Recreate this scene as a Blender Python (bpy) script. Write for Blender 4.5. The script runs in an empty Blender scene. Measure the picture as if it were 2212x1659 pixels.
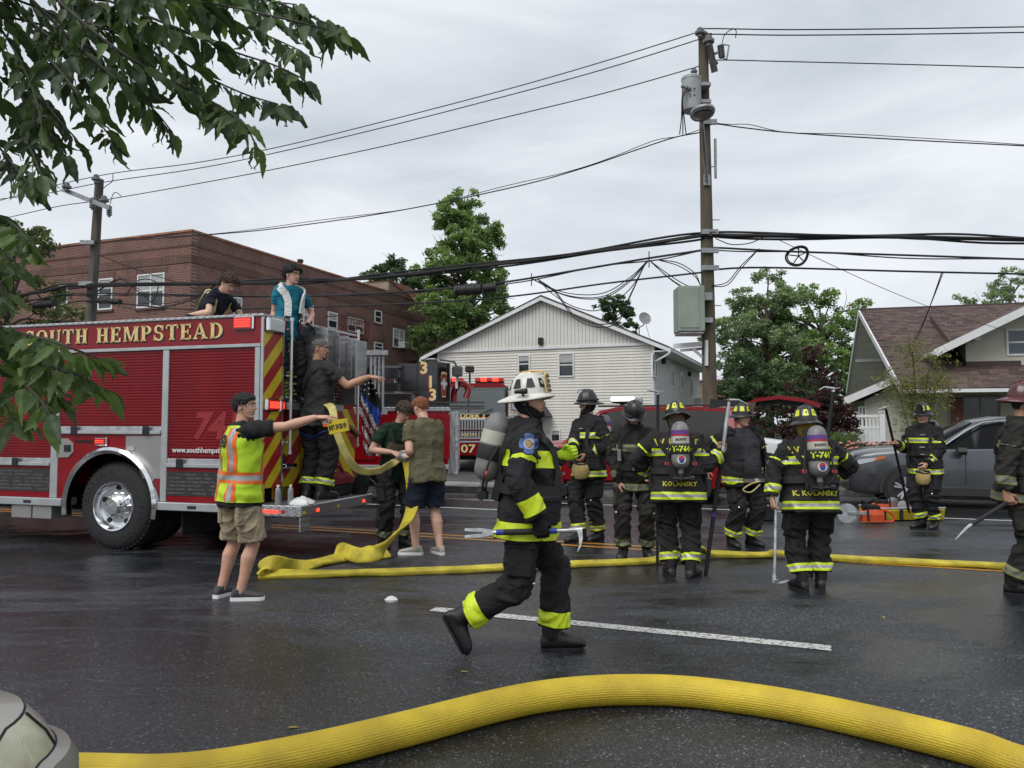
import bpy,bmesh,math,random
import numpy as np
from mathutils import Vector,Matrix,noise,kdtree
rad=math.radians
rnd=random.Random(7)
scene=bpy.context.scene
COL=scene.collection
CAMH=1.53
PITCH=math.atan((918-829.5)/1662.0)
cam_data=bpy.data.cameras.new('camera')
cam_data.sensor_width=36.0
cam_data.lens=36.0*1662.0/2212.0
cam_data.clip_start=0.05
cam_data.clip_end=3000.0
cam=bpy.data.objects.new('camera',cam_data)
COL.objects.link(cam)
cam.location=(0,0,CAMH)
cam.rotation_euler=(rad(90)+PITCH,0,0)
scene.camera=cam
SUN_EL,SUN_AZ=rad(52),rad(215)
world=bpy.data.worlds.new('World');scene.world=world
world.use_nodes=True
wn,wl=world.node_tree.nodes,world.node_tree.links
wn.clear()
w_out=wn.new('ShaderNodeOutputWorld')
w_bg=wn.new('ShaderNodeBackground');w_bg.inputs['Strength'].default_value=0.085
w_sky=wn.new('ShaderNodeTexSky');w_sky.sky_type='NISHITA';w_sky.sun_disc=False
w_sky.sun_elevation=SUN_EL;w_sky.sun_rotation=SUN_AZ
w_sky.air_density=1.0;w_sky.dust_density=2.5
w_tc=wn.new('ShaderNodeTexCoord')
w_map=wn.new('ShaderNodeMapping');w_map.inputs['Scale'].default_value=(1.0,1.0,3.4)
w_n1=wn.new('ShaderNodeTexNoise');w_n1 .inputs['Scale'].default_value=1.7
w_n1 .inputs['Detail'].default_value=9;w_n1 .inputs['Roughness'].default_value=0.55;w_n1 .inputs['Distortion'].default_value=0.5
w_r1=wn.new('ShaderNodeValToRGB')
w_r1 .color_ramp.elements[0].position=0.34;w_r1 .color_ramp.elements[0].color=(4.75,5.2,5.8,1)
w_r1 .color_ramp.elements[1].position=0.64;w_r1 .color_ramp.elements[1].color=(7.5,7.85,8.2,1)
w_mix=wn.new('ShaderNodeMixRGB');w_mix.inputs['Fac'].default_value=0.95
wl.new(w_tc.outputs['Generated'],w_map.inputs['Vector']);wl.new(w_map.outputs['Vector'],w_n1 .inputs['Vector'])
wl.new(w_n1 .outputs['Fac'],w_r1 .inputs['Fac'])
wl.new(w_sky.outputs['Color'],w_mix.inputs['Color1']);wl.new(w_r1 .outputs['Color'],w_mix.inputs['Color2'])
wl.new(w_mix.outputs['Color'],w_bg.inputs['Color']);wl.new(w_bg.outputs['Background'],w_out.inputs['Surface'])
sun_data=bpy.data.lights.new('sun','SUN');sun_data.energy=1.5;sun_data.angle=rad(40)
sun_data.color=(1.0,0.97,0.93)
sun=bpy.data.objects.new('sun',sun_data);COL.objects.link(sun)
sun.rotation_euler=Vector((-math.sin(SUN_AZ)*math.cos(SUN_EL),-math.cos(SUN_AZ)*math.cos(SUN_EL),-math.sin(SUN_EL))).to_track_quat('-Z','Y').to_euler()
scene.view_settings.view_transform='Standard'
scene.view_settings.look='None'
scene.view_settings.exposure=0.5
scene.view_settings.gamma=1.0
scene.view_settings.use_curve_mapping=False
scene.render.engine='CYCLES'
scene.cycles.max_bounces=6
scene.cycles.transparent_max_bounces=12
FPX=1662.0
_cp,_sp=math.cos(PITCH),math.sin(PITCH)
def ray(px,py):
 u=(px-1106)/FPX;v=(829.5-py)/FPX
 return Vector((u,_cp-v*_sp,_sp+v*_cp))
def G(px,py,z=0.0):
 d=ray(px,py);t=(z-CAMH)/d.z
 return Vector((0,0,CAMH))+d*t
def D(px,py,y):
 d=ray(px,py);t=y/d.y
 return Vector((0,0,CAMH))+d*t
ROAD=rad(-21.6)
UX=Vector((math.cos(ROAD),math.sin(ROAD),0));NX=Vector((-math.sin(ROAD),math.cos(ROAD),0))
def R(a,b,z=0.0):
 return UX*a+NX*b+Vector((0,0,z))
MATS={}
def M(name,col=(.5,.5,.5),rough=.6,metal=0.,var=0.,vscale=6.,col2=None,bump=0.,bscale=80.,coat=0.,spec=.5,emit=None,estr=0.,trans=0.,alpha=1.,detail=5.,stretch=(1,1,1),rvar=0.):
 if name in MATS:return MATS[name]
 m=bpy.data.materials.new(name);m.use_nodes=True
 nt=m.node_tree;n,l=nt.nodes,nt.links
 b=n['Principled BSDF']
 b.inputs['Base Color'].default_value=(*col,1);b.inputs['Roughness'].default_value=rough
 b.inputs['Metallic'].default_value=metal;b.inputs['Specular IOR Level'].default_value=spec
 b.inputs['Coat Weight'].default_value=coat;b.inputs['Coat Roughness'].default_value=.06
 b.inputs['Transmission Weight'].default_value=trans;b.inputs['Alpha'].default_value=alpha
 if emit:b.inputs['Emission Color'].default_value=(*emit,1);b.inputs['Emission Strength'].default_value=estr
 if var or bump or rvar:
  tc=n.new('ShaderNodeTexCoord');mp=n.new('ShaderNodeMapping');mp.inputs['Scale'].default_value=stretch
  l.new(tc.outputs['Object'],mp.inputs['Vector'])
 if var or rvar:
  t=n.new('ShaderNodeTexNoise');t.inputs['Scale'].default_value=vscale;t.inputs['Detail'].default_value=detail
  l.new(mp.outputs['Vector'],t.inputs['Vector'])
 if var:
  r=n.new('ShaderNodeValToRGB');c2=col2 or tuple(c*(1-var)for c in col);c1=col if col2 else tuple(min(1,c*(1+var))for c in col)
  r.color_ramp.elements[0].position=.36;r.color_ramp.elements[0].color=(*c2,1)
  r.color_ramp.elements[1].position=.66;r.color_ramp.elements[1].color=(*c1,1)
  l.new(t.outputs['Fac'],r.inputs['Fac']);l.new(r.outputs['Color'],b.inputs['Base Color'])
 if rvar:
  mr=n.new('ShaderNodeMapRange');mr.inputs['From Min'].default_value=.3;mr.inputs['From Max'].default_value=.7
  mr.inputs['To Min'].default_value=max(.02,rough-rvar);mr.inputs['To Max'].default_value=min(1,rough+rvar)
  l.new(t.outputs['Fac'],mr.inputs['Value']);l.new(mr.outputs['Result'],b.inputs['Roughness'])
 if bump:
  t2=n.new('ShaderNodeTexNoise');t2 .inputs['Scale'].default_value=bscale;t2 .inputs['Detail'].default_value=4
  l.new(mp.outputs['Vector'],t2 .inputs['Vector'])
  bp=n.new('ShaderNodeBump');bp.inputs['Strength'].default_value=bump;bp.inputs['Distance'].default_value=.01
  l.new(t2 .outputs['Fac'],bp.inputs['Height']);l.new(bp.outputs['Normal'],b.inputs['Normal'])
 MATS[name]=m
 return m
class MB:
 def __init__(s):s.v=[];s.f=[];s.m=[];s.cur=0
 def mat(s,i):s.cur=i;return s
 def add(s,vs,fs,mi=None):
  o=len(s.v);s.v+=[tuple(p)for p in vs]
  s.f+=[tuple(i+o for i in f)for f in fs];s.m+=[s.cur if mi is None else mi]*len(fs)
  return s
 def quad(s,a,b,c,d):return s.add([a,b,c,d],[(0,1,2,3)])
 def poly(s,pts):return s.add(pts,[tuple(range(len(pts)))])
 def box(s,lo,hi,bev=0.):
  x0,y0,z0=lo;x1,y1,z1=hi
  if x0>x1:x0,x1=x1,x0
  if y0>y1:y0,y1=y1,y0
  if z0>z1:z0,z1=z1,z0
  bev=min(bev,(x1-x0)*.45,(y1-y0)*.45,(z1-z0)*.45)
  if bev<=0:
   return s.add([(x0,y0,z0),(x1,y0,z0),(x1,y1,z0),(x0,y1,z0),(x0,y0,z1),(x1,y0,z1),(x1,y1,z1),(x0,y1,z1)],[(3,2,1,0),(4,5,6,7),(0,1,5,4),(1,2,6,5),(2,3,7,6),(3,0,4,7)])
  vs=[];idx={}
  for sx in(0,1):
   for sy in(0,1):
    for sz in(0,1):
     X,Y,Z=(x0,x1)[sx],(y0,y1)[sy],(z0,z1)[sz]
     dx,dy,dz=bev*(1-2*sx),bev*(1-2*sy),bev*(1-2*sz)
     for k,p in enumerate(((X,Y+dy,Z+dz),(X+dx,Y,Z+dz),(X+dx,Y+dy,Z))):
      idx[sx,sy,sz,k]=len(vs);vs.append(p)
  fs=[]
  for k,ax in enumerate(((1,2),(0,2),(0,1))):
   for e in(0,1):
    q=[]
    for(p0,p1)in((0,0),(1,0),(1,1),(0,1)):
     c=[0,0,0];c[k]=e;c[ax[0]]=p0;c[ax[1]]=p1;q.append(idx[(*c,k)])
    fs.append(tuple(q))
  for k in range(3):
   a,b2=[i for i in range(3)if i!=k]
   for p in(0,1):
    for q in(0,1):
     c0=[0,0,0];c0[a]=p;c0[b2]=q;c1=list(c0);c1[k]=1
     fs.append((idx[(*c0,a)],idx[(*c1,a)],idx[(*c1,b2)],idx[(*c0,b2)]))
  for sx in(0,1):
   for sy in(0,1):
    for sz in(0,1):fs.append(tuple(idx[sx,sy,sz,k]for k in range(3)))
  return s.add(vs,fs)
 def obox(s,p0,p1,w,h,up=(0,0,1)):
  p0,p1=Vector(p0),Vector(p1);d=(p1-p0).normalized();up=Vector(up)
  sd=d.cross(up)
  if sd.length<1e-4:sd=d.cross(Vector((1,0,0)))
  sd.normalize();up=sd.cross(d)
  sd*=w/2;up*=h/2
  vs=[p-sd-up for p in(p0,)]+[p0+sd-up,p0+sd+up,p0-sd+up,p1-sd-up,p1+sd-up,p1+sd+up,p1-sd+up]
  return s.add(vs,[(3,2,1,0),(4,5,6,7),(0,1,5,4),(1,2,6,5),(2,3,7,6),(3,0,4,7)])
 def tube(s,pts,r,seg=8,caps=True,flat=1.,up=None):
  pts=[Vector(p)for p in pts];n=len(pts)
  rs=r if isinstance(r,(list,tuple))else[r]*n
  t0=(pts[1]-pts[0]).normalized()
  ref=Vector(up)if up else(Vector((0,0,1))if abs(t0 .z)<.9 else Vector((1,0,0)))
  nn=(ref-t0*ref.dot(t0)).normalized()
  vs,fs=[],[]
  for i in range(n):
   t=(pts[min(i+1,n-1)]-pts[max(i-1,0)])
   if t.length<1e-9:t=t0 .copy()
   t.normalize()
   nn=nn-t*nn.dot(t)
   if nn.length<1e-6:nn=t.orthogonal()
   nn.normalize();bb=t.cross(nn)
   for k in range(seg):
    a=2*math.pi*k/seg
    vs.append(pts[i]+nn*(math.cos(a)*rs[i]*flat)+bb*(math.sin(a)*rs[i]))
  for i in range(n-1):
   for k in range(seg):
    k2=(k+1)%seg
    fs.append((i*seg+k,i*seg+k2,(i+1)*seg+k2,(i+1)*seg+k))
  if caps:
   fs.append(tuple(range(seg-1,-1,-1)));fs.append(tuple((n-1)*seg+k for k in range(seg)))
  return s.add(vs,fs)
 def cyl(s,p0,p1,r,seg=12,r1=None):return s.tube([p0,p1],[r,r if r1 is None else r1],seg)
 def lathe(s,prof,seg=24,o=(0,0,0),axis=(0,0,1),a0=0.,a1=2*math.pi):
  ax=Vector(axis).normalized();e1=ax.orthogonal().normalized();e2=ax.cross(e1);o=Vector(o)
  full=abs(a1-a0-2*math.pi)<1e-6;ns=seg if full else seg+1
  vs,fs=[],[]
  for r,h in prof:
   for k in range(ns):
    a=a0+(a1-a0)*k/seg
    vs.append(o+ax*h+(e1*math.cos(a)+e2*math.sin(a))*max(r,1e-4))
  for i in range(len(prof)-1):
   for k in range(seg):
    k2=(k+1)%ns
    fs.append((i*ns+k,i*ns+k2,(i+1)*ns+k2,(i+1)*ns+k))
  return s.add(vs,fs)
 def loft(s,rings,close=True,caps=True):
  n=len(rings[0]);vs=[p for r in rings for p in r];fs=[]
  for i in range(len(rings)-1):
   for k in range(n if close else n-1):
    k2=(k+1)%n
    fs.append((i*n+k,i*n+k2,(i+1)*n+k2,(i+1)*n+k))
  if caps and close:
   fs.append(tuple(range(n-1,-1,-1)));fs.append(tuple((len(rings)-1)*n+k for k in range(n)))
  return s.add(vs,fs)
 def prism(s,pts2,z0,z1,f=lambda x,y,z:(x,y,z)):
  n=len(pts2)
  vs=[f(x,y,z0)for x,y in pts2]+[f(x,y,z1)for x,y in pts2]
  return s.add(vs,[tuple(range(n-1,-1,-1)),tuple(range(n,2*n))]+[(k,(k+1)%n,n+(k+1)%n,n+k)for k in range(n)])
 def xform(s,f):s.v=[tuple(f(Vector(p)))for p in s.v];return s
 def mesh(s,name,mats,smooth=True,ang=35):
  used=sorted({i for f in s.f for i in f})
  if len(used)<len(s.v):mp={j:i for i,j in enumerate(used)};s.v=[s.v[j]for j in used];s.f=[tuple(mp[i]for i in f)for f in s.f]
  me=bpy.data.meshes.new(name);me.from_pydata(s.v,[],s.f)
  mats=mats if isinstance(mats,(list,tuple))else[mats]
  for m in mats:me.materials.append(m)
  if len(mats)>1:me.polygons.foreach_set('material_index',s.m)
  me.update()
  fixn(me)
  if smooth:me.shade_smooth();me.set_sharp_from_angle(angle=rad(ang))
  return me
 def build(s,name,mats,parent=None,smooth=True,ang=35):
  return link(name,s.mesh(name,mats,smooth,ang),parent)
def fixn(me):
 bm=bmesh.new();bm.from_mesh(me);bmesh.ops.recalc_face_normals(bm,faces=bm.faces);bm.to_mesh(me);bm.free()
def link(name,data,parent=None,loc=None,rz=None):
 o=bpy.data.objects.new(name,data);COL.objects.link(o)
 if parent is not None:o.parent=parent
 if loc is not None:o.location=loc
 if rz is not None:o.rotation_euler.z=rz
 return o
def tag(o,label=None,cat=None,group=None,kind=None):
 if label:o['label']=label
 if cat:o['category']=cat
 if group:o['group']=group
 if kind:o['kind']=kind
 return o
def thing(name,label,cat,loc=(0,0,0),rz=0.,group=None):
 o=bpy.data.objects.new(name,None);o.empty_display_size=.2;COL.objects.link(o)
 o.location=loc;o.rotation_euler.z=rz
 return tag(o,label,cat,group)
def text(name,body,size,mat,parent,loc,rot,ext=.002,align='CENTER',sx=1.,bold=0.,shear=0.,warp=None,res=2):
 c=bpy.data.curves.new(name,'FONT');c.body=body;c.size=size;c.extrude=ext;c.align_x=align;c.align_y='CENTER'
 c.offset=bold;c.shear=shear;c.resolution_u=res
 t=bpy.data.objects.new(name,c);me=bpy.data.meshes.new_from_object(t);bpy.data.objects.remove(t);bpy.data.curves.remove(c)
 me.materials.clear();me.materials.append(mat);me.name=name
 if warp:
  for v in me.vertices:v.co=warp(v.co)
 o=bpy.data.objects.new(name,me);COL.objects.link(o);o.parent=parent
 o.location=loc;o.rotation_euler=rot;o.scale=(sx,1,1)
 return o
def catmull(pts,n=6):
 P=[Vector(p)for p in pts];out=[]
 for i in range(len(P)-1):
  p0=P[i-1]if i else P[0]*2-P[1];p1,p2=P[i],P[i+1]
  p3=P[i+2]if i+2<len(P)else P[-1]*2-P[-2]
  for k in range(n):
   t=k/n
   out.append(.5*((2*p1)+(p2-p0)*t+(2*p0-5*p1+4*p2-p3)*t*t+(3*p1-p0-3*p2+p3)*t**3))
 out.append(P[-1]);return out
def nz(p,s=1.):return noise.noise(Vector(p)*s)
m_blackmetal=M('black_metal',(.02,.02,.022),.45,.3,var=.2,vscale=20)
m_rubber=M('rubber',(.018,.018,.019),.8,var=.25,vscale=30,bump=.15,bscale=120)
m_chrome=M('chrome',(.75,.76,.78),.12,1.,rvar=.06,vscale=12)
m_alu=M('aluminium',(.6,.61,.63),.35,.9,var=.12,vscale=9,rvar=.12)
m_steel=M('brushed_steel',(.42,.43,.44),.38,.9,var=.12,vscale=4,stretch=(1,1,8),rvar=.1)
m_white=M('white_paint',(.74,.75,.74),.5,var=.05,vscale=3)
m_glass=M('dark_glass',(.012,.014,.016),.05,0,spec=.8)
# ================================================================== SETTING: ground, road, kerbs, markings
def asphalt_mat():
 m=bpy.data.materials.new('wet_asphalt');m.use_nodes=True
 n,l=m.node_tree.nodes,m.node_tree.links;b=n['Principled BSDF']
 tc=n.new('ShaderNodeTexCoord')
 def noise_(sc,det=4,rough=.55,st=None,dist=0.):
  t=n.new('ShaderNodeTexNoise');t.inputs['Scale'].default_value=sc;t.inputs['Detail'].default_value=det
  t.inputs['Roughness'].default_value=rough;t.inputs['Distortion'].default_value=dist
  if st:
   mp=n.new('ShaderNodeMapping');mp.inputs['Scale'].default_value=st;mp.inputs['Rotation'].default_value=(0,0,-ROAD)
   l.new(tc.outputs['Object'],mp.inputs['Vector']);l.new(mp.outputs['Vector'],t.inputs['Vector'])
  else:l.new(tc.outputs['Object'],t.inputs['Vector'])
  return t
 def ramp(src,p0,c0,p1,c1):
  r=n.new('ShaderNodeValToRGB');r.color_ramp.elements[0].position=p0;r.color_ramp.elements[1].position=p1
  r.color_ramp.elements[0].color=(*c0,1);r.color_ramp.elements[1].color=(*c1,1);l.new(src,r.inputs['Fac']);return r
 wet1=noise_(.42,7,.62,(.5,1.2,1),1.0);wet2=noise_(2.2,5,.6,(.5,1.3,1),.6)
 add=n.new('ShaderNodeMath');add.operation='ADD';l.new(wet1 .outputs['Fac'],add.inputs[0])
 mul=n.new('ShaderNodeMath');mul.operation='MULTIPLY';mul.inputs[1].default_value=.45;l.new(wet2 .outputs['Fac'],mul.inputs[0])
 l.new(mul.outputs[0],add.inputs[1])
 wet=ramp(add.outputs[0],.68,(1,1,1),.84,(0,0,0))
 vor=n.new('ShaderNodeTexVoronoi');vor.inputs['Scale'].default_value=105;l.new(tc.outputs['Object'],vor.inputs['Vector'])
 agg=ramp(vor.outputs['Color'],.1,(.011,.012,.0135),.93,(.068,.070,.075))
 spk=ramp(vor.outputs['Color'],.80,(0,0,0),.98,(.24,.24,.25))
 fine=noise_(240,2)
 base=n.new('ShaderNodeMixRGB');base.blend_type='ADD';base.inputs['Fac'].default_value=1
 l.new(agg.outputs['Color'],base.inputs['Color1']);l.new(spk.outputs['Color'],base.inputs['Color2'])
 dk=n.new('ShaderNodeMixRGB');dk.blend_type='MULTIPLY';dk.inputs['Color2'].default_value=(.40,.41,.45,1)
 l.new(wet.outputs['Color'],dk.inputs['Fac']);l.new(base.outputs['Color'],dk.inputs['Color1'])
 st=noise_(1.1,5,.6,(.3,1.0,1));sr=ramp(st.outputs['Fac'],.35,(.7,.72,.76),.7,(1.2,1.26,1.34))
 m2=n.new('ShaderNodeMixRGB');m2 .blend_type='MULTIPLY';m2 .inputs['Fac'].default_value=1
 l.new(dk.outputs['Color'],m2 .inputs['Color1']);l.new(sr.outputs['Color'],m2 .inputs['Color2'])
 l.new(m2 .outputs['Color'],b.inputs['Base Color'])
 ro=ramp(wet.outputs['Color'],0,(.50,.50,.50),1,(.12,.12,.12));l.new(ro.outputs['Color'],b.inputs['Roughness'])
 h=n.new('ShaderNodeMath');h.operation='ADD';l.new(vor.outputs['Distance'],h.inputs[0])
 fm=n.new('ShaderNodeMath');fm.operation='MULTIPLY';fm.inputs[1].default_value=.5;l.new(fine.outputs['Fac'],fm.inputs[0]);l.new(fm.outputs[0],h.inputs[1])
 bs=ramp(wet.outputs['Color'],0,(.9,.9,.9),1,(.26,.26,.26))
 bp=n.new('ShaderNodeBump');bp.inputs['Distance'].default_value=.008;l.new(h.outputs[0],bp.inputs['Height']);l.new(bs.outputs['Color'],bp.inputs['Strength'])
 l.new(bp.outputs['Normal'],b.inputs['Normal'])
 b.inputs['Specular IOR Level'].default_value=.46
 return m
m_asphalt=asphalt_mat()
m_concrete=M('concrete',(.30,.285,.26),.75,var=.18,vscale=3,bump=.2,bscale=60)
m_kerb=M('kerb_stone',(.20,.195,.185),.7,var=.3,vscale=5,bump=.25,bscale=40)
m_lotasphalt=M('lot_asphalt',(.07,.07,.072),.5,var=.25,vscale=1.5,bump=.2,bscale=120)
m_lawn=M('lawn_soil',(.045,.06,.022),.9,var=.35,vscale=2,bump=.5,bscale=40)
m_mulch=M('mulch',(.075,.05,.034),.95,var=.4,vscale=14,bump=.8,bscale=50)
def worn_paint(name,col):
 m=bpy.data.materials.new(name);m.use_nodes=True
 n,l=m.node_tree.nodes,m.node_tree.links;b=n['Principled BSDF']
 tc=n.new('ShaderNodeTexCoord');t=n.new('ShaderNodeTexNoise');t.inputs['Scale'].default_value=38;t.inputs['Detail'].default_value=6;t.inputs['Roughness'].default_value=.7
 l.new(tc.outputs['Object'],t.inputs['Vector'])
 r=n.new('ShaderNodeValToRGB');r.color_ramp.elements[0].position=.40;r.color_ramp.elements[0].color=(.035,.035,.036,1)
 r.color_ramp.elements[1].position=.50;r.color_ramp.elements[1].color=(*col,1)
 l.new(t.outputs['Fac'],r.inputs['Fac']);l.new(r.outputs['Color'],b.inputs['Base Color'])
 b.inputs['Roughness'].default_value=.46
 return m
m_linewhite=worn_paint('road_paint_white',(.55,.55,.52));m_lineyellow=worn_paint('road_paint_yellow',(.52,.24,.02))
def sheet(name,pts,mat,z=None,kind='structure',sub=1):
 mb=MB();mb.poly([Vector((p[0],p[1],p[2]if z is None else z))for p in pts])
 return tag(mb.build(name,mat,smooth=False),kind=kind)
sheet('ground',[(-1500,-1500,0),(1500,-1500,0),(1500,1500,0),(-1500,1500,0)],m_lawn,z=-.06)
road=sheet('road',[R(-160,.25),R(160,.25),R(160,18.6),R(-160,18.6)],m_asphalt,z=0.)
kerbline=[(-160,16.0),(-6.4,16.0),(-5.8,16.5),(-5.35,17.9),(-4.8,18.3),(160,18.3)]
kz=.13
def offs(k,d):return[(a,b+d)for a,b in k]
kroot=thing('far_kerb','grey stone kerb along the far side of the road','kerb');tag(kroot,kind='structure')
for i in range(len(kerbline)-1):
 (a0,b0),(a1,b1)=kerbline[i],kerbline[i+1]
 n_=1 if abs(a1-a0)<3 else int(abs(a1-a0)/2.4)
 for k in range(n_):
  f0,f1=k/n_,(k+1)/n_
  p0=R(a0+(a1-a0)*f0+(.006 if n_>1 else 0),b0+(b1-b0)*f0+.07);p1=R(a0+(a1-a0)*f1-(.006 if n_>1 else 0),b0+(b1-b0)*f1+.07)
  if abs(p0 .x)>40 and n_>1:continue
  MB().obox(p0+Vector((0,0,kz/2-.02)),p1+Vector((0,0,kz/2-.02)),.15,kz+.04).build('kerb_stone',m_kerb,kroot,smooth=False)
proot=thing('pavement','pale concrete pavement slabs behind the far kerb','pavement');tag(proot,kind='structure')
for k in range(30):
 a=-6.5-k*1.5
 if a<-42:break
 p=[R(a,16.16),R(a-1.488,16.16),R(a-1.488,17.5),R(a,17.5)]
 MB().prism([(q.x,q.y)for q in p],kz-.1,kz-.012+rnd.uniform(-.003,.003)).build('paving_slab',m_concrete,proot,smooth=False)
sheet('parking_lot',[R(-60,17.52),R(-5.3,17.52),R(-5.3,62),R(-60,62)],m_lotasphalt,z=kz-.02)
sheet('front_lawn',[R(-5.28,18.46),R(60,18.46),R(60,60),R(-5.28,60)],m_lawn,z=.10)
sheet('mulch_bed',[R(1.5,19.2),R(30,19.2),R(30,22.5),R(1.5,22.5)],m_mulch,z=.115)
sheet('near_pavement',[R(-160,.1),R(160,.1),R(160,-4),R(-160,-4)],m_concrete,z=kz)
nk=MB();nk.obox(R(-60,.18,kz/2-.02),R(60,.18,kz/2-.02),.14,kz+.04);tag(nk.build('near_kerb',m_kerb,smooth=False),kind='structure')
def strip(name,a0,a1,b,w,mat,label,z=.004,n=1):
 mb=MB()
 for k in range(n):
  f0=a0+(a1-a0)*k/n;f1=a0+(a1-a0)*(k+1)/n
  mb.quad(R(f0,b-w/2,z),R(f1,b-w/2,z),R(f1,b+w/2,z),R(f0,b+w/2,z))
 return tag(mb.build(name,mat,smooth=False),label,'road marking',kind='structure')
strip('lane_dash',-3.0,.06,5.79,.135,m_linewhite,'white painted lane dash in front of the walking chief')
strip('centre_line',-60,60,9.46,.10,m_lineyellow,'nearer yellow centre line of the road')
strip('centre_line',-60,60,9.70,.10,m_lineyellow,'farther yellow centre line of the road')
strip('edge_line',-60,60,14.45,.12,m_linewhite,'thin white edge line along the far parking lane')
strip('edge_line',-14,-4.5,12.9,.12,m_linewhite,'short white line behind the two people with the hose')
# ================================================================== BUILDINGS
def plane_hit(px,py,P0,N):
 d=ray(px,py);o=Vector((0,0,CAMH));t=(Vector(P0)-o).dot(N)/d.dot(N);return o+d*t
def brick_mat(name,axis,c1,c2,cm,scale=1.,soldier=False):
 m=bpy.data.materials.new(name);m.use_nodes=True
 n,l=m.node_tree.nodes,m.node_tree.links;b=n['Principled BSDF']
 tc=n.new('ShaderNodeTexCoord');sx=n.new('ShaderNodeSeparateXYZ');cx=n.new('ShaderNodeCombineXYZ')
 l.new(tc.outputs['Object'],sx.inputs[0])
 h=sx.outputs[0 if axis=='x' else 1];z=sx.outputs[2]
 l.new(z if soldier else h,cx.inputs[0]);l.new(h if soldier else z,cx.inputs[1])
 t=n.new('ShaderNodeTexBrick');t.inputs['Scale'].default_value=1.;t.inputs['Brick Width'].default_value=.225*scale
 t.inputs['Row Height'].default_value=.078*scale;t.inputs['Mortar Size'].default_value=.014*scale;t.inputs['Mortar Smooth'].default_value=.3
 t.inputs['Color1'].default_value=(*c1,1);t.inputs['Color2'].default_value=(*c2,1);t.inputs['Mortar'].default_value=(*cm,1);t.inputs['Bias'].default_value=-.1
 l.new(cx.outputs[0],t.inputs['Vector'])
 ns=n.new('ShaderNodeTexNoise');ns.inputs['Scale'].default_value=.7;ns.inputs['Detail'].default_value=8;ns.inputs['Roughness'].default_value=.65;l.new(tc.outputs['Object'],ns.inputs['Vector'])
 r=n.new('ShaderNodeValToRGB');r.color_ramp.elements[0].position=.3;r.color_ramp.elements[0].color=(.62,.58,.56,1);r.color_ramp.elements[1].position=.7;r.color_ramp.elements[1].color=(1.2,1.15,1.1,1)
 l.new(ns.outputs['Fac'],r.inputs['Fac'])
 mx=n.new('ShaderNodeMixRGB');mx.blend_type='MULTIPLY';mx.inputs['Fac'].default_value=1;l.new(t.outputs['Color'],mx.inputs['Color1']);l.new(r.outputs['Color'],mx.inputs['Color2'])
 l.new(mx.outputs['Color'],b.inputs['Base Color']);b.inputs['Roughness'].default_value=.85
 bp=n.new('ShaderNodeBump');bp.inputs['Strength'].default_value=.6;bp.inputs['Distance'].default_value=.012;bp.invert=True
 l.new(t.outputs['Fac'],bp.inputs['Height']);l.new(bp.outputs['Normal'],b.inputs['Normal'])
 return m
BC=((.19,.062,.046),(.10,.037,.030),(.25,.20,.18))
m_brick_x=brick_mat('red_brick_front','x',*BC);m_brick_y=brick_mat('red_brick_side','y',*BC)
SC=((.13,.048,.038),(.08,.034,.029),(.17,.13,.115))
m_sold_x=brick_mat('soldier_brick_front','x',*SC,soldier=True);m_sold_y=brick_mat('soldier_brick_side','y',*SC,soldier=True)
m_frame=M('window_frame_white',(.66,.67,.66),.45,var=.06,vscale=4)
m_pane=M('window_pane',(.025,.03,.035),.04,spec=.7)
m_blind=M('window_blind',(.36,.37,.37),.35,var=.12,vscale=2,stretch=(1,1,6))
m_coping=M('clay_coping',(.30,.13,.075),.7,var=.3,vscale=3)
m_stone=M('sill_stone',(.32,.30,.27),.8,var=.2)
m_escape=M('fire_escape_red',(.13,.03,.025),.6,var=.3,vscale=10)
def window(parent,axis,u0,u1,z0,z1,c,out,panes=2,rail=True,fr=.07,blind=.5,frame_mat=None,seed=0):
 """a sash window in the wall plane (x or y axis runs along the wall, c is the wall plane, out its outward sign)"""
 rr=random.Random(seed+int(u0*100))
 def bx(mb,a0,a1,b0,b1,d0,d1):
  lo=(a0,c+out*d0,b0)if axis=='x' else(c+out*d0,a0,b0)
  hi=(a1,c+out*d1,b1)if axis=='x' else(c+out*d1,a1,b1)
  mb.box(lo,hi)
 if u0>u1:u0,u1=u1,u0
 mb=MB();d0,d1=-.06,.045
 bx(mb,u0,u1,z1-fr,z1,d0,d1);bx(mb,u0,u1,z0,z0+fr,d0,d1)
 bx(mb,u0,u0+fr,z0+fr,z1-fr,d0,d1);bx(mb,u1-fr,u1,z0+fr,z1-fr,d0,d1)
 w=(u1-u0-fr)/panes
 for k in range(1,panes):bx(mb,u0+k*w+fr*.1,u0+k*w+fr*1.1,z0+fr,z1-fr,d0,d1-.004)
 wobj=mb.build('window',frame_mat or m_frame,parent,smooth=False)
 for k in range(panes):
  a0=u0+fr+k*w;a1=u0+(k+1)*w
  zm=z0+(z1-z0)*.5
  if rail:
   r_=MB();bx(r_,a0-.002,a1+.002,zm-.03,zm+.03,-.03,.03);r_.build('sash_rail',frame_mat or m_frame,wobj,smooth=False)
  p=MB();bx(p,a0,a1,z0+fr,z1-fr,.0,.006);p.build('pane',m_pane,wobj,smooth=False)
  bf=blind*rr.uniform(.7,1.15)
  if bf>.1:
   zb=z1-fr-(z1-z0-2*fr)*min(.97,bf)
   q=MB();bx(q,a0+.01,a1-.01,zb,z1-fr,.0075,.011);q.build('blind',m_blind,wobj,smooth=False)
 return wobj
A0,B0,BH=-25.3,25.8,10.0
bb=thing('apartment_building','red brick apartment block with flat roof behind the fire engine','building',R(A0,B0),ROAD)
FW,SD=13.0,25.5
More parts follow.
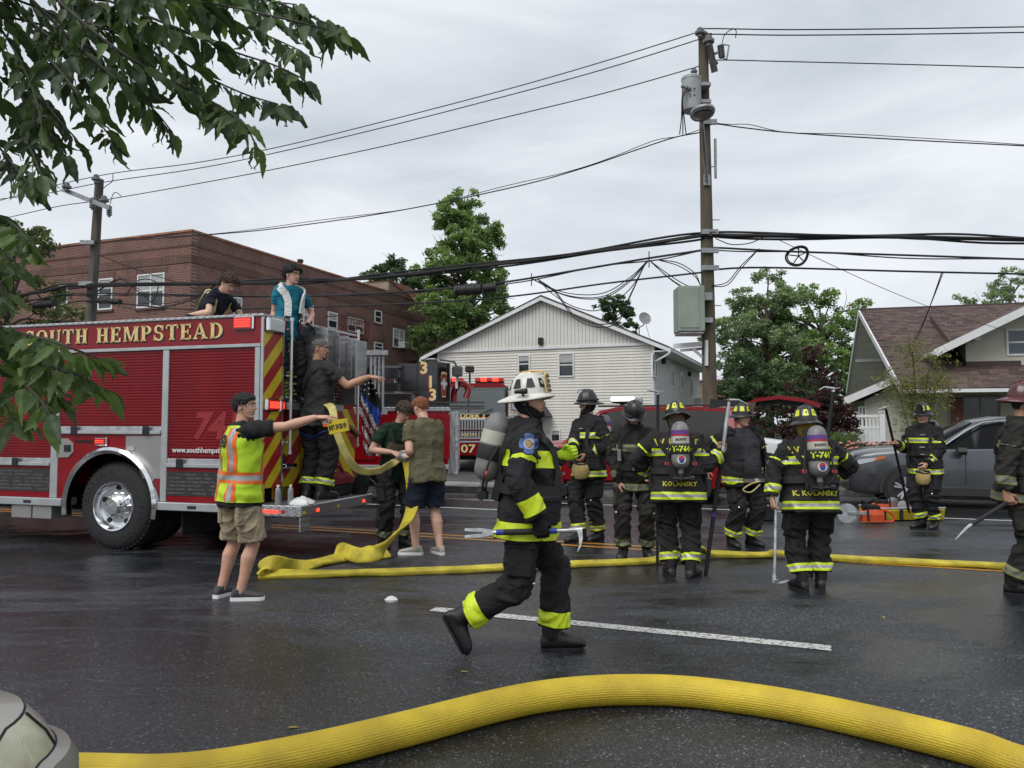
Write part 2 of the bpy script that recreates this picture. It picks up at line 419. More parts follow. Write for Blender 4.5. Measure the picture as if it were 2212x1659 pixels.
MB().box((-FW,0,0),(-.002,.35,BH)).build('wall',m_brick_x,bb,smooth=False)
MB().box((-.35,.352,0),(0,SD,BH)).build('wall',m_brick_y,bb,smooth=False)
MB().box((-FW,SD-.35,0),(-.352,SD,BH-.01)).build('wall',m_brick_x,bb,smooth=False)
MB().box((-FW,.36,BH-.9),(-.36,SD-.36,BH-.8)).build('roof',m_kerb,bb,smooth=False)
MB().box((-FW,-.05,BH),(.05,.40,BH+.09)).box((-.40,.402,BH),(.05,SD,BH+.09)).build('coping',m_coping,bb,smooth=False)
for z,h in((BH-1.36,.34),(BH-.62,.10)):
 MB().box((-FW,-.03,z),(.03,-.001,z+h)).build('soldier_course',m_sold_x,bb,smooth=False)
 MB().box((.001,.0,z),(.03,SD,z+h)).build('soldier_course',m_sold_y,bb,smooth=False)
Bfront=R(A0,B0);Bside=R(A0,B0)
def loc_of(o,p):q=p-Vector(o.location);c,s=math.cos(-o.rotation_euler.z),math.sin(-o.rotation_euler.z);return Vector((q.x*c-q.y*s,q.x*s+q.y*c,q.z))
def bwin(side,x0,y0,x1,y1,panes,seed,blind=.5):
 N=NX if side=='f' else UX
 p,q=loc_of(bb,plane_hit(x0,y0,Bfront,N)),loc_of(bb,plane_hit(x1,y1,Bfront,N))
 i=0 if side=='f' else 1;u0,u1=sorted((p[i],q[i]));z0,z1=sorted((p.z,q.z))
 ax,out=('x',-1)if side=='f' else('y',1)
 window(bb,ax,u0,u1,z0,z1,0.,out,panes,seed=seed,blind=blind)
 lm=MB();sm=MB()
 if side=='f':
  lm.box((u0-.12,-.02,z1+.02),(u1+.12,-.001,z1+.27));sm.box((u0-.08,-.08,z0-.1),(u1+.08,-.001,z0-.012))
 else:
  lm.box((.001,u0-.12,z1+.02),(.02,u1+.12,z1+.27));sm.box((.001,u0-.08,z0-.1),(.08,u1+.08,z0-.012))
 lm.build('lintel',m_sold_x if side=='f' else m_sold_y,bb,smooth=False);sm.build('sill',m_sold_x if side=='f' else m_sold_y,bb,smooth=False)
 return u0,u1,z0,z1
bwin('f',214,603,243,668,1,1,.45);bwin('f',298,594,355,662,2,2,.6)
bwin('f',120,616,146,676,1,4,.4)
for k,w in enumerate(((504,640,521,690,1),(655,655,676,708,1),(708,672,728,712,1),(751,684,784,722,2),(809,669,824,700,1),(849,708,873,754,2),(889,719,901,757,1),(920,726,928,760,1),(808,738,826,760,1),(852,800,874,850,2),(890,805,902,848,1))):
 u=bwin('s',*w[:4],w[4],k+10,(.3,.6,.5,.55,.1,.5,.4,.3,.0,.3,.4)[k])
 if k==5:
  ac=MB().box((.02,u[1]-.75,u[2]),(.45,u[1]-.1,u[2]+.42),.02);a_=ac.build('air_conditioner',M('ac_white',(.6,.6,.57),.5),bb)
  for j in range(6):MB().box((.452,u[1]-.68,u[2]+.05+j*.055),(.46,u[1]-.17,u[2]+.075+j*.055)).build('grille_slat',M('ac_grey',(.25,.25,.25),.6),a_,smooth=False)
def fire_escape(px0,px1,py,z_h=1.0):
 p,q=loc_of(bb,plane_hit(px0,py,Bfront,UX)),loc_of(bb,plane_hit(px1,py,Bfront,UX))
 y0,y1,z=p.y,q.y,p.z
 fe=MB().box((.03,y0,z-.06),(1.05,y1,z)).build('fire_escape',m_escape,bb,smooth=False)
 mb=MB()
 n_=int((y1-y0)/.16)
 for k in range(n_+1):
  y=y0+.02+(y1-y0-.04)*k/n_;mb.box((1.0,y-.012,z),(1.03,y+.012,z+z_h))
 mb.box((.99,y0,z+z_h),(1.04,y1,z+z_h+.05));mb.box((.99,y0,z+z_h*.5),(1.035,y1,z+z_h*.5+.03))
 for y in(y0,y1):mb.box((.03,y-.02,z+z_h),(1.03,y+.02,z+z_h+.05));mb.obox((.05,y,z-.9),(.95,y,z-.05),.05,.05)
 mb.build('railing',m_escape,fe,smooth=False)
fire_escape(885,925,778,.9);fire_escape(700,765,722,.95)
fire_escape(915,938,720,.9)
MB().cyl((.12,SD-2.3,0),(.12,SD-2.3,BH-.3),.07,8).build('downpipe',m_escape,bb)
MB().cyl((-1.2,9.2,BH-.8),(-1.2,9.2,BH+.55),.12,10).cyl((-1.2,9.2,BH+.55),(-1.2,9.2,BH+.7),.17,10).build('roof_vent',m_blackmetal,bb)
MB().box((-2.6,18.2,BH-.8),(-.9,20.6,BH+1.1)).build('chimney',brick_mat('chimney_brick','y',(.36,.27,.2),(.25,.18,.14),(.35,.32,.28)),bb,smooth=False)
MB().prism([(18.1,BH+1.1),(20.8,BH+1.1),(26.2,BH-.1),(23.4,BH-.1)],-2.7,-.8,lambda x,y,z:(z,x,y)).build('stair_roof',m_coping,bb,smooth=False)
HA0,HA1,HB,HBD,HE,HRG=-19.9,-7.6,38.8,55.0,5.6,8.25
wh=thing('gable_house','cream vinyl sided two storey house with wide front gable','house',R(HA0,HB),ROAD)
W_=HA1-HA0;DP=HBD-HB;mid=W_*.515
m_siding=M('vinyl_siding_cream',(.60,.585,.53),.55,var=.05,vscale=1.2)
m_siding_v=M('vinyl_siding_pale',(.62,.61,.57),.55,var=.05,vscale=1.2)
m_stucco=M('pale_stucco',(.52,.53,.53),.8,var=.07,vscale=1.5,bump=.2,bscale=50)
m_trimw=M('trim_white',(.66,.67,.68),.5,var=.06,vscale=3)
m_roofdark=M('roof_dark',(.07,.065,.062),.85,var=.25,vscale=4,bump=.3,bscale=30)
core=MB();core.prism([(0,0),(W_,0),(W_,HE+.1),(mid,HRG-.12),(0,HE+.1)],.0,DP,lambda x,y,z:(x,z,y))
wall_front=MB().prism([(.01,0),(W_-.01,0),(W_-.01,HE+.08),(mid,HRG-.14),(.01,HE+.08)],.0,.2,lambda x,y,z:(x,z,y)).build('wall',m_siding,wh,smooth=False)
MB().box((W_-.2,.201,0),(W_,DP,HE)).box((0,.201,0),(.2,DP,HE)).build('wall',m_stucco,wh,smooth=False)
nb=37;ph=(HE-.1)/nb
bd=MB().add([(0,0,0),(W_,0,0),(W_,-.043,0),(0,-.043,0),(0,0,ph+.012),(W_,0,ph+.012),(W_,-.006,ph+.012),(0,-.006,ph+.012)],[(0,1,2,3),(7,6,5,4),(3,2,6,7),(0,4,5,1),(0,3,7,4),(1,5,6,2)]).mesh('siding_board',m_siding,smooth=False)
for k in range(nb):link('siding_board',bd,wall_front,(0,-.001,.1+k*ph))
nv=62
for k in range(nv):
 x0,x1=W_*k/nv,W_*(k+1)/nv-.022
 f=lambda x:HE+(HRG-.03-HE)*(x/mid if x<mid else(W_-x)/(W_-mid))+.02
 z0=HE+.12-.0*k
 if min(f(x0),f(x1))<z0+.03:continue
 MB().prism([(x0,z0),(x1,z0),(x1,f(x1)),(x0,f(x0))],-.05,-.001,lambda x,y,z:(x,z,y)).build('gable_board',m_siding_v,wall_front,smooth=False)
MB().box((-.02,-.11,HE-.02),(W_+.02,-.004,HE+.12)).build('trim_band',m_trimw,wh,smooth=False)
ov=.75
def roofslab(x0,z0,x1,z1,y0,y1,th):return MB().add([(x0,y0,z0),(x1,y0,z1),(x1,y1,z1),(x0,y1,z0),(x0,y0,z0+th),(x1,y0,z1+th),(x1,y1,z1+th),(x0,y1,z0+th)],[(0,1,2,3),(7,6,5,4),(0,4,5,1),(1,5,6,2),(2,6,7,3),(3,7,4,0)])
sl=(HRG-HE)/mid;sr_=(HRG-HE)/(W_-mid)
roofslab(-ov,HE-ov*sl+.12,mid,HRG+.12,-.35,DP+.3,.1).build('roof',m_roofdark,wh,smooth=False)
roofslab(mid+.001,HRG+.12,W_+ov,HE-ov*sr_+.12,-.35,DP+.3,.1).build('roof',m_roofdark,wh,smooth=False)
roofslab(-ov-.02,HE-ov*sl-.08,mid,HRG-.08,-.40,-.345,.19).build('fascia',m_trimw,wh,smooth=False)
roofslab(mid+.001,HRG-.08,W_+ov+.02,HE-ov*sr_-.08,-.40,-.345,.19).build('fascia',m_trimw,wh,smooth=False)
zs=HE-ov*sr_
MB().box((W_+.01,-.34,zs-.06),(W_+ov,DP+.3,zs-.01)).build('soffit',m_trimw,wh,smooth=False)
MB().box((-ov,-.34,HE-ov*sl-.06),(-.01,DP+.3,HE-ov*sl-.01)).build('soffit',m_trimw,wh,smooth=False)
MB().box((W_+ov,-.38,zs-.04),(W_+ov+.12,DP+.3,zs+.1)).build('gutter',m_trimw,wh,smooth=False)
zl=HE-ov*sl
MB().box((-ov-.13,-.38,zl-.05),(-ov-.021,DP,zl+.09)).build('gutter',m_trimw,wh,smooth=False)
MB().tube(catmull([(W_+ov+.05,-.43,zs),(W_+ov+.05,-.43,zs-.2),(W_+.1,-.15,zs-.55),(W_-.05,-.1,zs-.9),(W_-.05,-.1,.1)],4),.055,8).build('downpipe',m_trimw,wh)
MB().tube(catmull([(-ov-.08,-.43,zl),(-ov-.05,-.43,zl-.2),(.0,-.15,zl-.45),(.12,-.1,zl-.8),(.12,-.1,.1)],4),.055,8).build('downpipe',m_trimw,wh)
MB().box((W_-.14,-.065,.1),(W_+.012,-.053,HE-.03)).build('corner_trim',m_trimw,wh,smooth=False)
def hwin(obj,P0,N,axis,c,out,x0,y0,x1,y1,panes,rail=True,blind=.4,fm=None):
 p,q=loc_of(obj,plane_hit(x0,y0,P0,N)),loc_of(obj,plane_hit(x1,y1,P0,N));i=0 if axis=='x' else 1
 u0,u1=sorted((p[i],q[i]));z0,z1=sorted((p.z,q.z))
 return window(obj,axis,u0,u1,z0,z1,c,out,panes,rail,.07,blind,fm),(u0,u1,z0,z1)
hwin(wh,R(HA0,HB),NX,'x',-.055,-1,1120,767,1146,806,1,blind=.35)
hwin(wh,R(HA0,HB),NX,'x',-.055,-1,1207,763,1241,814,1,blind=.5)
hwin(wh,R(HA0,HB),NX,'x',-.055,-1,1190,928,1212,985,1,blind=.2)
for(x0,y0,x1,y1)in((1408,764,1419,817),(1448,789,1456,838),(1469,803,1476,845),(1491,815,1496,858)):
 hwin(wh,R(HA1,HB),UX,'y',W_,1,x0,y0,x1,y1,2,rail=False,blind=.2)
sp=loc_of(wh,plane_hit(1170,738,R(HA0,HB),NX))
MB().box((sp.x-.13,-.25,sp.z-.18),(sp.x+.13,-.06,sp.z+.2),.02).build('wall_lamp',m_blackmetal,wh)
for px,py in((1430,780),(1487,808)):
 q=loc_of(wh,plane_hit(px,py,R(HA1,HB),UX));MB().box((W_+.001,q.y-.12,q.z-.15),(W_+.2,q.y+.12,q.z+.15)).build('wall_lamp',m_blackmetal,wh,smooth=False)
q=loc_of(wh,plane_hit(1503,868,R(HA1,HB),UX))
MB().box((W_+.001,q.y-.35,q.z-.25),(W_+.45,q.y+.35,q.z+.25),.02).build('air_conditioner',m_frame,wh)
for px0,px1,py0,py1 in((1092,1122,895,870),):
 p=loc_of(wh,plane_hit(1085,925,R(HA0,HB),NX));MB().prism([(p.x-.3,2.0),(p.x+2.9,2.0),(p.x+2.2,3.0),(p.x+.5,3.0)],-1.3,-.04,lambda x,y,z:(x,z,y)).build('entrance_canopy',m_roofdark,wh,smooth=False)
dp=D(1392,702,44.0)
ds=thing('satellite_dish','grey satellite dish on a mast on the cream house roof','satellite dish',dp)
m_dish=M('dish_grey',(.24,.245,.25),.5,var=.1)
dm=MB();dm.lathe([(.02,.12),(.12,.11),(.25,.07),(.36,.01),(.38,.0),(.37,-.01),(.25,.045),(.02,.09)],20,(.02,-.1,.38),(-.25,.9,-.3));dm.build('reflector',m_dish,ds)
MB().tube([(.02,0,.35),(-.05,.0,.0),(-.3,0,-.15)],.035,6).cyl((-.3,0,-.15),(-.3,0,-.9),.035,6).tube([(.1,.05,0),(.35,.1,-.85)],.015,4).build('mast',m_dish,ds)
MB().cyl((.0,-.1,.3),(.1,-.62,.2),.016,6).box((.06,-.7,.16),(.14,-.6,.25)).build('feed_arm',m_dish,ds)
gp=D(1512,860,62)
gg=thing('brick_garage','low tan brick building seen between cream house and utility pole','building',(gp.x-1.2,gp.y,0),ROAD)
MB().box((-2.5,0,0),(3.5,4,5.0)).build('wall',brick_mat('tan_brick','x',(.33,.2,.12),(.26,.15,.09),(.35,.3,.25),2.),gg,smooth=False)
MB().box((-2.6,-.1,5.0),(3.6,4.1,5.12)).build('roof',m_coping,gg,smooth=False)
HANG=rad(-16)
E_,F_=Vector((math.cos(HANG),math.sin(HANG),0)),Vector((-math.sin(HANG),math.cos(HANG),0))
c0=D(1950,841,27.0)
rh=thing('bungalow','tan stucco bungalow with brown shingle roof, dormer and white trim','house',(c0 .x,c0 .y,0),HANG)
EZ,RZ,RD=c0 .z,6.85,8.9
LEN,BKD=16.0,4.6
m_stuc=M('tan_stucco',(.50,.49,.41),.85,var=.06,vscale=1.5,bump=.25,bscale=70)
SH=[M('shingle_%s'%nm,c,.9,var=.25,vscale=25,bump=.5,bscale=90)for nm,c in(('brown',(.095,.062,.055)),('dark',(.056,.041,.038)),('rust',(.125,.080,.068)),('plum',(.078,.053,.050)))]
SHM=[MB().box((0,0,0),(.30,.27,.018)).mesh('shingle',s_,smooth=False)for s_ in SH]
th=.12
def slab(mb,P):
 lo=[(p[0],p[1],p[2]-th)for p in P];mb.add(list(P)+lo,[(0,1,2,3),(7,6,5,4)]+[(k,4+k,4+(k+1)%4,(k+1)%4)for k in range(4)]);return mb
front=slab(MB(),[(0,0,EZ),(LEN,0,EZ),(LEN,RD,RZ),(0,RD,RZ)]).build('roof',SH[3],rh,smooth=False)
slab(MB(),[(0,RD+.001,RZ),(LEN,RD+.001,RZ),(LEN,RD+BKD,EZ+.5),(0,RD+BKD,EZ+.5)]).build('roof',SH[3],rh,smooth=False)
slope=Vector((0,RD,RZ-EZ));sl_len=slope.length;sdir=slope.normalized();pit=math.atan2(RZ-EZ,RD)
dcorner=loc_of(rh,plane_hit(2087,779,Vector((c0 .x,c0 .y,0))+F_*1.9,F_))
DX0,DY=dcorner.x,1.9
courses=int(sl_len/.205);srand=random.Random(3);sing=0;rest=MB()
spots=[]
for i in range(courses+1):
 x=-srand.random()*.3
 while x<13.0:
  w=.3
  yy=i*.205*math.cos(pit)
  spots.append((i,x));x+=w+.006
sel=set()
near=sorted((s for s in spots if 0<=s[1]<12.5 and not(s[1]>DX0-.3 and s[0]*.205*math.cos(pit)>DY-.3)),key=lambda s:(Vector((c0 .x,c0 .y,0))+E_*s[1]+F_*(s[0]*.19)).length)
vis=[s for s in near if s[1]<9.5]
sel=set(vis[:300])
qrot=Matrix.Rotation(pit,3,'X')
for(i,x)in spots:
 k=srand.choices(range(4),(5,3,3,4))[0]
 base=sdir*(i*.205)+Vector((x,0,EZ+.012));lift=.004+srand.random()*.006
 if x<0:continue
 if(i,x)in sel:
  o=link('shingle',SHM[k],front,base+Vector((0,0,lift)));o.rotation_euler=(pit+.05,0,0)
 else:
  o_=len(rest.v);n_=qrot@Vector((0,0,.02));a=base+Vector((0,0,lift));d=qrot@Vector((0,.27,-.012));e=Vector((.296,0,0))
  rest.cur=k;rest.add([a,a+e,a+e+d,a+d,a+n_,a+e+n_,a+e+d+n_,a+d+n_],[(4,5,6,7),(0,1,5,4),(1,2,6,5),(3,0,4,7)])
tag(rest.build('shingle_courses',SH,rh,smooth=False),kind='stuff')
MB().cyl((-.02,RD,RZ+.02),(LEN,RD,RZ+.02),.07,6).build('ridge_cap',SH[1],rh)
def rake(p,q,w=.06,h=.22):return MB().obox(Vector(p)+Vector((-.04,0,-.09)),Vector(q)+Vector((-.04,0,-.09)),w,h)
rake((0,-.05,EZ),(0,RD,RZ)).build('rake_board',m_trimw,rh,smooth=False)
rake((0,RD+.01,RZ),(0,RD+BKD,EZ+.5)).build('rake_board',m_trimw,rh,smooth=False)
MB().box((-.05,-.16,EZ-.13),(LEN,-.012,EZ-.01)).build('gutter',m_trimw,rh,smooth=False)
m_soff=M('soffit_white',(.72,.72,.70),.6,var=.08)
OVH=1.5
for k in range(34):
 f0,f1=k/34,(k+1)/34-.004
 if k<22:
  y0,y1=RD*k/22,RD*(k+1)/22-.03;za,zb=EZ+(RZ-EZ)*k/22-th-.03,EZ+(RZ-EZ)*(y1/RD)-th-.03
 else:
  j=k-22;y0,y1=RD+BKD*j/12,RD+BKD*(j+1)/12-.03;za,zb=RZ-(RZ-EZ-.5)*j/12-th-.03,RZ-(RZ-EZ-.5)*(y1-RD)/BKD-th-.03
 MB().add([(.02,y0,za),(OVH,y0,za),(OVH,y1,zb),(.02,y1,zb),(.02,y0,za+.02),(OVH,y0,za+.02),(OVH,y1,zb+.02),(.02,y1,zb+.02)],[(3,2,1,0),(4,5,6,7),(0,1,5,4),(1,2,6,5),(2,3,7,6),(3,0,4,7)]).build('soffit_board',m_soff,rh,smooth=False)
zz=lambda y:(EZ+(RZ-EZ)*y/RD if y<RD else RZ-(RZ-EZ-.5)*(y-RD)/BKD)-th-.06
WY0,WY1=2.3,RD+BKD-.6
MB().prism([(WY0,0),(WY1,0),(WY1,zz(WY1)),(RD,zz(RD)),(WY0,zz(WY0))],OVH,OVH+.2,lambda x,y,z:(z,x,y)).build('wall',m_stuc,rh,smooth=False)
MB().box((OVH+.201,WY0,0),(LEN,WY0+.2,EZ+.8)).build('wall',m_stuc,rh,smooth=False)
for y in(.4,3.2,6.4,RD-.02,RD+2.4):
 z=zz(y)-.02;MB().box((.1,y-.06,z-.16),(OVH,y+.06,z-.01)).build('bracket',m_trimw,rh,smooth=False)
dw=6.4;DZ0=EZ+(RZ-EZ)*DY/RD
dcx=DX0+dw/2;dzr=DZ0+2.75;dze=DZ0+1.15
MB().prism([(DX0,DZ0-.1),(DX0+dw,DZ0-.1),(DX0+dw,dze),(dcx,dzr-.12),(DX0,dze)],DY,RD-.4,lambda x,y,z:(x,z,y)).build('dormer_wall',m_stuc,rh,smooth=False)
MB().box((DX0-.03,DY-.03,DZ0-.12),(DX0+1.75,DY-.002,DZ0+.2)).build('flashing',SH[3],rh,smooth=False)
MB().prism([(DY-.03,DZ0-.1),(DY-.03,DZ0+.2),(RD*.78,RZ-.55),(RD*.78,RZ-.9)],DX0-.03,DX0-.002,lambda x,y,z:(z,x,y)).build('flashing',SH[3],rh,smooth=False)
dov=1.25;ds_=(dzr-dze)/(dw/2);y0d=DY-.95
for sgn in(-1,1):
 xe=dcx+sgn*(dw/2+dov);ze=dzr-ds_*(dw/2+dov)
 P=[(dcx,y0d,dzr),(xe,y0d,ze),(xe,RD,ze),(dcx,RD,dzr)]
 slab(MB(),P if sgn>0 else P[::-1]).build('dormer_roof',SH[0],rh,smooth=False)
 MB().obox((dcx,y0d-.03,dzr-.07),(xe,y0d-.03,ze-.07),.05,.26,up=(0,0,1)).build('rake_board',m_trimw,rh,smooth=False)
 MB().box((xe-.07,y0d-.02,ze-.13),(xe+.07,DY+2.6,ze-.01)).build('gutter',m_trimw,rh,smooth=False)
MB().box((DX0+.15,DY-.6,dze-.22),(DX0+.32,DY-.003,dze-.05)).build('bracket',m_trimw,rh,smooth=False)
Pd=Vector((c0 .x,c0 .y,0))+F_*DY
m_tint=M('bungalow_glass',(.03,.06,.08),.06,spec=.7);MATS_pane=m_pane
def plain_win(parent,u0,u1,z0,z1,c,axis='x',out=-1,bars=(),glass=m_pane,fr=.07,fm=m_frame):
 f=lambda a,b,d:(a,c+out*d,b)if axis=='x' else(c+out*d,a,b)
 mb=MB()
 for(a0,a1,b0,b1)in((u0,u1,z1-fr,z1),(u0,u1,z0,z0+fr),(u0,u0+fr,z0+fr,z1-fr),(u1-fr,u1,z0+fr,z1-fr)):mb.box(f(a0,b0,-.05),f(a1,b1,.05))
 w=mb.build('window',fm,parent,smooth=False)
 MB().box(f(u0+fr,z0+fr,.0),f(u1-fr,z1-fr,.008)).build('pane',glass,w,smooth=False)
 for kind_,t in bars:
  if kind_=='h':MB().box(f(u0+fr,z0+(z1-z0)*t-.03,-.01),f(u1-fr,z0+(z1-z0)*t+.03,.03)).build('sash_rail',fm,w,smooth=False)
  else:MB().box(f(u0+(u1-u0)*t-.03,z0+fr,-.012),f(u0+(u1-u0)*t+.03,z1-fr,.028)).build('mullion',fm,w,smooth=False)
 return w
p,q=loc_of(rh,plane_hit(2172,711,Pd,F_)),loc_of(rh,plane_hit(2262,767,Pd,F_))
plain_win(rh,p.x,q.x,q.z,p.z,DY,bars=(('h',.5),('v',.5)),glass=m_tint)
Pw=Vector((c0 .x,c0 .y,0))+F_*WY0
for x0,y0,x1,y1,bars in((1999,864,2025,943,(('v',.5),)),(2078,855,2163,960,(('v',.48),))):
 p,q=loc_of(rh,plane_hit(x0,y0,Pw,F_)),loc_of(rh,plane_hit(x1,y1,Pw,F_))
 plain_win(rh,p.x,q.x,q.z,p.z,WY0,bars=bars,fr=.05,glass=M('porch_glass',(.10,.105,.105),.12,var=.3,vscale=2)if x0>2050 else m_pane,fm=M('porch_frame',(.2,.2,.19),.6)if x0>2050 else m_frame)
p,q=loc_of(rh,plane_hit(2047,862,Pw,F_)),loc_of(rh,plane_hit(2077,940,Pw,F_))
pier=MB().box((p.x,WY0-.32,0),(q.x,WY0-.001,EZ-.15)).build('brick_pier',M('mortar',(.34,.32,.29),.9,var=.15),rh,smooth=False)
m_pb=[M('pier_brick_%s'%nm,c,.8,var=.2,vscale=20)for nm,c in(('a',(.22,.055,.045)),('b',(.17,.042,.038)))]
bw=(q.x-p.x)/3-.012
bms=[MB().box((0,0,0),(bw,.02,.085)).mesh('brick',m_,smooth=False)for m_ in m_pb];bhs=[MB().box((0,0,0),(bw/2-.006,.02,.085)).mesh('brick',m_,smooth=False)for m_ in m_pb]
for r_ in range(int((EZ-.7)/.098)):
 z=.5+r_*.098;x=p.x+.006
 if r_%2:link('brick',bhs[rnd.random()<.5],pier,(x,WY0-.338,z));x+=bw/2+.006
 for k in range(3-(r_%2)):
  link('brick',bms[rnd.random()<.5],pier,(x,WY0-.338,z));x+=bw+.012
 if r_%2:link('brick',bhs[rnd.random()<.5],pier,(x,WY0-.338,z))
lf=D(1826,866,29.5);lb=D(1931,818,29.5)
L0,L1=loc_of(rh,lf),loc_of(rh,lb);ly=L0 .y
slab(MB(),[(L0 .x,ly,L0 .z+.1),(L1 .x+.5,ly,L1 .z+.25),(L1 .x+.5,ly+4.5,L1 .z+.25),(L0 .x,ly+4.5,L0 .z+.1)]).build('lean_to_roof',SH[0],rh,smooth=False)
MB().obox((L0 .x,ly-.03,L0 .z+.0),(L1 .x+.3,ly-.03,L1 .z+.1),.05,.26).build('rake_board',m_trimw,rh,smooth=False)
MB().box((L0 .x-.12,ly-.05,L0 .z-.1),(L0 .x-.002,ly+4.5,L0 .z+.05)).build('gutter',m_trimw,rh,smooth=False)
LW0=L0 .x+.75
MB().prism([(LW0,0),(OVH-.001,0),(OVH-.001,L0 .z+(L1 .z-L0 .z)*(OVH-L0 .x)/(L1 .x-L0 .x)-.2),(LW0,L0 .z+.03)],ly+.5,ly+4.2,lambda x,y,z:(x,z,y)).build('wall',m_stuc,rh,smooth=False)
MB().tube(catmull([(L0 .x-.05,ly-.02,L0 .z-.1),(L0 .x,ly+.02,L0 .z-.3),(LW0-.12,ly+.42,L0 .z-.55),(LW0+.06,ly+.42,L0 .z-.9),(LW0+.06,ly+.42,.1)],4),.045,8).build('downpipe',m_trimw,rh)
Pl=Vector((c0 .x,c0 .y,0))+F_*(ly+.5)
p,q=loc_of(rh,plane_hit(1854,878,Pl,F_)),loc_of(rh,plane_hit(1872,930,Pl,F_))
plain_win(rh,p.x,q.x,q.z,p.z,ly+.5,bars=(('v',.5),),fr=.05)
MB().tube(catmull([(OVH-.4,WY0-.5,.1),(OVH-.4,WY0-.5,.75),(OVH-.55,WY0-.5,.95),(OVH-.8,WY0-.5,.85)],4),.05,8).build('vent_pipe',m_trimw,rh)
MB().cyl((8.0,RD+.3,RZ-.2),(8.0,RD+.3,RZ+.55),.14,10).cyl((8.0,RD+.3,RZ+.55),(8.0,RD+.3,RZ+.75),.19,10).build('roof_vent',m_alu,rh)
fp0,fp1=G(1795,985,.1),G(1908,978,.1)
fdir=(D(1908,900,26.5)-D(1790,900,27.5));f0=D(1790,960,27.5);f0 .z=.1
fn=thing('vinyl_fence','white vinyl fence with picket top between the bungalow and shrubs','fence',f0,math.atan2(fdir.y,fdir.x))
FL=fdir.length;m_vinyl=M('white_vinyl',(.68,.69,.70),.4,var=.04)
posts=[0,.47,1.0]
zc=(918-893)/FPX*27+CAMH-.1;zmid=(918-921)/FPX*27+CAMH-.1
for f in posts:MB().box((FL*f-.09,-.09,0),(FL*f+.09,.09,zc+.02),.01).prism([(-.12,-.12),(.12,-.12),(.12,.12),(-.12,.12)],zc+.02,zc+.06,lambda x,y,z,f=f:(x+FL*f,y,z)).build('post',m_vinyl,fn)
for i in range(2):
 x0,x1=FL*posts[i]+.1,FL*posts[i+1]-.1
 for z in(zmid-.08,zc-.14):MB().box((x0,-.04,z),(x1,.04,z+.09)).build('rail',m_vinyl,fn,smooth=False)
 n_=int((x1-x0)/.12)
 pk=MB().box((-.025,-.02,zmid+.012),(.025,.02,zc-.142)).mesh('picket',m_vinyl,smooth=False)
 for k in range(n_):link('picket',pk,fn,(x0+(k+.5)*(x1-x0)/n_,0,0))
 nb_=6;bw_=(x1-x0)/nb_
 bdm=MB().box((.004,-.025,.02),(bw_-.004,.025,zmid-.085)).mesh('fence_board',m_vinyl,smooth=False)
 for k in range(nb_):link('fence_board',bdm,fn,(x0+k*bw_,0,0))
# ================================================================== TREES AND PLANTS
m_bark=M('bark',(.075,.06,.048),.95,var=.35,vscale=12,bump=.8,bscale=30,stretch=(1,1,.3))
def leafmat(name,c,tr=.34):
 m=M(name,c,.5,var=.28,vscale=1.3,spec=.35)
 if not m.get('tl'):
  n,l=m.node_tree.nodes,m.node_tree.links;b=n['Principled BSDF'];out=[x for x in n if x.type=='OUTPUT_MATERIAL'][0]
  t=n.new('ShaderNodeBsdfTranslucent');mx=n.new('ShaderNodeMixShader');mx.inputs[0].default_value=tr
  t.inputs['Color'].default_value=(c[0]*1.7,c[1]*1.6,c[2]*1.1,1)
  l.new(b.outputs[0],mx.inputs[1]);l.new(t.outputs[0],mx.inputs[2]);l.new(mx.outputs[0],out.inputs[0]);m['tl']=1
 return m
def leaf_cards(name,C,size,mats,mi,parent,seed=1,aspect=.55,down=.0,kind=None):
 g=np.random.default_rng(seed);N=len(C)
 a=g.normal(size=(N,3));a[:,2]=a[:,2]*.6-down;a/=np.linalg.norm(a,axis=1)[:,None]
 b=g.normal(size=(N,3));b-=a*(a*b).sum(1)[:,None];b/=np.linalg.norm(b,axis=1)[:,None]
 s=(size*g.uniform(.6,1.35,N))[:,None]
 nrm=np.cross(a,b)
 V=np.stack([C-a*s*.5,C+b*s*aspect*.5+nrm*s*.08,C+a*s*.5,C-b*s*aspect*.5+nrm*s*.08],1).reshape(-1,3)
 me=bpy.data.meshes.new(name);me.vertices.add(4*N);me.vertices.foreach_set('co',V.ravel().astype(np.float32))
 me.loops.add(4*N);me.loops.foreach_set('vertex_index',np.arange(4*N,dtype=np.int32))
 me.polygons.add(N);me.polygons.foreach_set('loop_start',np.arange(0,4*N,4,dtype=np.int32))
 for m in mats:me.materials.append(m)
 me.polygons.foreach_set('material_index',np.asarray(mi,dtype=np.int32));me.update();me.validate()
 o=link(name,me,parent)
 if kind:tag(o,kind=kind)
 return o
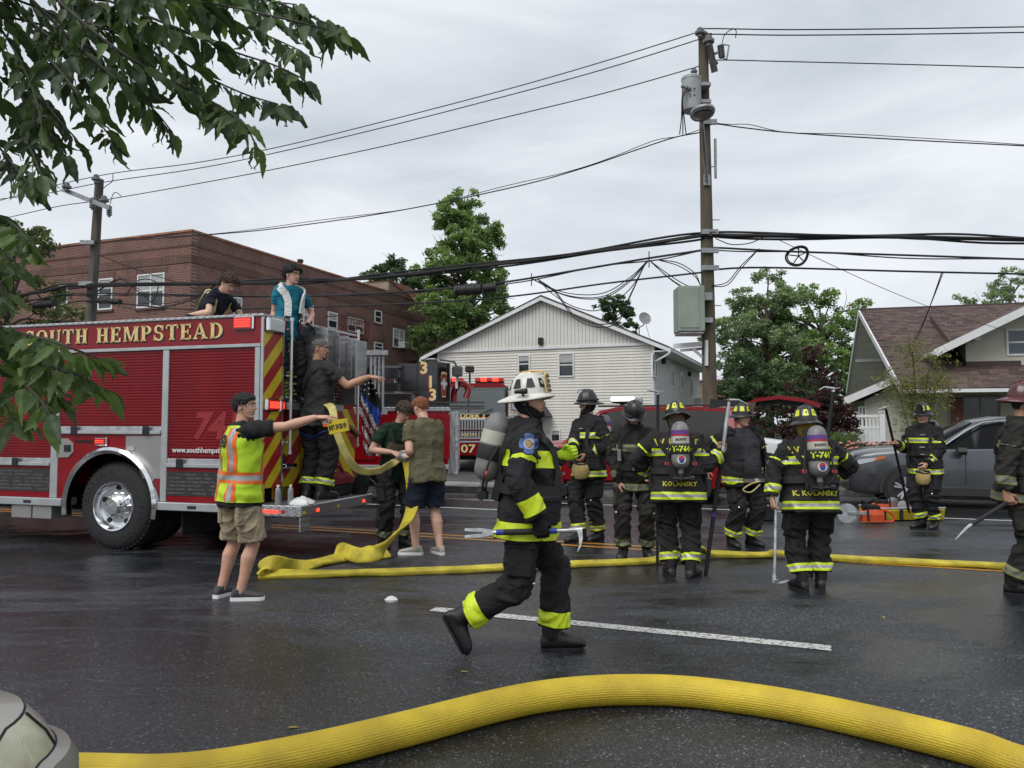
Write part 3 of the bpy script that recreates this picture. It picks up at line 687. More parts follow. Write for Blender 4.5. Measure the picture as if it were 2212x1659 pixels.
def tree(name,label,base,h,rx,ry,rz,nclump,rc,nleaf,lsize,mats,trunk_r=.25,seed=1,group=None,zc=None,droop=0.,bare=.0,cat='tree',shape=1.):
 g=np.random.default_rng(seed);base=Vector(base)
 t=thing(name,label,cat,base,0,group)
 zc=h-rz if zc is None else zc
 cl=[]
 tries=0
 while len(cl)<nclump and tries<4000:
  tries+=1
  p=g.uniform(-1,1,3)
  if p@p>1:continue
  if(p@p)<.18 and g.random()<.7:continue
  taper=1-(1-shape)*max(0,p[2])
  q=Vector((p[0]*rx*taper,p[1]*ry*taper,zc+p[2]*rz))
  if all((q-c).length>rc*.55 for c in cl):cl.append(q)
 mb=MB();top=Vector((g.uniform(-.2,.2),0,zc+rz*.35))
 spine=[Vector((0,0,-.1)),Vector((g.uniform(-.1,.1),0,h*.2)),Vector((g.uniform(-.2,.2),0,zc-rz*.5)),Vector((g.uniform(-.2,.2),.1,zc)),top]
 sp_=catmull(spine,4);n_=len(sp_)
 mb.tube(sp_,[trunk_r*(1.25-.95*k/(n_-1))for k in range(n_)],8)
 mb.build('trunk',m_bark,t)
 br=MB();pts=[];mi=[]
 for c in cl:
  k=min(range(n_),key=lambda i:abs(sp_[i].z-max(zc-rz*.75,c.z-.5*math.hypot(c.x,c.y))))
  s=sp_[k];mid_=s.lerp(c,.55)+Vector((0,0,.12*(c-s).length*(1 if droop==0 else .6)))
  L=catmull([s,mid_,c],3);br.tube(L,[trunk_r*.32*(1-.8*i/(len(L)-1))for i in range(len(L))],5,caps=False)
  for j in range(4):
   e=c+Vector(g.normal(size=3))*rc*.5;br.tube([L[-3],(L[-2]+e)*.5,e],[trunk_r*.09,trunk_r*.06,trunk_r*.03],4,caps=False)
  m_=int(nleaf/len(cl)*g.uniform(.75,1.25));d=g.normal(size=(m_,3));d/=np.linalg.norm(d,axis=1)[:,None]
  ns=9;sc=g.normal(size=(ns,3));sc/=np.linalg.norm(sc,axis=1)[:,None];sc*=rc*g.uniform(.45,1.05,ns)[:,None]*np.array([1,1,.75])
  wch=g.integers(0,ns,m_)
  P=np.array(c)+sc[wch]+d*(rc*.33*g.random(m_)**.6)[:,None]*np.array([1.15,1.15,.8])
  P[:,2]-=droop*np.linalg.norm((P-np.array(c))[:,:2],axis=1)
  pts.append(P)
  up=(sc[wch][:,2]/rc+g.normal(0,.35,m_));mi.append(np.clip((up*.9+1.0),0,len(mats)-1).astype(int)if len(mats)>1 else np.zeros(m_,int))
 br.build('limbs',m_bark,t)
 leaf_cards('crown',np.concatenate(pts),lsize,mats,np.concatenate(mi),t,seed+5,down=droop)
 return t
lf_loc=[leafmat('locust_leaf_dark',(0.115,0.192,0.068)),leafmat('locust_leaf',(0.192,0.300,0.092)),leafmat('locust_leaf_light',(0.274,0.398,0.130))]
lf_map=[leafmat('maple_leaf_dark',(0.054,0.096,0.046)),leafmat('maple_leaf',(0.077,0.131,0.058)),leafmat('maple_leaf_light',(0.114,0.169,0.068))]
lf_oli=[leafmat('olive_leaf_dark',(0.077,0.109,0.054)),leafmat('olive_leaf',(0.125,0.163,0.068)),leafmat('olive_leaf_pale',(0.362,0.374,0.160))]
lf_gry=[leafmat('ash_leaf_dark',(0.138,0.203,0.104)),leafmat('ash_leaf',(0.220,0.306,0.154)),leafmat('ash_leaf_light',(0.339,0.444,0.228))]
lf_red=[leafmat('plum_leaf_dark',(0.038,0.020,0.022)),leafmat('plum_leaf',(0.068,0.032,0.030)),leafmat('plum_leaf_light',(0.101,0.054,0.041))]
lf_yel=[leafmat('bamboo_leaf',(.12,.14,.035)),leafmat('bamboo_leaf_light',(.22,.23,.065)),leafmat('bamboo_leaf_pale',(.17,.19,.06))]
def gnd(px,y):p=D(px,900,y);return(p.x,p.y,.08)
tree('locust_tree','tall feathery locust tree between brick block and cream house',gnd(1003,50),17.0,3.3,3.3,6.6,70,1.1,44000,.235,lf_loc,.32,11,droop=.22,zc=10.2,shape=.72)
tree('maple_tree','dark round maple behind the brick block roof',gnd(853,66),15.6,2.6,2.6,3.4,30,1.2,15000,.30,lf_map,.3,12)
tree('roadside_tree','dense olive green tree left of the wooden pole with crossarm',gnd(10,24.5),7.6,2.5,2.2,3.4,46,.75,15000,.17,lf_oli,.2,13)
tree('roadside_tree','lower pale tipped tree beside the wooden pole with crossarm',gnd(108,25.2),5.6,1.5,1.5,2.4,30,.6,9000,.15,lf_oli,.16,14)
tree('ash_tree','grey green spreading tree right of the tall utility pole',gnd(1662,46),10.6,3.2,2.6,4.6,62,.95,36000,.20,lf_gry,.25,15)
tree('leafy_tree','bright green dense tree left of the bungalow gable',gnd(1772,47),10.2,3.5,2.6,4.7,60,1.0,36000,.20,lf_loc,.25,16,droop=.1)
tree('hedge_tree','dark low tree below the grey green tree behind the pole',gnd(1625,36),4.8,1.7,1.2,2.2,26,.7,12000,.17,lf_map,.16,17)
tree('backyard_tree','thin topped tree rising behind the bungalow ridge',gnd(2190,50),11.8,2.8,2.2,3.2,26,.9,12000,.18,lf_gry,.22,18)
tree('backyard_tree','small tree peeking over the cream house roof by the dish',gnd(1330,66),12.4,1.9,1.6,2.8,20,.8,8000,.26,lf_map,.2,19)
tree('plum_shrub','taller dark red leaved shrub behind the white fence end',gnd(1758,24.5),3.9,.75,.75,1.75,26,.36,5500,.11,lf_red,.06,20,cat='shrub',shape=.5)
tree('plum_shrub','rounder dark red leaved shrub in front of the white fence',gnd(1792,23.8),2.7,.62,.6,1.25,26,.36,5500,.11,lf_red,.06,21,cat='shrub',shape=.8)
tree('plum_shrub','low reddish shrub behind the white van',gnd(1690,25.5),2.35,1.3,.8,.95,22,.4,4500,.12,lf_red,.05,27,cat='shrub')
def bamboo(base,seed):
 g=random.Random(seed);t=thing('young_tree','sparse yellow green young tree in front of the bungalow roof','tree',base)
 st=MB();P=[];
 for k in range(9):
  a=g.uniform(-1.1,1.1);lean=Vector((math.sin(a)*g.uniform(.5,1.3),g.uniform(-.5,.5),g.uniform(2.1,3.7)))
  L=catmull([Vector((g.uniform(-.1,.1),0,0)),lean*.5+Vector((0,0,.25)),lean,lean*1.12+Vector((math.sin(a)*.35,0,-.1))],6)
  st.tube(L,[.018*(1-.8*i/len(L))+.003 for i in range(len(L))],5)
  for i in range(5,len(L)):
   for j in range(7):
    e=L[i]+Vector((g.gauss(0,.26),g.gauss(0,.26),g.gauss(0,.17)))
    if g.random()<.5:st.tube([L[i],e],[.004,.002],3,caps=False)
    for q in range(6):P.append(e+Vector((g.gauss(0,.06),g.gauss(0,.06),g.gauss(0,.05))))
 st.build('stems',M('green_stem',(.12,.11,.05),.6),t)
 P=np.array([tuple(p)for p in P]);gg_=np.random.default_rng(seed)
 leaf_cards('foliage',P,.085,lf_yel,gg_.integers(0,3,len(P)),t,3,aspect=.32,down=.3)
 return t
bamboo(gnd(1985,21.2),4)
def grassclump(name,label,base,h,r,n,mat,cat='grass clump',seed=1):
 g=random.Random(seed);mb=MB()
 for k in range(n):
  a=g.uniform(0,6.28);d=g.uniform(.3,1)*r;hh=h*g.uniform(.6,1.05)
  c,s=math.cos(a),math.sin(a);w=.008
  p=[Vector((c*d*.15,s*d*.15,0)),Vector((c*d*.5,s*d*.5,hh*.65)),Vector((c*d*.85,s*d*.85,hh*.98)),Vector((c*d*1.25,s*d*1.25,hh*.8))]
  sd=Vector((-s,c,0))*w
  mb.add([p[0]-sd,p[0]+sd,p[1]+sd,p[1]-sd,p[2]+sd*.8,p[2]-sd*.8,p[3]],[(0,1,2,3),(3,2,4,5),(5,4,6)])
 o=mb.build(name,mat,smooth=False);o.location=base
 return tag(o,label,cat)
lf_grass=leafmat('ornamental_grass',(.10,.15,.04));lf_turf=leafmat('turf',(.055,.09,.025))
grassclump('ornamental_grass','tall arching green grass clump in front of the white fence',gnd(1822,21.5),1.25,.7,700,lf_grass,seed=2)
grassclump('ornamental_grass','smaller grass clump left of the rose bushes',gnd(1790,21.8),1.0,.6,400,lf_grass,seed=3)
m_rose=M('rose_pink',(.52,.20,.18),.7,var=.3,vscale=20);m_rosep=M('rose_pale',(.62,.36,.32),.7,var=.2,vscale=20)
rb_leaf=[leafmat('rose_leaf_dark',(0.042,0.070,0.031)),leafmat('rose_leaf',(0.070,0.098,0.042)),leafmat('rose_leaf_red',(0.140,0.070,0.049))]
for k,(px,y,lab)in enumerate(((1862,20.0,'pink rose bush nearest the grass clump'),(1905,20.2,'pink rose bush behind the hood of the grey crossover'),(1948,20.5,'pink rose bush right of the standing hook holder'),(1990,20.8,'pink rose bush behind the crossover windshield'),(1838,20.4,'leafy rose bush with few flowers at the bed end'))):
 g=np.random.default_rng(30+k);t=thing('rose_bush',lab,'bush',gnd(px,y),0,'rose bushes in the mulch bed')
 st=MB()
 for j in range(10):e=Vector((g.normal(0,.3),g.normal(0,.25),.75));st.tube([Vector((e.x*.2,e.y*.2,0)),e*.6,e],[.01,.008,.004],4)
 st.build('stems',m_bark,t)
 N=1500;P=g.normal(size=(N,3));P/=np.linalg.norm(P,axis=1)[:,None];P*=(g.random(N)**.4)[:,None]*np.array([.55,.45,.38]);P[:,2]+=.62
 leaf_cards('foliage',P,.075,rb_leaf,g.integers(0,3,N),t,k)
 nf=46 if k!=4 else 10
 fl=MB()
 for j in range(nf):
  a=g.uniform(0,6.28);e=g.uniform(.1,1.4);c=Vector((math.cos(a)*math.cos(e)*.56,math.sin(a)*math.cos(e)*.46,.62+math.sin(e)*.4))
  fl.cur=int(g.random()<.5)
  r=g.uniform(.03,.055)
  fl.lathe([(.3*r,-.5*r),(r,-.1*r),(.9*r,.35*r),(.4*r,.55*r),(0,.5*r)],6,c)
 tag(fl.build('blossom',[m_rose,m_rosep],t),kind='stuff')
g=np.random.default_rng(77);N=9000
aa=g.uniform(2,9,N);bb_=g.uniform(18.5,19.6,N);P=np.stack([UX.x*aa+NX.x*bb_,UX.y*aa+NX.y*bb_,np.full(N,.13)],1)
tag(leaf_cards('verge_grass',P,.07,[lf_turf,lf_grass],g.integers(0,2,N),None,9,aspect=.12,down=-1.2),'short green grass strip behind the kerb left of the grey crossover','grass',kind='stuff')
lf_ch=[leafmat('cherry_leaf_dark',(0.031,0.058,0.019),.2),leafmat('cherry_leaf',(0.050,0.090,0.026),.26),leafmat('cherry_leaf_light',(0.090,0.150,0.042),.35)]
m_vein=None
def leafmesh(k):
 g=random.Random(k);mb=MB();n=11;L=1.;rows=[]
 for i in range(n):
  t=i/(n-1);w=.205*(math.sin(math.pi*t**.82)**.85)*(1-.3*t)*(1+(.10 if i%2 else-.03))if 0<i<n-1 else .004
  z=-.30*t*t*(1+.3*g.uniform(-1,1))+.03*math.sin(9*t+k);up=.10*(1+.5*g.uniform(-1,1))
  rows.append([(t*L,-w,z+w*up*4+.012*(-1)**i),(t*L,-w*.5,z+w*up*1.6),(t*L,0,z),(t*L,w*.5,z+w*up*1.6),(t*L,w,z+w*up*4-.012*(-1)**i)])
 mb.loft(rows,close=False,caps=False)
 mb.tube([(-.14,0,.02),(0,0,0)],[.012,.012],4,caps=False)
 return mb
LFM=[[leafmesh(k).mesh('leaf',m,ang=80)for m in lf_ch]for k in range(4)]
trunk_base=Vector((-3.6,1.2,.1))
ct=thing('cherry_tree','cherry tree at the left edge with dark serrated leaves hanging in front','tree',trunk_base)
tw=MB();main=MB()
TW=[([(190,-60),(330,-10),(480,12),(610,40),(700,62),(752,78)],2.25),([(230,0),(380,60),(500,110),(590,140),(655,170)],2.35),([(250,-40),(420,20),(560,70),(650,110)],2.5),([(100,-20),(230,90),(340,160),(450,215),(520,262),(552,310)],2.3),([(150,-20),(300,60),(420,150),(520,200),(600,225)],2.5),([(40,-30),(150,80),(250,170),(330,235),(372,285)],2.35),([(-40,0),(80,100),(160,190),(215,265),(245,305)],2.3),([(-40,60),(60,170),(120,250),(165,300)],2.45),([(-60,20),(110,60),(220,120),(300,180)],2.6),([(-60,-60),(60,40),(150,120),(200,200)],2.5),([(-60,120),(40,200),(110,290),(140,330)],2.4),([(-60,-20),(20,90),(70,190),(90,270)],2.35),([(120,-60),(240,40),(330,110),(390,170)],2.6),([(-50,160),(20,240),(60,310),(88,375)],2.3),([(-60,250),(0,320),(35,365),(60,395)],2.5),([(300,-50),(400,-20),(520,-5),(640,10)],2.6),([(420,-50),(560,-10),(680,40),(730,60)],2.4),([(60,-60),(200,10),(330,50),(460,90)],2.7),([(-60,-40),(90,20),(220,60),(330,110),(420,190),(480,260)],2.55),([(-60,440),(0,468),(35,490),(60,520)],2.2),([(-60,470),(-10,520),(20,570)],2.3),([(-50,520),(-10,580),(15,640)],2.25),([(-60,690),(20,712),(100,735),(170,758),(215,775)],2.15),([(-60,715),(30,760),(110,792),(180,815),(228,842)],2.2),([(-60,760),(10,800),(70,845),(105,890)],2.1),([(-60,800),(0,860),(30,905)],2.2),([(-60,700),(50,770),(120,850)],2.35),([(-60,740),(20,750),(90,765),(150,800)],2.25)]
leaves=[];g=random.Random(21)
for poly,dep in TW:
 pts=[D(x,y,dep+.18*math.sin(i*1.3+x*.01))for i,(x,y)in enumerate(poly)]
 C=catmull(pts,6);L=[p-trunk_base for p in C];n_=len(L)
 tw.tube(L,[.0040*(1-.7*i/n_)+.0010 for i in range(n_)],5)
 acc=0;side=1
 for i in range(1,n_):
  seg=(L[i]-L[i-1]);acc+=seg.length;dr=seg.normalized()
  while acc>.024:
   acc-=.024;side=-side
   if g.random()<.06:continue
   out=dr.cross(Vector((0,0,1)))*side*g.uniform(.2,1.1)
   v=(dr*g.uniform(.2,1.1)+out+Vector((g.gauss(0,.22),g.gauss(0,.22),-g.uniform(.05,1.2)))).normalized()
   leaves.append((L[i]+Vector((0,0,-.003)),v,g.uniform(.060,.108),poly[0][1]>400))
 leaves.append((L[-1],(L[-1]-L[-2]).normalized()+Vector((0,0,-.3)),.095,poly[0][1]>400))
 main.tube([L[0]+Vector((0,0,0)),L[0]*.5+Vector((-.1,0,1.3 if poly[0][1]<400 else .9)),Vector((0,0,3.1 if poly[0][1]<400 else 1.7))],[.008,.02,.035],6)
tw.build('twigs',M('twig',(.03,.026,.02),.8),ct)
main.tube([(0,0,-.1),(.03,0,1.4),(-.02,.05,2.6),(.1,.1,3.7)],[.14,.115,.09,.04],10);main.build('trunk',m_bark,ct)
leaves.sort(key=lambda q:(q[0]+trunk_base).length-(.5 if 0<1 else 0))
def inview(p):
 w=p+trunk_base;x=1106+FPX*w.x/max(.1,w.y);return-40<x<900 and w.y>.5
vis_=[q for q in leaves if inview(q[0])];rest_=MB();cnt=0
for q,v,s,low_ in vis_:
 k=g.randrange(4);mi_=g.choices((0,1,2),(1,4,6)if low_ else(5,4,1.6))[0]  # lower twigs get lighter leaf colours, standing in for light from above
 zax=Vector((g.gauss(0,.8),g.gauss(-.3,.8),1));ya=zax.cross(v).normalized();za=v.cross(ya).normalized()
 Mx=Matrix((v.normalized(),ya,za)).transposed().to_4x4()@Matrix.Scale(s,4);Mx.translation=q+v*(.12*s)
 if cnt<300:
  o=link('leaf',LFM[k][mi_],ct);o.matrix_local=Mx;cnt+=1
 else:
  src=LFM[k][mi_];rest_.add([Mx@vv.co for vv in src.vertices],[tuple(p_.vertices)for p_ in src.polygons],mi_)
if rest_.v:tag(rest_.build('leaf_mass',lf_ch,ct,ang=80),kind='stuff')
# ================================================================== UTILITY POLES AND WIRES
m_pole=M('weathered_pole',(.115,.095,.055),.9,var=.4,vscale=9,col2=(.07,.062,.05),bump=.7,bscale=14,stretch=(1,1,.12))
m_pole2=M('grey_pole',(.085,.075,.068),.9,var=.35,vscale=9,bump=.7,bscale=14,stretch=(1,1,.12))
m_cable=M('cable_black',(.008,.008,.009),.6);m_porc=M('porcelain_grey',(.16,.165,.17),.35,var=.1)
m_can=M('transformer_grey',(.33,.345,.355),.45,var=.1,vscale=5);m_cab=M('cabinet_green',(.25,.29,.245),.5,var=.08,vscale=3)
m_galv=M('galvanised',(.3,.31,.32),.5,.6,var=.2,vscale=12)
b1=D(1535,900,16.1);P1=Vector((b1 .x,b1 .y,0));b2=D(187,600,22.7);P2=Vector((b2 .x,b2 .y,0))
z1=D(1514,72,16.1).z;z2=D(207,388,22.7).z
up1=thing('utility_pole','tall mossy wooden utility pole with transformer, street lamp and green cabinet','utility pole',(P1 .x,P1 .y,.1))
def poleshaft(t,h,r0,r1,mat,lean=0.):
 g=random.Random(int(h*100));rings=[]
 for i in range(25):
  f=i/24;r=r0+(r1-r0)*f;ring=[]
  for k in range(20):
   a=k/20*2*math.pi;rr=r*(1+.025*nz((math.cos(a)*2,math.sin(a)*2,f*5)))
   ring.append((math.cos(a)*rr+lean*f,math.sin(a)*rr,h*f))
  rings.append(ring)
 MB().loft(rings).build('shaft',mat,t)
def pt1(px,py,dy=0.):return D(px,py,16.1+dy)-Vector((P1 .x,P1 .y,.1))
H1=z1-.1;poleshaft(up1,H1,.165,.10,m_pole,-.05)
def insul(mb,c,s=1.,ax=(0,0,1)):mb.lathe([(.02*s,-.12*s),(.05*s,-.1*s),(.045*s,-.05*s),(.10*s,-.035*s),(.105*s,.01*s),(.06*s,.03*s),(.065*s,.07*s),(.035*s,.1*s),(.0,.11*s)],14,c,ax)
mb=MB();insul(mb,pt1(1512,70,-.1),1.05);mb.build('insulator',m_porc,up1);mb=MB();insul(mb,pt1(1531,88,-.25),1.15);mb.build('insulator',m_porc,up1)
MB().obox(pt1(1531,92,-.25),pt1(1544,156,-.05),.1,.12).build('wood_arm',m_pole2,up1,smooth=False)
mb=MB();insul(mb,pt1(1545,136,-.05),.6);mb.build('insulator',m_porc,up1)
fc=MB();fc.tube([pt1(1556,98,-.2),pt1(1559,125,-.2)],.05,10)
for k in range(6):fc.lathe([(.05,-.012),(.075,0),(.05,.012)],12,pt1(1556.6+.5*k,100+4.5*k,-.2))
fc.build('fuse_cutout',m_porc,up1)
MB().tube([pt1(1562,96,-.2),pt1(1575,98,-.2),pt1(1570,128,-.2),pt1(1562,126,-.2)],.018,6).obox(pt1(1538,118,-.1),pt1(1555,112,-.2),.04,.04).build('fuse_arm',m_galv,up1)
MB().tube(catmull([pt1(1559,98,-.2),pt1(1565,76,-.2),pt1(1580,64,-.2),pt1(1590,66,-.2),pt1(1589,82,-.2)],5),.010,5).build('jumper',m_cable,up1)
ctop,cbot=pt1(1491,166,-.35),pt1(1494,240,-.35);rc_=21/FPX*15.75
can=MB();hcan=ctop.z-cbot.z
can.lathe([(.0,-.02),(rc_*.8,-.02),(rc_*.97,0),(rc_,.04),(rc_,hcan-.08),(rc_*1.04,hcan-.08),(rc_*1.04,hcan-.03),(rc_*.9,hcan),(.0,hcan+.05)],28,cbot)
tr=can.build('transformer',m_can,up1)
mb=MB();insul(mb,cbot+Vector((.06,0,hcan+.12)),.7);mb.build('bushing',m_porc,tr)
for z in(.22,.72):MB().box((cbot.x+rc_-.04,cbot.y-.06,cbot.z+hcan*z),(.0,cbot.y+.3,cbot.z+hcan*z+.07)).build('bracket',m_galv,tr,smooth=False)
for k in range(3):MB().tube(catmull([pt1(1476+k*5,186,-.55),pt1(1473+k,215,-.6),pt1(1472+k*3,255,-.5),pt1(1468+k*7,290,-.2)],5),.012,5).build('drop_lead',m_cable,tr)
for k in range(3):MB().lathe([(.03,-.03),(.045,0),(.03,.03),(0,.04)],8,pt1(1475+k*7,187+k*2,-.55),(0,-1,0)).build('terminal',m_porc,tr)
text('stencil','7 7\n5 +',.11,m_cable,tr,(cbot.x-.03,cbot.y-rc_-.004,cbot.z+hcan*.42),(rad(90),0,0))
arm=MB();arm.tube(catmull([pt1(1527,392,-.18),pt1(1522,330,-.55),pt1(1518,282,-1.3),pt1(1516,262,-1.9)],6),.035,8);arm.obox(pt1(1527,378,-.16),pt1(1527,400,-.16),.14,.03,up=(0,1,0))
ar=arm.build('lamp_arm',m_galv,up1)
lh=MB();lc=pt1(1516,250,-2.1)
lh.loft([[(lc.x+math.cos(a)*w,lc.y-.05+math.sin(a)*d,lc.z+z)for a in[k/20*6.283 for k in range(20)]]for w,d,z in((.10,.16,-.03),(.20,.30,-.015),(.225,.34,.03),(.21,.31,.08),(.12,.2,.11))])
lh.build('lamp_head',m_galv,up1)
MB().loft([[(lc.x+math.cos(a)*w,lc.y-.09+math.sin(a)*d,lc.z+z)for a in[k/20*6.283 for k in range(20)]]for w,d,z in((.13,.17,-.06),(.17,.22,-.035))]).build('lamp_lens',M('lamp_lens',(.2,.2,.19),.2),up1)
ca,cb_=pt1(1463,619,-.3),pt1(1508,717,-.3)
cabn=MB().box((ca.x,ca.y-.12,cb_.z),(cb_.x+.12,ca.y+.42,ca.z),.015).build('cabinet',m_cab,up1)
MB().box((ca.x+.03,ca.y-.135,cb_.z+.07),(cb_.x+.0,ca.y-.121,ca.z-.03),.005).build('door',m_cab,cabn)
for z0_,z1_ in((ca.z-.28,ca.z-.12),(cb_.z+.2,cb_.z+.3)):MB().box((cb_.x+.121,ca.y+.0,z0_),(.0,ca.y+.2,z1_)).build('bracket',m_galv,cabn,smooth=False)
MB().box((ca.x+.02,ca.y-.1,cb_.z-.05),(cb_.x+.1,ca.y+.4,cb_.z-.002),.01).build('base',m_galv,cabn)
MB().obox(pt1(1455,748,.0),pt1(1530,742,.0),.05,.1).obox(pt1(1470,757,.0),pt1(1530,752,.25),.04,.06).obox(pt1(1495,752,0),pt1(1525,778,0),.05,.05).obox(pt1(1526,735,-.15),pt1(1526,790,-.15),.1,.05).build('extension_arm',m_trimw,up1,smooth=False)
for k,(x,y)in enumerate(((1541,360),(1547,580),(1549,660),(1550,730),(1551,771),(1519,188),(1545,475))):
 MB().tube([pt1(x-12,y,-.05),pt1(x+(9 if k else 5),y,-.05)],.011,5).build('pole_step',m_galv,up1)
MB().tube([pt1(1545,300,-.1),pt1(1546,385,-.1)],.03,6).build('conduit',m_galv,up1)
for py in(270,505,545,582):MB().box((-.16-.03,-.2,pt1(1525,py).z-.05),(.17,-.13,pt1(1525,py).z+.05)).build('cable_clamp',m_galv,up1,smooth=False)
up2=thing('utility_pole','shorter grey wooden utility pole with crossarm left of the brick block','utility pole',(P2 .x,P2 .y,.1))
H2=z2-.1;poleshaft(up2,H2,.19,.12,m_pole2,.30)
def pt2(px,py,dy=0.):return D(px,py,22.7+dy)-Vector((P2 .x,P2 .y,.1))
c0_,c1_=pt2(137,410,-.15),pt2(238,450,-.55)
MB().obox(c0_,c1_,.1,.13).build('crossarm',m_galv,up2,smooth=False)
MB().obox(pt2(170,424,.05),pt2(205,438,.0),.09,.11).build('crossarm',m_pole2,up2,smooth=False)
for px,py in((144,403),(225,432),(208,386)):
 mb=MB();insul(mb,pt2(px,py,-.3),1.3);mb.build('insulator',m_porc,up2)
for px,py in((199,432),(236,448)):
 mb=MB()
 for k in range(4):insul(mb,pt2(px,py+k*5,-.4),.75)
 mb.build('insulator',m_porc,up2)
MB().tube(catmull([pt2(208,425,-.3),pt2(225,405,-.3),pt2(242,392,-.3),pt2(244,376,-.3)],5),.012,5).build('jumper',m_cable,up2)
MB().tube(catmull([pt2(238,440,-.4),pt2(244,420,-.4),pt2(252,416,-.4),pt2(262,424,-.4)],5),.012,5).build('jumper',m_cable,up2)
for py in(527,615):MB().box((-.1,-.24,pt2(187,py).z-.06),(.3,-.17,pt2(187,py).z+.06)).build('cable_clamp',m_galv,up2,smooth=False)
Ld=(P2-P1).normalized();Ln=Vector((-Ld.y,Ld.x,0));RDIR=Vector((math.cos(rad(-2.5)),math.sin(rad(-2.5)),0));Rn=Vector((-RDIR.y,RDIR.x,0))
def wire(label,left,right,r,off=0.,n=7,extra=(),name='cable'):
 mb=MB();o3=Vector((0,-off,0))
 pts=[plane_hit(x,y,P1+o3,Ln)for x,y in left][::-1]+[plane_hit(x,y,P1+o3,Rn)for x,y in right]
 if len(left)and left[-1][0]<=10:pts=[pts[0]*2-pts[1]if False else pts[0]+(pts[0]-pts[1])*1.0]+pts
 if len(right)and right[-1][0]>=2200:pts=pts+[pts[-1]+(pts[-1]-pts[-2])*1.5]
 C=catmull(pts,n);mb.tube(C,r,6)
 for k in range(len(extra)):
  dz,ph=extra[k];mb.tube([p+Vector((0,.03*math.sin(i*.7+ph),dz+.03*math.sin(i*.45+ph)))for i,p in enumerate(C)],r*.6,5)
 return tag(mb.build(name,m_cable),label,'cable','overhead cables')
wire('topmost overhead power line',[(1505,70),(1310,131),(1106,190),(850,257),(600,318),(420,352),(240,375),(100,405),(0,433)],[(1520,62),(1700,64),(1950,62),(2212,58)],.013)
wire('second overhead power line just under the topmost',[(1525,80),(1310,148),(1106,204),(850,270),(600,329),(420,365),(222,394),(100,418),(0,430)],[(1535,74),(1700,76),(1950,74),(2212,70)],.013,.2)
wire('third overhead power line level with the wood arm',[(1520,140),(1310,200),(1106,250),(850,311),(600,364),(420,398),(236,430),(130,445),(30,467),(0,473)],[(1540,130),(1700,133),(1950,139),(2212,146)],.013)
wire('neutral line below the street lamp',[(1520,284),(1460,296),(1380,322),(1250,366),(1106,405),(850,457),(600,493),(440,508),(190,527),(0,560)],[(1540,268),(1600,275),(1700,286),(1900,299),(2212,315)],.014,0,7,((.04,1.),))
wire('thick bundle of black communication cables',[(1520,508),(1310,540),(1106,567),(800,600),(660,606),(500,612),(180,616),(90,630),(0,650)],[(1540,508),(1700,510),(1950,512),(2212,518)],.042,.15,7,((.05,0.),(-.05,2.),(.0,4.)))
wire('second black communication cable under the bundle',[(1520,540),(1400,558),(1250,583),(1106,607),(980,622),(800,634),(600,640),(187,634),(90,645),(0,662)],[(1540,535),(1700,543),(1950,551),(2212,560)],.024,.12,7,((-.03,1.),))
wire('lowest black communication cable',[(1520,588),(1310,612),(1106,640),(900,655),(600,665),(400,668),(190,650),(120,665)],[(1540,583),(1650,578),(1950,586),(2212,592)],.020,.1)
def loop(label,pts,r=.011,y=None,plane=Ln,name='cable_loop',extra=0):
 mb=MB();C=catmull([plane_hit(x,yy,P1+Vector((0,-.12,0)),plane)for x,yy in pts],7);mb.tube(C,r,5)
 for k in range(extra):mb.tube([p+Vector((.02*k,0,(-.07-.03*k)*math.sin(math.pi*i/(len(C)-1))))for i,p in enumerate(C)],r,5)
 return tag(mb.build(name,m_cable),label,'cable','slack cable loops')
loop('deep slack loop hanging in front of the cream gable',[(1160,602),(1200,630),(1240,680),(1290,700),(1335,690),(1360,640),(1395,566)],extra=1)
loop('shallower slack loop above the cream roof',[(1160,602),(1200,640),(1250,666),(1300,668),(1360,625),(1398,564)])
loop('nearly straight slack wires under the cable bundle',[(1150,603),(1220,632),(1300,634),(1360,600),(1400,562)],extra=2)
loop('slack loop dropping from clamp to green cabinet',[(1402,562),(1440,590),(1480,615),(1512,622)],extra=2)
loop('slack loop joining the cabinet top by the pole',[(1420,561),(1465,568),(1500,590),(1514,618)],extra=1)
loop('slack loop rising right of the pole',[(1530,618),(1570,610),(1600,575),(1640,537)],plane=Rn,extra=1)
loop('drooping cable tail below the bundle right of the pole',[(1545,515),(1580,528),(1620,525),(1650,512)],plane=Rn)
loop('tangle of slack wire beside the shorter pole',[(205,632),(260,600),(300,625),(350,655),(420,640),(470,612)],extra=2)
loop('loose wire loop in front of the brick windows',[(270,640),(300,605),(340,612),(330,650),(300,655)],r=.016)
def splice(label,x0,y0,x1,y1,r):
 a,b=plane_hit(x0,y0,P1+Vector((0,-.15,0)),Ln),plane_hit(x1,y1,P1+Vector((0,-.15,0)),Ln)
 mb=MB();n_=9
 for k in range(n_):mb.tube([a.lerp(b,k/n_),a.lerp(b,(k+.86)/n_)],r*(1 if k%3 else 1.08),12)
 mb.tube([a,b],r*.93,12)
 return tag(mb.build('splice_case',M('splice_black',(.014,.014,.015),.6)),label,'splice case','splice cases on the cables')
splice('long black splice case on the cable before the locust tree',986,628,1042,624,.125);splice('short black splice case next to the long one',1046,623,1073,620,.10)
splice('black splice case in front of the left brick window',214,649,260,652,.085);splice('black splice case left of the shorter pole',75,660,118,655,.1)
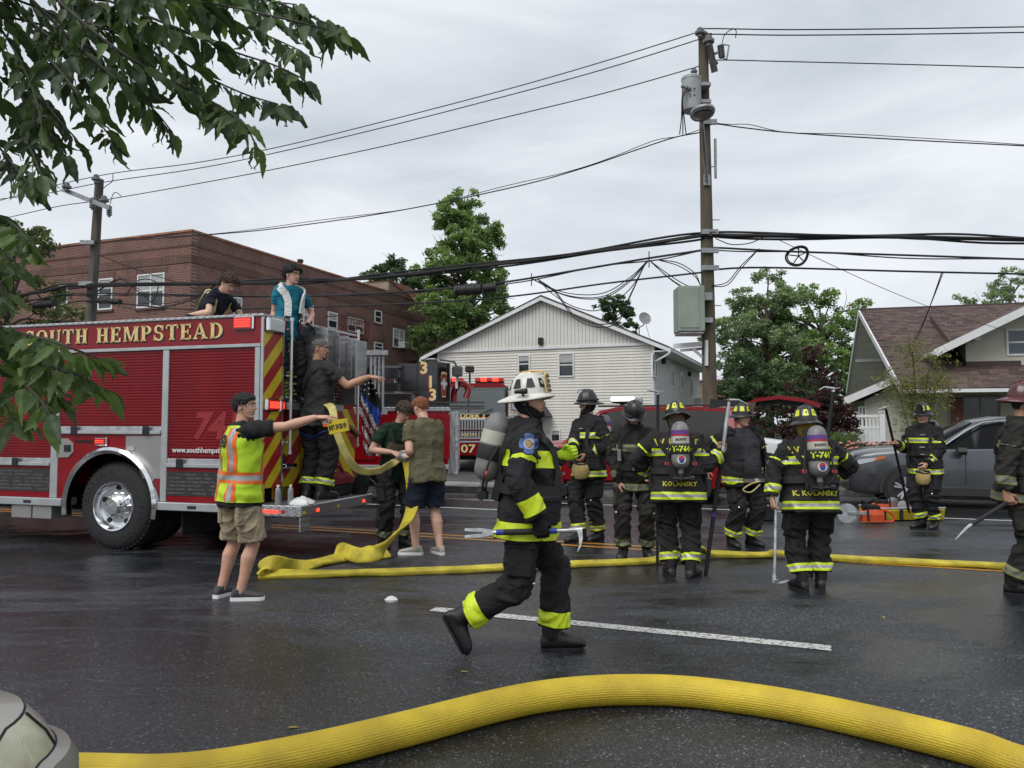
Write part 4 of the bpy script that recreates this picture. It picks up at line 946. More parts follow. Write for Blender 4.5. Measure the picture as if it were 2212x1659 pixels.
for lab,x,y0,y1 in(('upright cable clamp rod at the left loop end',1148,590,618),('upright cable clamp rod at the right loop end',1402,543,578)):
 a,b=plane_hit(x,y0,P1+Vector((0,-.16,0)),Ln),plane_hit(x,y1,P1+Vector((0,-.16,0)),Ln);tag(MB().tube([a,b],.012,5).build('cable_clamp',m_cable),lab,'clamp')
c=plane_hit(1725,553,P1+Vector((0,-.05,0)),Rn);sn=thing('slack_holder','black oval slack cable holder hanging on the right hand wires','cable holder',c)
ov_=lambda s:[Vector((math.cos(a)*.235*s*(1-.18*math.cos(a+.6)),0,math.sin(a)*.20*s+.05*s*math.cos(a)))for a in[k/24*6.2832 for k in range(25)]]
MB().tube(ov_(1.),.022,6,caps=False).tube(ov_(.86),.012,5,caps=False).build('rim',m_cable,sn)
for k in range(5):
 a=k*1.2566+.3;MB().tube([Vector((0,0,.0)),Vector((math.cos(a)*.2,0,math.sin(a)*.18+.04*math.cos(a)))],.013,5).build('spoke',m_cable,sn)
def free(label,a,b,sag,r=.008,n=12):
 a,b=Vector(a),Vector(b);tag(MB().tube([a.lerp(b,k/n)-Vector((0,0,sag*math.sin(math.pi*k/n)))for k in range(n+1)],r,5).build('cable',m_cable),label,'cable','overhead cables')
pb=plane_hit(1680,517,P1,Rn)
free('thin drop wire from the bundle to the bungalow dormer',pb,D(2210,722,26.2),.25,.008)
pc=plane_hit(2034,590,P1,Rn)
free('service drop wire from lowest cable to bungalow roof',pc,D(1972,750,28.0),.1,.012)
free('second service drop wire beside the first one',pc+Vector((.03,0,0)),D(1958,757,27.7),.2,.010)
free('guy wire slanting from shorter pole across the bricks',P2+Vector((.2,-.1,pt2(200,540).z)),D(410,618,25.6),.05,.012)
free('lower guy wire of the shorter pole behind the engine',P2+Vector((.2,-.1,pt2(200,640).z)),D(345,680,18),.02,.014)
# ================================================================== FIRE ENGINE (rear half in view)
EANG=rad(-17)
EO=G(238,1190)
fe=thing('fire_engine','red fire engine with gold lettering and chevron striped rear','fire engine',EO,EANG)
EX,EY=Vector((math.cos(EANG),math.sin(EANG),0)),Vector((-math.sin(EANG),math.cos(EANG),0))
def S(zx,zy):p=loc_of(fe,plane_hit(zx*.423,540+zy*.423,EO,EY));return p.x,p.z
m_red=M('engine_red',(.205,.003,.008),.22,0,var=.10,vscale=2.5,coat=.25,rvar=.06,spec=.3)
m_redsh=M('shutter_red',(.18,.003,.008),.34,0,var=.12,vscale=3,coat=.08,rvar=.08,spec=.3)
m_trim=M('engine_trim',(.46,.48,.49),.35,.55,var=.08,vscale=6)
m_greyp=M('engine_grey_panel',(.30,.295,.285),.38,.35,var=.06,vscale=3)
m_gold=M('gold_leaf',(.62,.45,.16),.35,.25,var=.35,vscale=38,col2=(.80,.66,.32))
m_ink=M('print_black',(.012,.011,.011),.5)
m_chy=M('chevron_yellow',(.56,.42,.015),.38,var=.08,vscale=5,coat=.2);m_chr=M('chevron_red',(.30,.014,.016),.35,var=.08,vscale=5,coat=.2)
m_dark=M('undercarriage',(.012,.012,.013),.8,var=.3,vscale=8)
m_redlamp=M('red_lamp_lit',(.6,.03,.02),.25,emit=(1.,.05,.03),estr=1.5);m_redlens=M('red_lens',(.35,.012,.012),.12,coat=.5,emit=(1.,.03,.02),estr=.05)
m_clear=M('clear_lens',(.5,.52,.54),.15,.2,coat=.6);m_whitelet=M('print_white',(.6,.6,.58),.5)
def tread_mat():
 m=bpy.data.materials.new('tread_plate');m.use_nodes=True;n,l=m.node_tree.nodes,m.node_tree.links;b=n['Principled BSDF']
 b.inputs['Base Color'].default_value=(.52,.53,.54,1);b.inputs['Metallic'].default_value=.85;b.inputs['Roughness'].default_value=.33
 tc=n.new('ShaderNodeTexCoord');c=n.new('ShaderNodeTexChecker');c.inputs['Scale'].default_value=34
 mp=n.new('ShaderNodeMapping');mp.inputs['Rotation'].default_value=(.6,.6,.785);l.new(tc.outputs['Object'],mp.inputs[0]);l.new(mp.outputs[0],c.inputs['Vector'])
 bp=n.new('ShaderNodeBump');bp.inputs['Strength'].default_value=.9;bp.inputs['Distance'].default_value=.006;c.inputs['Color1'].default_value=(.62,.63,.64,1);c.inputs['Color2'].default_value=(.34,.35,.36,1);l.new(c.outputs['Color'],b.inputs['Base Color']);l.new(c.outputs['Fac'],bp.inputs['Height']);l.new(bp.outputs[0],b.inputs['Normal'])
 return m
m_tread=tread_mat()
XR=S(1340,700)[0];ZT=2.82;XL=-5.2;EW=2.2;WR=.535
core=MB().box((XL,.035,1.42),(XR-.03,.40,ZT-.02)).box((XL,.401,1.42),(-1.6,1.79,ZT-.02)).box((XL,EW-.41,1.42),(XR-.03,EW,ZT-.02)).box((-1.599,.401,1.42),(1.75,1.789,1.68)).box((XL,.035,.78),(-.82,EW,1.419)).box((.82,.035,.78),(XR-.13,EW,1.419)).build("body",m_red,fe,smooth=False)
MB().box((-.819,.5,.5),(.819,EW,1.418)).box((XL,.5,.42),(-.82,EW-.2,.779)).box((.82,.45,.42),(XR-.1,EW-.2,.779)).build('chassis',m_dark,fe,smooth=False)
def panel(pts,name,mat,y0=.0,y1=.034,parent=None):return MB().prism(pts,y0,y1,lambda x,y,z:(x,z,y)).build(name,mat,parent or fe,smooth=False)
def rect(zx0,zy0,zx1,zy1):
 a,b=S(zx0,(zy0+zy1)/2)[0],S(zx1,(zy0+zy1)/2)[0];m_=(zx0+zx1)/2
 return a,b,S(m_,zy1)[1],S(m_,zy0)[1]
z_strip1,z_strip0=S(1080,485)[1],S(1080,503)[1]
xa,xb,xc,xd,xe=S(272,800)[0],S(306,800)[0],S(829,800)[0],S(860,800)[0],S(1301,700)[0]
panel([(XL,z_strip1+.002),(XR-.004,z_strip1+.002),(XR-.004,ZT-.035),(XL,ZT-.035)],'letter_band',m_red)
MB().box((XL,-.015,z_strip0),(XR-.03,.036,z_strip1),.006).build('trim_strip',m_trim,fe)
MB().box((XL,-.02,ZT-.035),(XR+.01,.35,ZT),.008).build('top_rail',m_tread,fe)
MB().box((XR-.02,.351,ZT-.035),(XR+.01,EW,ZT-.001),.006).build('top_rail',m_tread,fe)
MB().box((XL,.36,ZT-.019),(-1.6,EW,ZT-.006)).build("roof_deck",m_tread,fe,smooth=False)
zsh2=S(560,900)[1];zsh3=S(1000,1066)[1];zsh1=S(130,1060)[1];zrail1,zrail0=S(900,1287)[1],S(900,1330)[1]
for x0,x1,zb in((xa-.01,xb,zrail1),(xc,xd,zrail1),(xe,XR-.035,zsh3)):
 MB().box((x0,-.012,zb if x0>xe-.1 else z_strip0-1.6 if False else zb+(.0)),(x1,.034,z_strip0-.002),.005).build('door_post',m_trim,fe)
slat_h=.0345
def shutter(x0,x1,z0,z1,name='roller_shutter'):
 sh=MB().box((x0,.022,z0),(x1,.034,z1)).build(name,m_redsh,fe,smooth=False)
 L=x1-x0;prof=[(.018,0),(.0095,.0022),(.008,slat_h*.5),(.0095,slat_h-.0035),(.018,slat_h-.0015)]
 mb=MB();mb.loft([[(0,y,z)for y,z in prof],[(L,y,z)for y,z in prof]],close=False,caps=False);me=mb.mesh('slat',m_redsh,ang=60)
 n_=int((z1-z0)/slat_h)
 for k in range(n_):link('slat',me,sh,(x0,0,z1-(k+1)*slat_h))
 return sh
s2=shutter(xb+.002,xc-.002,zsh2,z_strip0-.004);s3=shutter(xd+.002,xe-.002,zsh3,z_strip0-.004);s1=shutter(XL,xa-.013,zsh1,z_strip0-.004)
def bar(x0,x1,z1,z0,parent):
 MB().box((x0,-.03,z0),(x1,.0345,z0+(z1-z0)*.45),.006).build('lift_bar',m_trim,parent)
 MB().box((x0,-.004,z0+(z1-z0)*.46),(x1,.033,z1),.004).build('lift_bar',m_alu,parent)
 for f in(.17,.87):xx=x0+(x1-x0)*f;MB().box((xx-.05,-.04,z0-.005),(xx+.05,-.0305,z1),.004).build('latch',m_blackmetal,parent)
bar(xb+.002,xc-.002,zsh2-.002,S(560,940)[1],fe);bar(xd+.002,xe,zsh3-.002,S(1000,1112)[1],fe);bar(XL,xa-.013,zsh1-.002,S(130,1100)[1],fe)
cz=WR+.01;Ra=.66
z_mid=S(560,941)[1]-.002
arch=[(math.cos(a)*Ra,cz+math.sin(a)*Ra)for a in np.linspace(math.pi*1.02,-.02*math.pi,25)]
zlow=zrail1+.001
panel([(xb-.03,z_mid),(xb-.03,zlow)]+[(max(p[0],xb-.028),max(p[1],zlow))for p in arch]+[(xd-.002,zlow),(xd-.002,z_mid)],'wheel_arch_panel',m_red)
fp=[S(645,950),S(826,948),S(826,1168),S(735,1166),S(700,1100),S(643,1042)]
panel(fp,'filler_panel',m_greyp,-.006,.001)
panel([(q[0],q[1])for q in(S(655,1002),S(690,1002),S(690,1022),S(655,1022))],'latch',m_alu,-.014,-.0055)
fd=[S(*q)for q in((292,962),(348,962),(378,990),(378,1030),(352,1058),(292,1060))]
oct_=panel(fd,'fuel_door',m_greyp,-.012,.001);panel([S(*q)for q in((332,995),(366,995),(366,1030),(332,1030))],'latch',m_blackmetal,-.018,-.0115,oct_)
def names_mat():
 m=bpy.data.materials.new('memorial_print');m.use_nodes=True;n,l=m.node_tree.nodes,m.node_tree.links;b=n['Principled BSDF']
 tc=n.new('ShaderNodeTexCoord');sx=n.new('ShaderNodeSeparateXYZ');l.new(tc.outputs['Object'],sx.inputs[0])
 mo=n.new('ShaderNodeMath');mo.operation='PINGPONG';mo.inputs[1].default_value=.022;l.new(sx.outputs[2],mo.inputs[0])
 gt=n.new('ShaderNodeMath');gt.operation='GREATER_THAN';gt.inputs[1].default_value=.013;l.new(mo.outputs[0],gt.inputs[0])
 t=n.new('ShaderNodeTexNoise');t.inputs['Scale'].default_value=70;mp=n.new('ShaderNodeMapping');mp.inputs['Scale'].default_value=(1,1,2.2);l.new(tc.outputs['Object'],mp.inputs[0]);l.new(mp.outputs[0],t.inputs[0])
 g2=n.new('ShaderNodeMath');g2 .operation='GREATER_THAN';g2 .inputs[1].default_value=.52;l.new(t.outputs['Fac'],g2 .inputs[0])
 t3=n.new('ShaderNodeTexNoise');t3 .inputs['Scale'].default_value=9;l.new(tc.outputs['Object'],t3 .inputs[0]);g3=n.new('ShaderNodeMath');g3 .operation='GREATER_THAN';g3 .inputs[1].default_value=.44;l.new(t3 .outputs['Fac'],g3 .inputs[0])
 mu=n.new('ShaderNodeMath');mu.operation='MULTIPLY';l.new(gt.outputs[0],mu.inputs[0]);l.new(g2 .outputs[0],mu.inputs[1]);mu2=n.new('ShaderNodeMath');mu2 .operation='MULTIPLY';l.new(mu.outputs[0],mu2 .inputs[0]);l.new(g3 .outputs[0],mu2 .inputs[1])
 mx=n.new('ShaderNodeMixRGB');mx.inputs[1].default_value=(.028,.026,.027,1);mx.inputs[2].default_value=(.15,.15,.15,1);l.new(mu2 .outputs[0],mx.inputs[0]);l.new(mx.outputs[0],b.inputs['Base Color']);b.inputs['Roughness'].default_value=.35
 return m
m_names=names_mat()
zs1=S(1000,1113)[1]
panel([(xd,zlow),(xe+.06,zlow),(xe+.06,zs1),(xd,zs1)],'lower_panel',m_red);panel([(XL,zlow),(xb-.032,zlow),(xb-.032,S(130,1101)[1]),(XL,S(130,1101)[1])],'lower_panel',m_red)
zn1,zn0=S(1000,1133)[1],S(1000,1258)[1]
panel([(xd-.1,zn0),(xe+.055,zn0),(xe+.055,zn1),(xd+.01,zn1)],'memorial_panel',m_names,-.004,-.001);panel([(XL,zn0),(xb-.035,zn0),(xb-.035,zn1),(XL,zn1)],'memorial_panel',m_names,-.004,-.001)
MB().box((xe+.061,.0,.79),(XR-.036,.034,zsh3+.3)).build('corner_panel',m_red,fe,smooth=False)
for x0,x1 in((XL,-.74),(.72,XR-.02)):
 rr_=MB().box((x0,-.05,zrail0),(x1,.2,zrail1-.003),.008).build('rub_rail',m_trim,fe)
 for f in(.88,.42)if x0<0 else(.36,):
  xx=x0+(x1-x0)*f;MB().box((xx-.06,-.058,zrail0+.03),(xx+.06,-.049,zrail1-.035),.003).build('marker_lamp',m_blackmetal,rr_)
for zx0,zx1 in((65,165),(172,268)):
 x0,x1=S(zx0,1330)[0],S(zx1,1330)[0];MB().box((x0,-.02,S(100,1366)[1]),(x1,.3,zrail0-.002),.006).build('step_box',m_greyp,fe)
MB().box((.95,.1,.2),(.96,.75,.6)).build('mudflap',m_rubber,fe,smooth=False)
wl_=MB();wl_.lathe([(.285,.02),(.30,-.01),(.36,-.015),(.46,-.005),(.505,.02),(.53,.05),(.535,.10),(.535,.26),(.53,.30),(.50,.33),(.30,.33)],48,(0,.02,0),(0,1,0))
whl=wl_.build('wheel',m_rubber,fe,ang=50);whl.location=(0,.02,WR)
for rep in(0,1):link('wheel',whl.data,fe,(0,.40+rep*(EW-.8),WR))
tr_=MB()
for k in range(56):
 a=k/56*6.2832;c,s=math.cos(a),math.sin(a)
 for o_ in(0,.5):tr_.obox((c*.533,.06+.02*o_+.2*o_,s*.533),(c*.533,.20+.2*o_-.03,s*.533),.034,.018,up=(c,0,s))
tr_.build('tread',m_rubber,whl,smooth=False)
MB().lathe([(.305,-.012),(.298,-.025),(.285,-.02),(.275,.03),(.255,.06),(.20,.075),(.12,.06),(.118,-.03),(.095,-.05),(.0,-.055)],40,(0,.02,0),(0,1,0)).build('rim',m_chrome,whl)
for k in range(10):
 a=k/10*6.2832;MB().cyl((math.cos(a)*.155,.065,math.sin(a)*.155),(math.cos(a)*.155,.10,math.sin(a)*.155),.013,6).build('wheel_nut',m_chrome,whl)
 if k%2==0:a+=.31;MB().lathe([(.034,0),(.034,.004),(0,.004)],14,(math.cos(a)*.225,.085,math.sin(a)*.225),(0,-1,0)).build('rim_hole',m_dark,whl)
def ringtext(body,r,a_mid,size,mat,parent,y,span):
 for i,ch in enumerate(body):
  if ch==' ':continue
  a=a_mid+span*(i-(len(body)-1)/2);text('tyre_lettering',ch,size,mat,parent,(math.cos(a)*r,y,math.sin(a)*r),(rad(90),math.pi/2-a,0),.002)
m_rubl=M('rubber_lettering',(.035,.035,.035),.6)
ringtext('GOODYEAR',.415,rad(135),.10,m_rubl,whl,.004,-.19);ringtext('G622 RSD',.415,rad(-30),.08,m_rubl,whl,.004,-.16)
fr_=MB();rings=[]
for a in np.linspace(math.pi*1.06,-.06*math.pi,33):
 c,s=math.cos(a),math.sin(a);rings.append([(c*r,y,cz+s*r)for r,y in((Ra-.005,.03),(Ra-.02,-.06),(Ra+.02,-.09),(Ra+.055,-.06),(Ra+.06,-.001))])
fr_.loft(rings,close=False,caps=False).build('fender',m_chrome,fe)
def serif(ch):
 T,t,s=.24,.09,.10
 R_=lambda x0,y0,x1,y1:[(x0,y0),(x1,y0),(x1,y1),(x0,y1)]
 def stem(x,w=T,y0=0,y1=1):return[R_(x,y0,x+w,y1),R_(x-s*.7,y0,x+w+s*.7,y0+t),R_(x-s*.7,y1-t,x+w+s*.7,y1)]
 def ring(cx,cy,rx,ry,a0,a1,tw,tn,n=18):
  out,inn=[],[]
  for k in range(n+1):
   a=a0+(a1-a0)*k/n;w=tn+(tw-tn)*abs(math.cos(a));out.append((cx+math.cos(a)*rx,cy+math.sin(a)*ry));inn.append((cx+math.cos(a)*(rx-w),cy+math.sin(a)*(ry-max(tn,w*.6))))
  return[[out[k],out[k+1],inn[k+1],inn[k]]for k in range(n)]
 pi=math.pi
 if ch=='H':return stem(.1)+stem(.62)+[R_(.3,.45,.66,.45+t)],.96
 if ch=='E':return stem(.1)+[R_(.3,0,.78,t),R_(.3,1-t,.75,1),R_(.3,.46,.6,.46+t),R_(.68,0,.80,.28),R_(.66,.74,.77,1),R_(.54,.36,.62,.64)],.86
 if ch=='T':return stem(.32,T,0,1)[:2]+[R_(.0,1-t,.88,1),R_(.0,.74,.09,1),R_(.79,.74,.88,1)],.9
 if ch=='U':return[R_(.1,.3,.34,1),R_(.03,1-t,.42,1),R_(.70,.3,.82,1),R_(.62,1-t,.92,1)]+ring(.46,.31,.36,.33,-pi,0,.24,.1),.96
 if ch=='O':return ring(.48,.5,.48,.53,0,2*pi,.25,.09,32),.98
 if ch=='S':return ring(.38,.74,.33,.28,.12*pi,1.5*pi,.2,.11)+ring(.40,.26,.34,.28,-.88*pi,.5*pi,.2,.11)+[R_(.62,.66,.72,.98),R_(.04,.02,.14,.34)],.80
 if ch=='P':return stem(.1)+ring(.40,.72,.40,.28,-.5*pi,.5*pi,.23,.09)+[R_(.3,1-t,.42,1),R_(.3,.44,.42,.44+t)],.84
 if ch=='D':return stem(.1)+ring(.36,.5,.56,.5,-.5*pi,.5*pi,.24,.09)+[R_(.3,1-t,.38,1),R_(.3,0,.38,t)],.97
 if ch=='A':return[[(.02,0),(.14,0),(.46,.98),(.40,1.02)],[(.66,0),(.92,0),(.52,1.02),(.36,1.02)],R_(-.03,0,.28,t),R_(.56,0,1.0,t),R_(.2,.3,.7,.3+t)],1.0
 if ch=='M':return stem(.1,.12)+stem(.88)+[[(.10,1),(.36,1),(.66,.02),(.54,.02)],[(.54,.02),(.66,.02),(1.0,1),(.88,1)]],1.2
 return[],.45
zl0,zl1=S(1080,452)[1],S(1080,372)[1];lh_=(zl1-zl0)
word='SOUTH HEMPSTEAD';tot=sum(serif(c_)[1]for c_ in word)+.12*(len(word)-1)
xL0,xL1=S(128,480)[0],S(1142,410)[0];sw=(xL1-xL0)/tot;x=xL0
sc_=.85
for c_ in word:
 ps,adv=serif(c_);big=lh_*(1.0)
 if ps:
  for nm,mt,y0,dx,dz in(('letter',m_gold,-.006,0,0),('letter_shade',m_ink,-.003,.018,-.016)):
   mb=MB()
   for p in ps:mb.prism([(x+dx+q[0]*sw,zl0+dz+q[1]*big)for q in p],y0,y0+.002,lambda a,b_,c__:(a,c__,b_))
   mb.build(nm,mt,fe,smooth=False)
 x+=(adv+.12)*sw
crest=[S(*q)for q in((10,412),(66,408),(72,440),(68,492),(40,506),(12,500))]
panel(crest,'crest',m_gold,-.005,-.001);panel([((q[0]-.0)*1.,q[1])for q in[S(*q)for q in((18,420),(58,416),(64,442),(60,486),(40,497),(18,492))]],'crest',m_ink,-.008,-.0055)
m_ghost=M('ghost_number_red',(.27,.016,.02),.35,var=.1)
xg,zg=S(1080,905);text('unit_number','741',.42,m_ghost,fe,(xg+.06,.006,zg),(rad(90),0,0),.0015,sx=1.05,bold=.016,shear=.18)
xg,zg=S(880,1022);text('web_address','www.southhempstead',.088,m_whitelet,fe,(xg,-.001,zg),(rad(90),0,0),.002,'LEFT',bold=.002)
xg,zg=S(438,976);text('maker_name','rosenbauer',.062,m_blackmetal,fe,(xg,-.004,zg),(rad(90),0,0),.003,bold=.002,sx=1.15)
def lamp(zx0,zy0,zx1,zy1,lit=True,rows=4,y=0.):
 x0,x1,z0,z1=rect(zx0,zy0,zx1,zy1)
 l_=MB().box((x0,-.03,z0),(x1,.001,z1),.014).build('warning_lamp',m_chrome,fe);MB().box((x0+.014,-.042,z0+.014),(x1-.014,-.0305,z1-.014),.01).build('lens',m_redlens if lit else m_clear,l_)
 if lit:
  for k in range(rows):
   zz_=z0+.03+(z1-z0-.06)*(k+.5)/rows;mb=MB();n_=max(3,int((x1-x0)/.026))
   for j in range(n_):xx=x0+.03+(x1-x0-.06)*(j+.5)/n_;mb.box((xx-.009,-.047,zz_-.006),(xx+.009,-.0425,zz_+.006))
   mb.build('bulb_row',m_redlamp,l_,smooth=False)
lamp(1197,338,1300,410);lamp(490,956,552,1000,rows=2)
def chev(y0,y1,z0,z1,x,up=1,name='chevron_panel',pitch=.36):
 base=MB().box((x-.025,y0,z0),(x,y1,z1)).build(name,m_chy,fe,smooth=False)
 k=-3
 while True:
  zb=z0+k*pitch-(0 if up>0 else 0);k+=1
  if zb>z1+2:break
  poly=[(y0,zb+(0 if up>0 else(y1-y0))),(y1,zb+((y1-y0)if up>0 else 0)),(y1,zb+((y1-y0)if up>0 else 0)+pitch/2),(y0,zb+(0 if up>0 else(y1-y0))+pitch/2)]
  poly=clipz(clipz(poly,z0+.001,1),z1-.001,-1)
  if len(poly)>2:MB().prism(poly,x+.0006,x+.003,lambda a,b_,c__:(c__,a,b_)).build('red_stripe',m_chr,base,smooth=False)
 return base
def clipz(P,z,s):
 out=[]
 for i in range(len(P)):
  a,b=P[i],P[(i+1)%len(P)];da,db=(a[1]-z)*s,(b[1]-z)*s
  if da>=0:out.append(a)
  if da*db<0:t=da/(da-db);out.append((a[0]+(b[0]-a[0])*t,z))
 return out
chev(.012,.385,.80,ZT-.036,XR+.002,1);chev(EW-.5,EW-.01,.80,1.75,XR+.002,-1)
chev(.40,.95,.64,1.50,XR-.1,1,pitch=.5);chev(1.0,EW-.51,.64,1.70,XR-.1,-1,pitch=.5)
MB().box((XR-.028,-.004,.8),(XR+.006,.011,ZT-.036)).build('corner_trim',m_trim,fe,smooth=False)
MB().box((XR-.002,.386,.64),(XR+.012,.41,ZT-.05)).build('corner_trim',m_steel,fe,smooth=False)
def rlamp(y0,y1,z0,z1,lit,rows=4):
 X=XR+.004;l_=MB().box((X,y0,z0),(X+.05,y1,z1),.02).build('warning_lamp',m_chrome,fe);MB().box((X+.05,y0+.015,z0+.015),(X+.066,y1-.015,z1-.015),.012).build('lens',m_redlens if lit else m_clear,l_)
 if lit:
  for k in range(rows):
   zz_=z0+.035+(z1-z0-.07)*(k+.5)/rows;MB().box((X+.0665,y0+.035,zz_-.008),(X+.070,y1-.035,zz_+.008)).build('bulb_row',m_redlamp,l_,smooth=False)
Rp=Vector((EO.x,EO.y,0))+EX*XR
def RP(px,py):p=loc_of(fe,plane_hit(px,py,Rp,EX));return p.y,p.z
zt=S(1345,338)[1];zb_=S(1345,415)[1];rlamp(.02,.35,zb_,zt,False)
zt=S(1345,757)[1];zb_=S(1345,823)[1];rlamp(.02,.28,zb_,zt,True);rlamp(.285,.37,zb_,zt-.01,True)
zbed=RP(750,876)[1]
MB().box((1.3,.41,zbed-.09),(XR+.1,EW-.5,zbed),.006).build('hose_bed_edge',m_tread,fe)
MB().box((XR-.09,.41,zbed-.32),(XR-.07,EW-.5,zbed-.095)).build('rear_panel',m_red,fe,smooth=False)
def divider(y,x1,ztop,slot=True,w=.012):
 r=.1;o=[(.3,zbed+.01),(x1,zbed+.35),(x1,ztop-r)]+[(x1-r+math.cos(a)*r,ztop-r+math.sin(a)*r)for a in(.4,.8,1.2)]+[(x1-r,ztop),(.3,ztop-.05)]
 mb=MB();mb.prism(o,y,y+w,lambda a,b_,c_:(a,c_,b_));d_=mb.build('hose_divider',m_steel,fe,smooth=False)
 if slot:
  q=[]
  for a in np.linspace(0,math.pi,7):q.append((x1-.075+math.cos(a)*.022,ztop-.12+math.sin(a)*.022))
  for a in np.linspace(math.pi,2*math.pi,7):q.append((x1-.075+math.cos(a)*.022,ztop-.58+math.sin(a)*.022))
  MB().prism(q,y-.002,y+w+.002,lambda a,b_,c_:(a,c_,b_)).build('slot',M('slot_shadow',(.10,.10,.105),.6),d_,smooth=False)
for y,x1,zt_ in((.82,2.47,2.76),(1.10,2.47,2.74),(1.42,2.47,2.71)):divider(y,x1,zt_)
MB().box((1.4,1.66,zbed),(2.40,1.70,2.70),.004).box((2.1,1.701,zbed+.3),(2.40,1.98,2.68),.004).build('hose_divider',m_steel,fe)
m_hoses=[M('hose_%s'%n_,c,.9,var=.25,vscale=25,bump=.4,bscale=90)for n_,c in(('tan',(.24,.19,.12)),('rose',(.23,.11,.10)),('blue',(.03,.045,.10)),('lime',(.30,.31,.08)))]
g=random.Random(5)
for y0,y1,mi in((.44,.60,3),(.60,.80,3),(.86,1.08,2),(1.14,1.28,0),(1.28,1.40,1),(1.45,1.55,0),(1.55,1.65,1)):
 for k in range(9):
  z=zbed+.012+k*.042;yy=(y0+y1)/2+g.uniform(-.012,.012);w=(y1-y0)/2-.008
  L=[(1.2,yy,z),(2.08+g.uniform(-.03,.02),yy,z),(2.16+g.uniform(-.03,.03),yy,z+.012),(2.10,yy,z+.025)]
  MB().tube(L,.019,8,flat=1.,up=(0,0,1)).xform(lambda p,c=yy,w=w:Vector((p.x,c+(p.y-c)*w/.019,p.z))).build('hose_fold',m_hoses[mi if g.random()<.8 else 0],fe)
for y in(1.02,1.22):MB().lathe([(.062,0),(.068,.01),(.068,.05),(.06,.06),(.06,.13),(.05,.131),(.05,.02)],18,(2.18,y,zbed+.07),(1,-.15,0)).build('hose_coupling',m_galv,fe)
def rail(y,z0,z1,x=XR+.09):
 r_=MB().cyl((x,y,z0),(x,y,z1),.018,10).lathe([(.026,0),(.026,.04),(.0,.05)],10,(x,y,z1-.02)).lathe([(.026,0),(.026,.04),(.0,.05)],10,(x,y,z0+.02),(0,0,-1)).build('grab_rail',m_alu,fe)
 for z in(z0+.12,z1-.12):MB().cyl((XR-.02,y,z),(x,y,z),.016,8).build('rail_mount',m_chrome,r_)
rail(.44,1.20,1.98);rail(.44,2.0,2.80);yr,zr=RP(792,724);rail(min(yr,EW-.1),1.25,zr)
y_,z_=RP(757,921);MB().box((XR-.099,y_-.27,z_-.075),(XR-.09,y_+.16,z_+.075)).build('warning_sign',m_whitelet,fe,smooth=False);MB().box((XR-.0895,y_-.26,z_-.065),(XR-.0875,y_+.15,z_+.065)).build('warning_sign',m_chr,fe,smooth=False)
text('sign_lettering','300 FEET',.12,m_whitelet,fe,(XR-.086,y_-.055,z_),(rad(90),0,rad(90)),.001,bold=.003,sx=.75)
y_,z_=RP(635,993);hd=MB().box((XR-.07,.44,.95),(XR-.04,.56,1.18),.012).build('door_handle',m_chrome,fe);MB().box((XR-.041,.47,1.01),(XR+.02,.72,1.06),.01).build('lever',m_chrome,hd)
for z in(1.32,.9):MB().box((XR+.013,.37,z-.05),(XR+.03,.42,z+.05),.004).build('hinge',m_steel,fe)
MB().tube(catmull([(XR+.02,1.72,1.50),(XR+.16,1.72,1.49),(XR+.25,1.73,1.44),(XR+.30,1.74,1.38)],4),[.05]*13,14).build('discharge_elbow',M('bronze_pipe',(.13,.055,.03),.4,.5,var=.2),fe)
for z in(1.02,1.5):lb_=MB().box((XR+.004,1.5,z-.15),(XR+.03,1.64,z+.15),.01).build('outlet_plate',m_alu,fe);MB().lathe([(.05,0),(.055,.02),(.03,.03),(0,.03)],8,(XR+.031,1.57,z),(1,0,0)).build('gauge',m_redlens,lb_)
MB().box((XR-.09,1.05,.75),(XR+.05,1.30,1.42),.01).build('pump_recess',m_blackmetal,fe)
ZB=.62;XB=2.64;YB=1.72
tb=MB().box((XR-.12,-.0,ZB-.13),(XB,YB,ZB),.012).build('tail_board',m_tread,fe)
for y,mt in((.04,m_chy),(.33,m_redlamp),(1.45,m_redlamp),(.8,m_chy)):MB().box((XB,y,ZB-.095),(XB+.008,y+.05,ZB-.06)).build('marker_lamp',mt,tb,smooth=False)
x0=S(1362,1330)[0];MB().box((XR+.02,-.012,ZB-.09),(XR+.24,-.001,ZB-.055)).build('marker_lamp',m_redlamp,tb,smooth=False);MB().box((XR+.28,-.010,ZB-.09),(XR+.32,-.001,ZB-.05)).build('marker_lamp',m_redlens,tb,smooth=False)
for xx in(XR+.0,XB-.02):MB().box((xx-.0,-.0,ZB-.29),(xx+.015,.2,ZB-.131)).build('bracket',m_steel,tb,smooth=False)
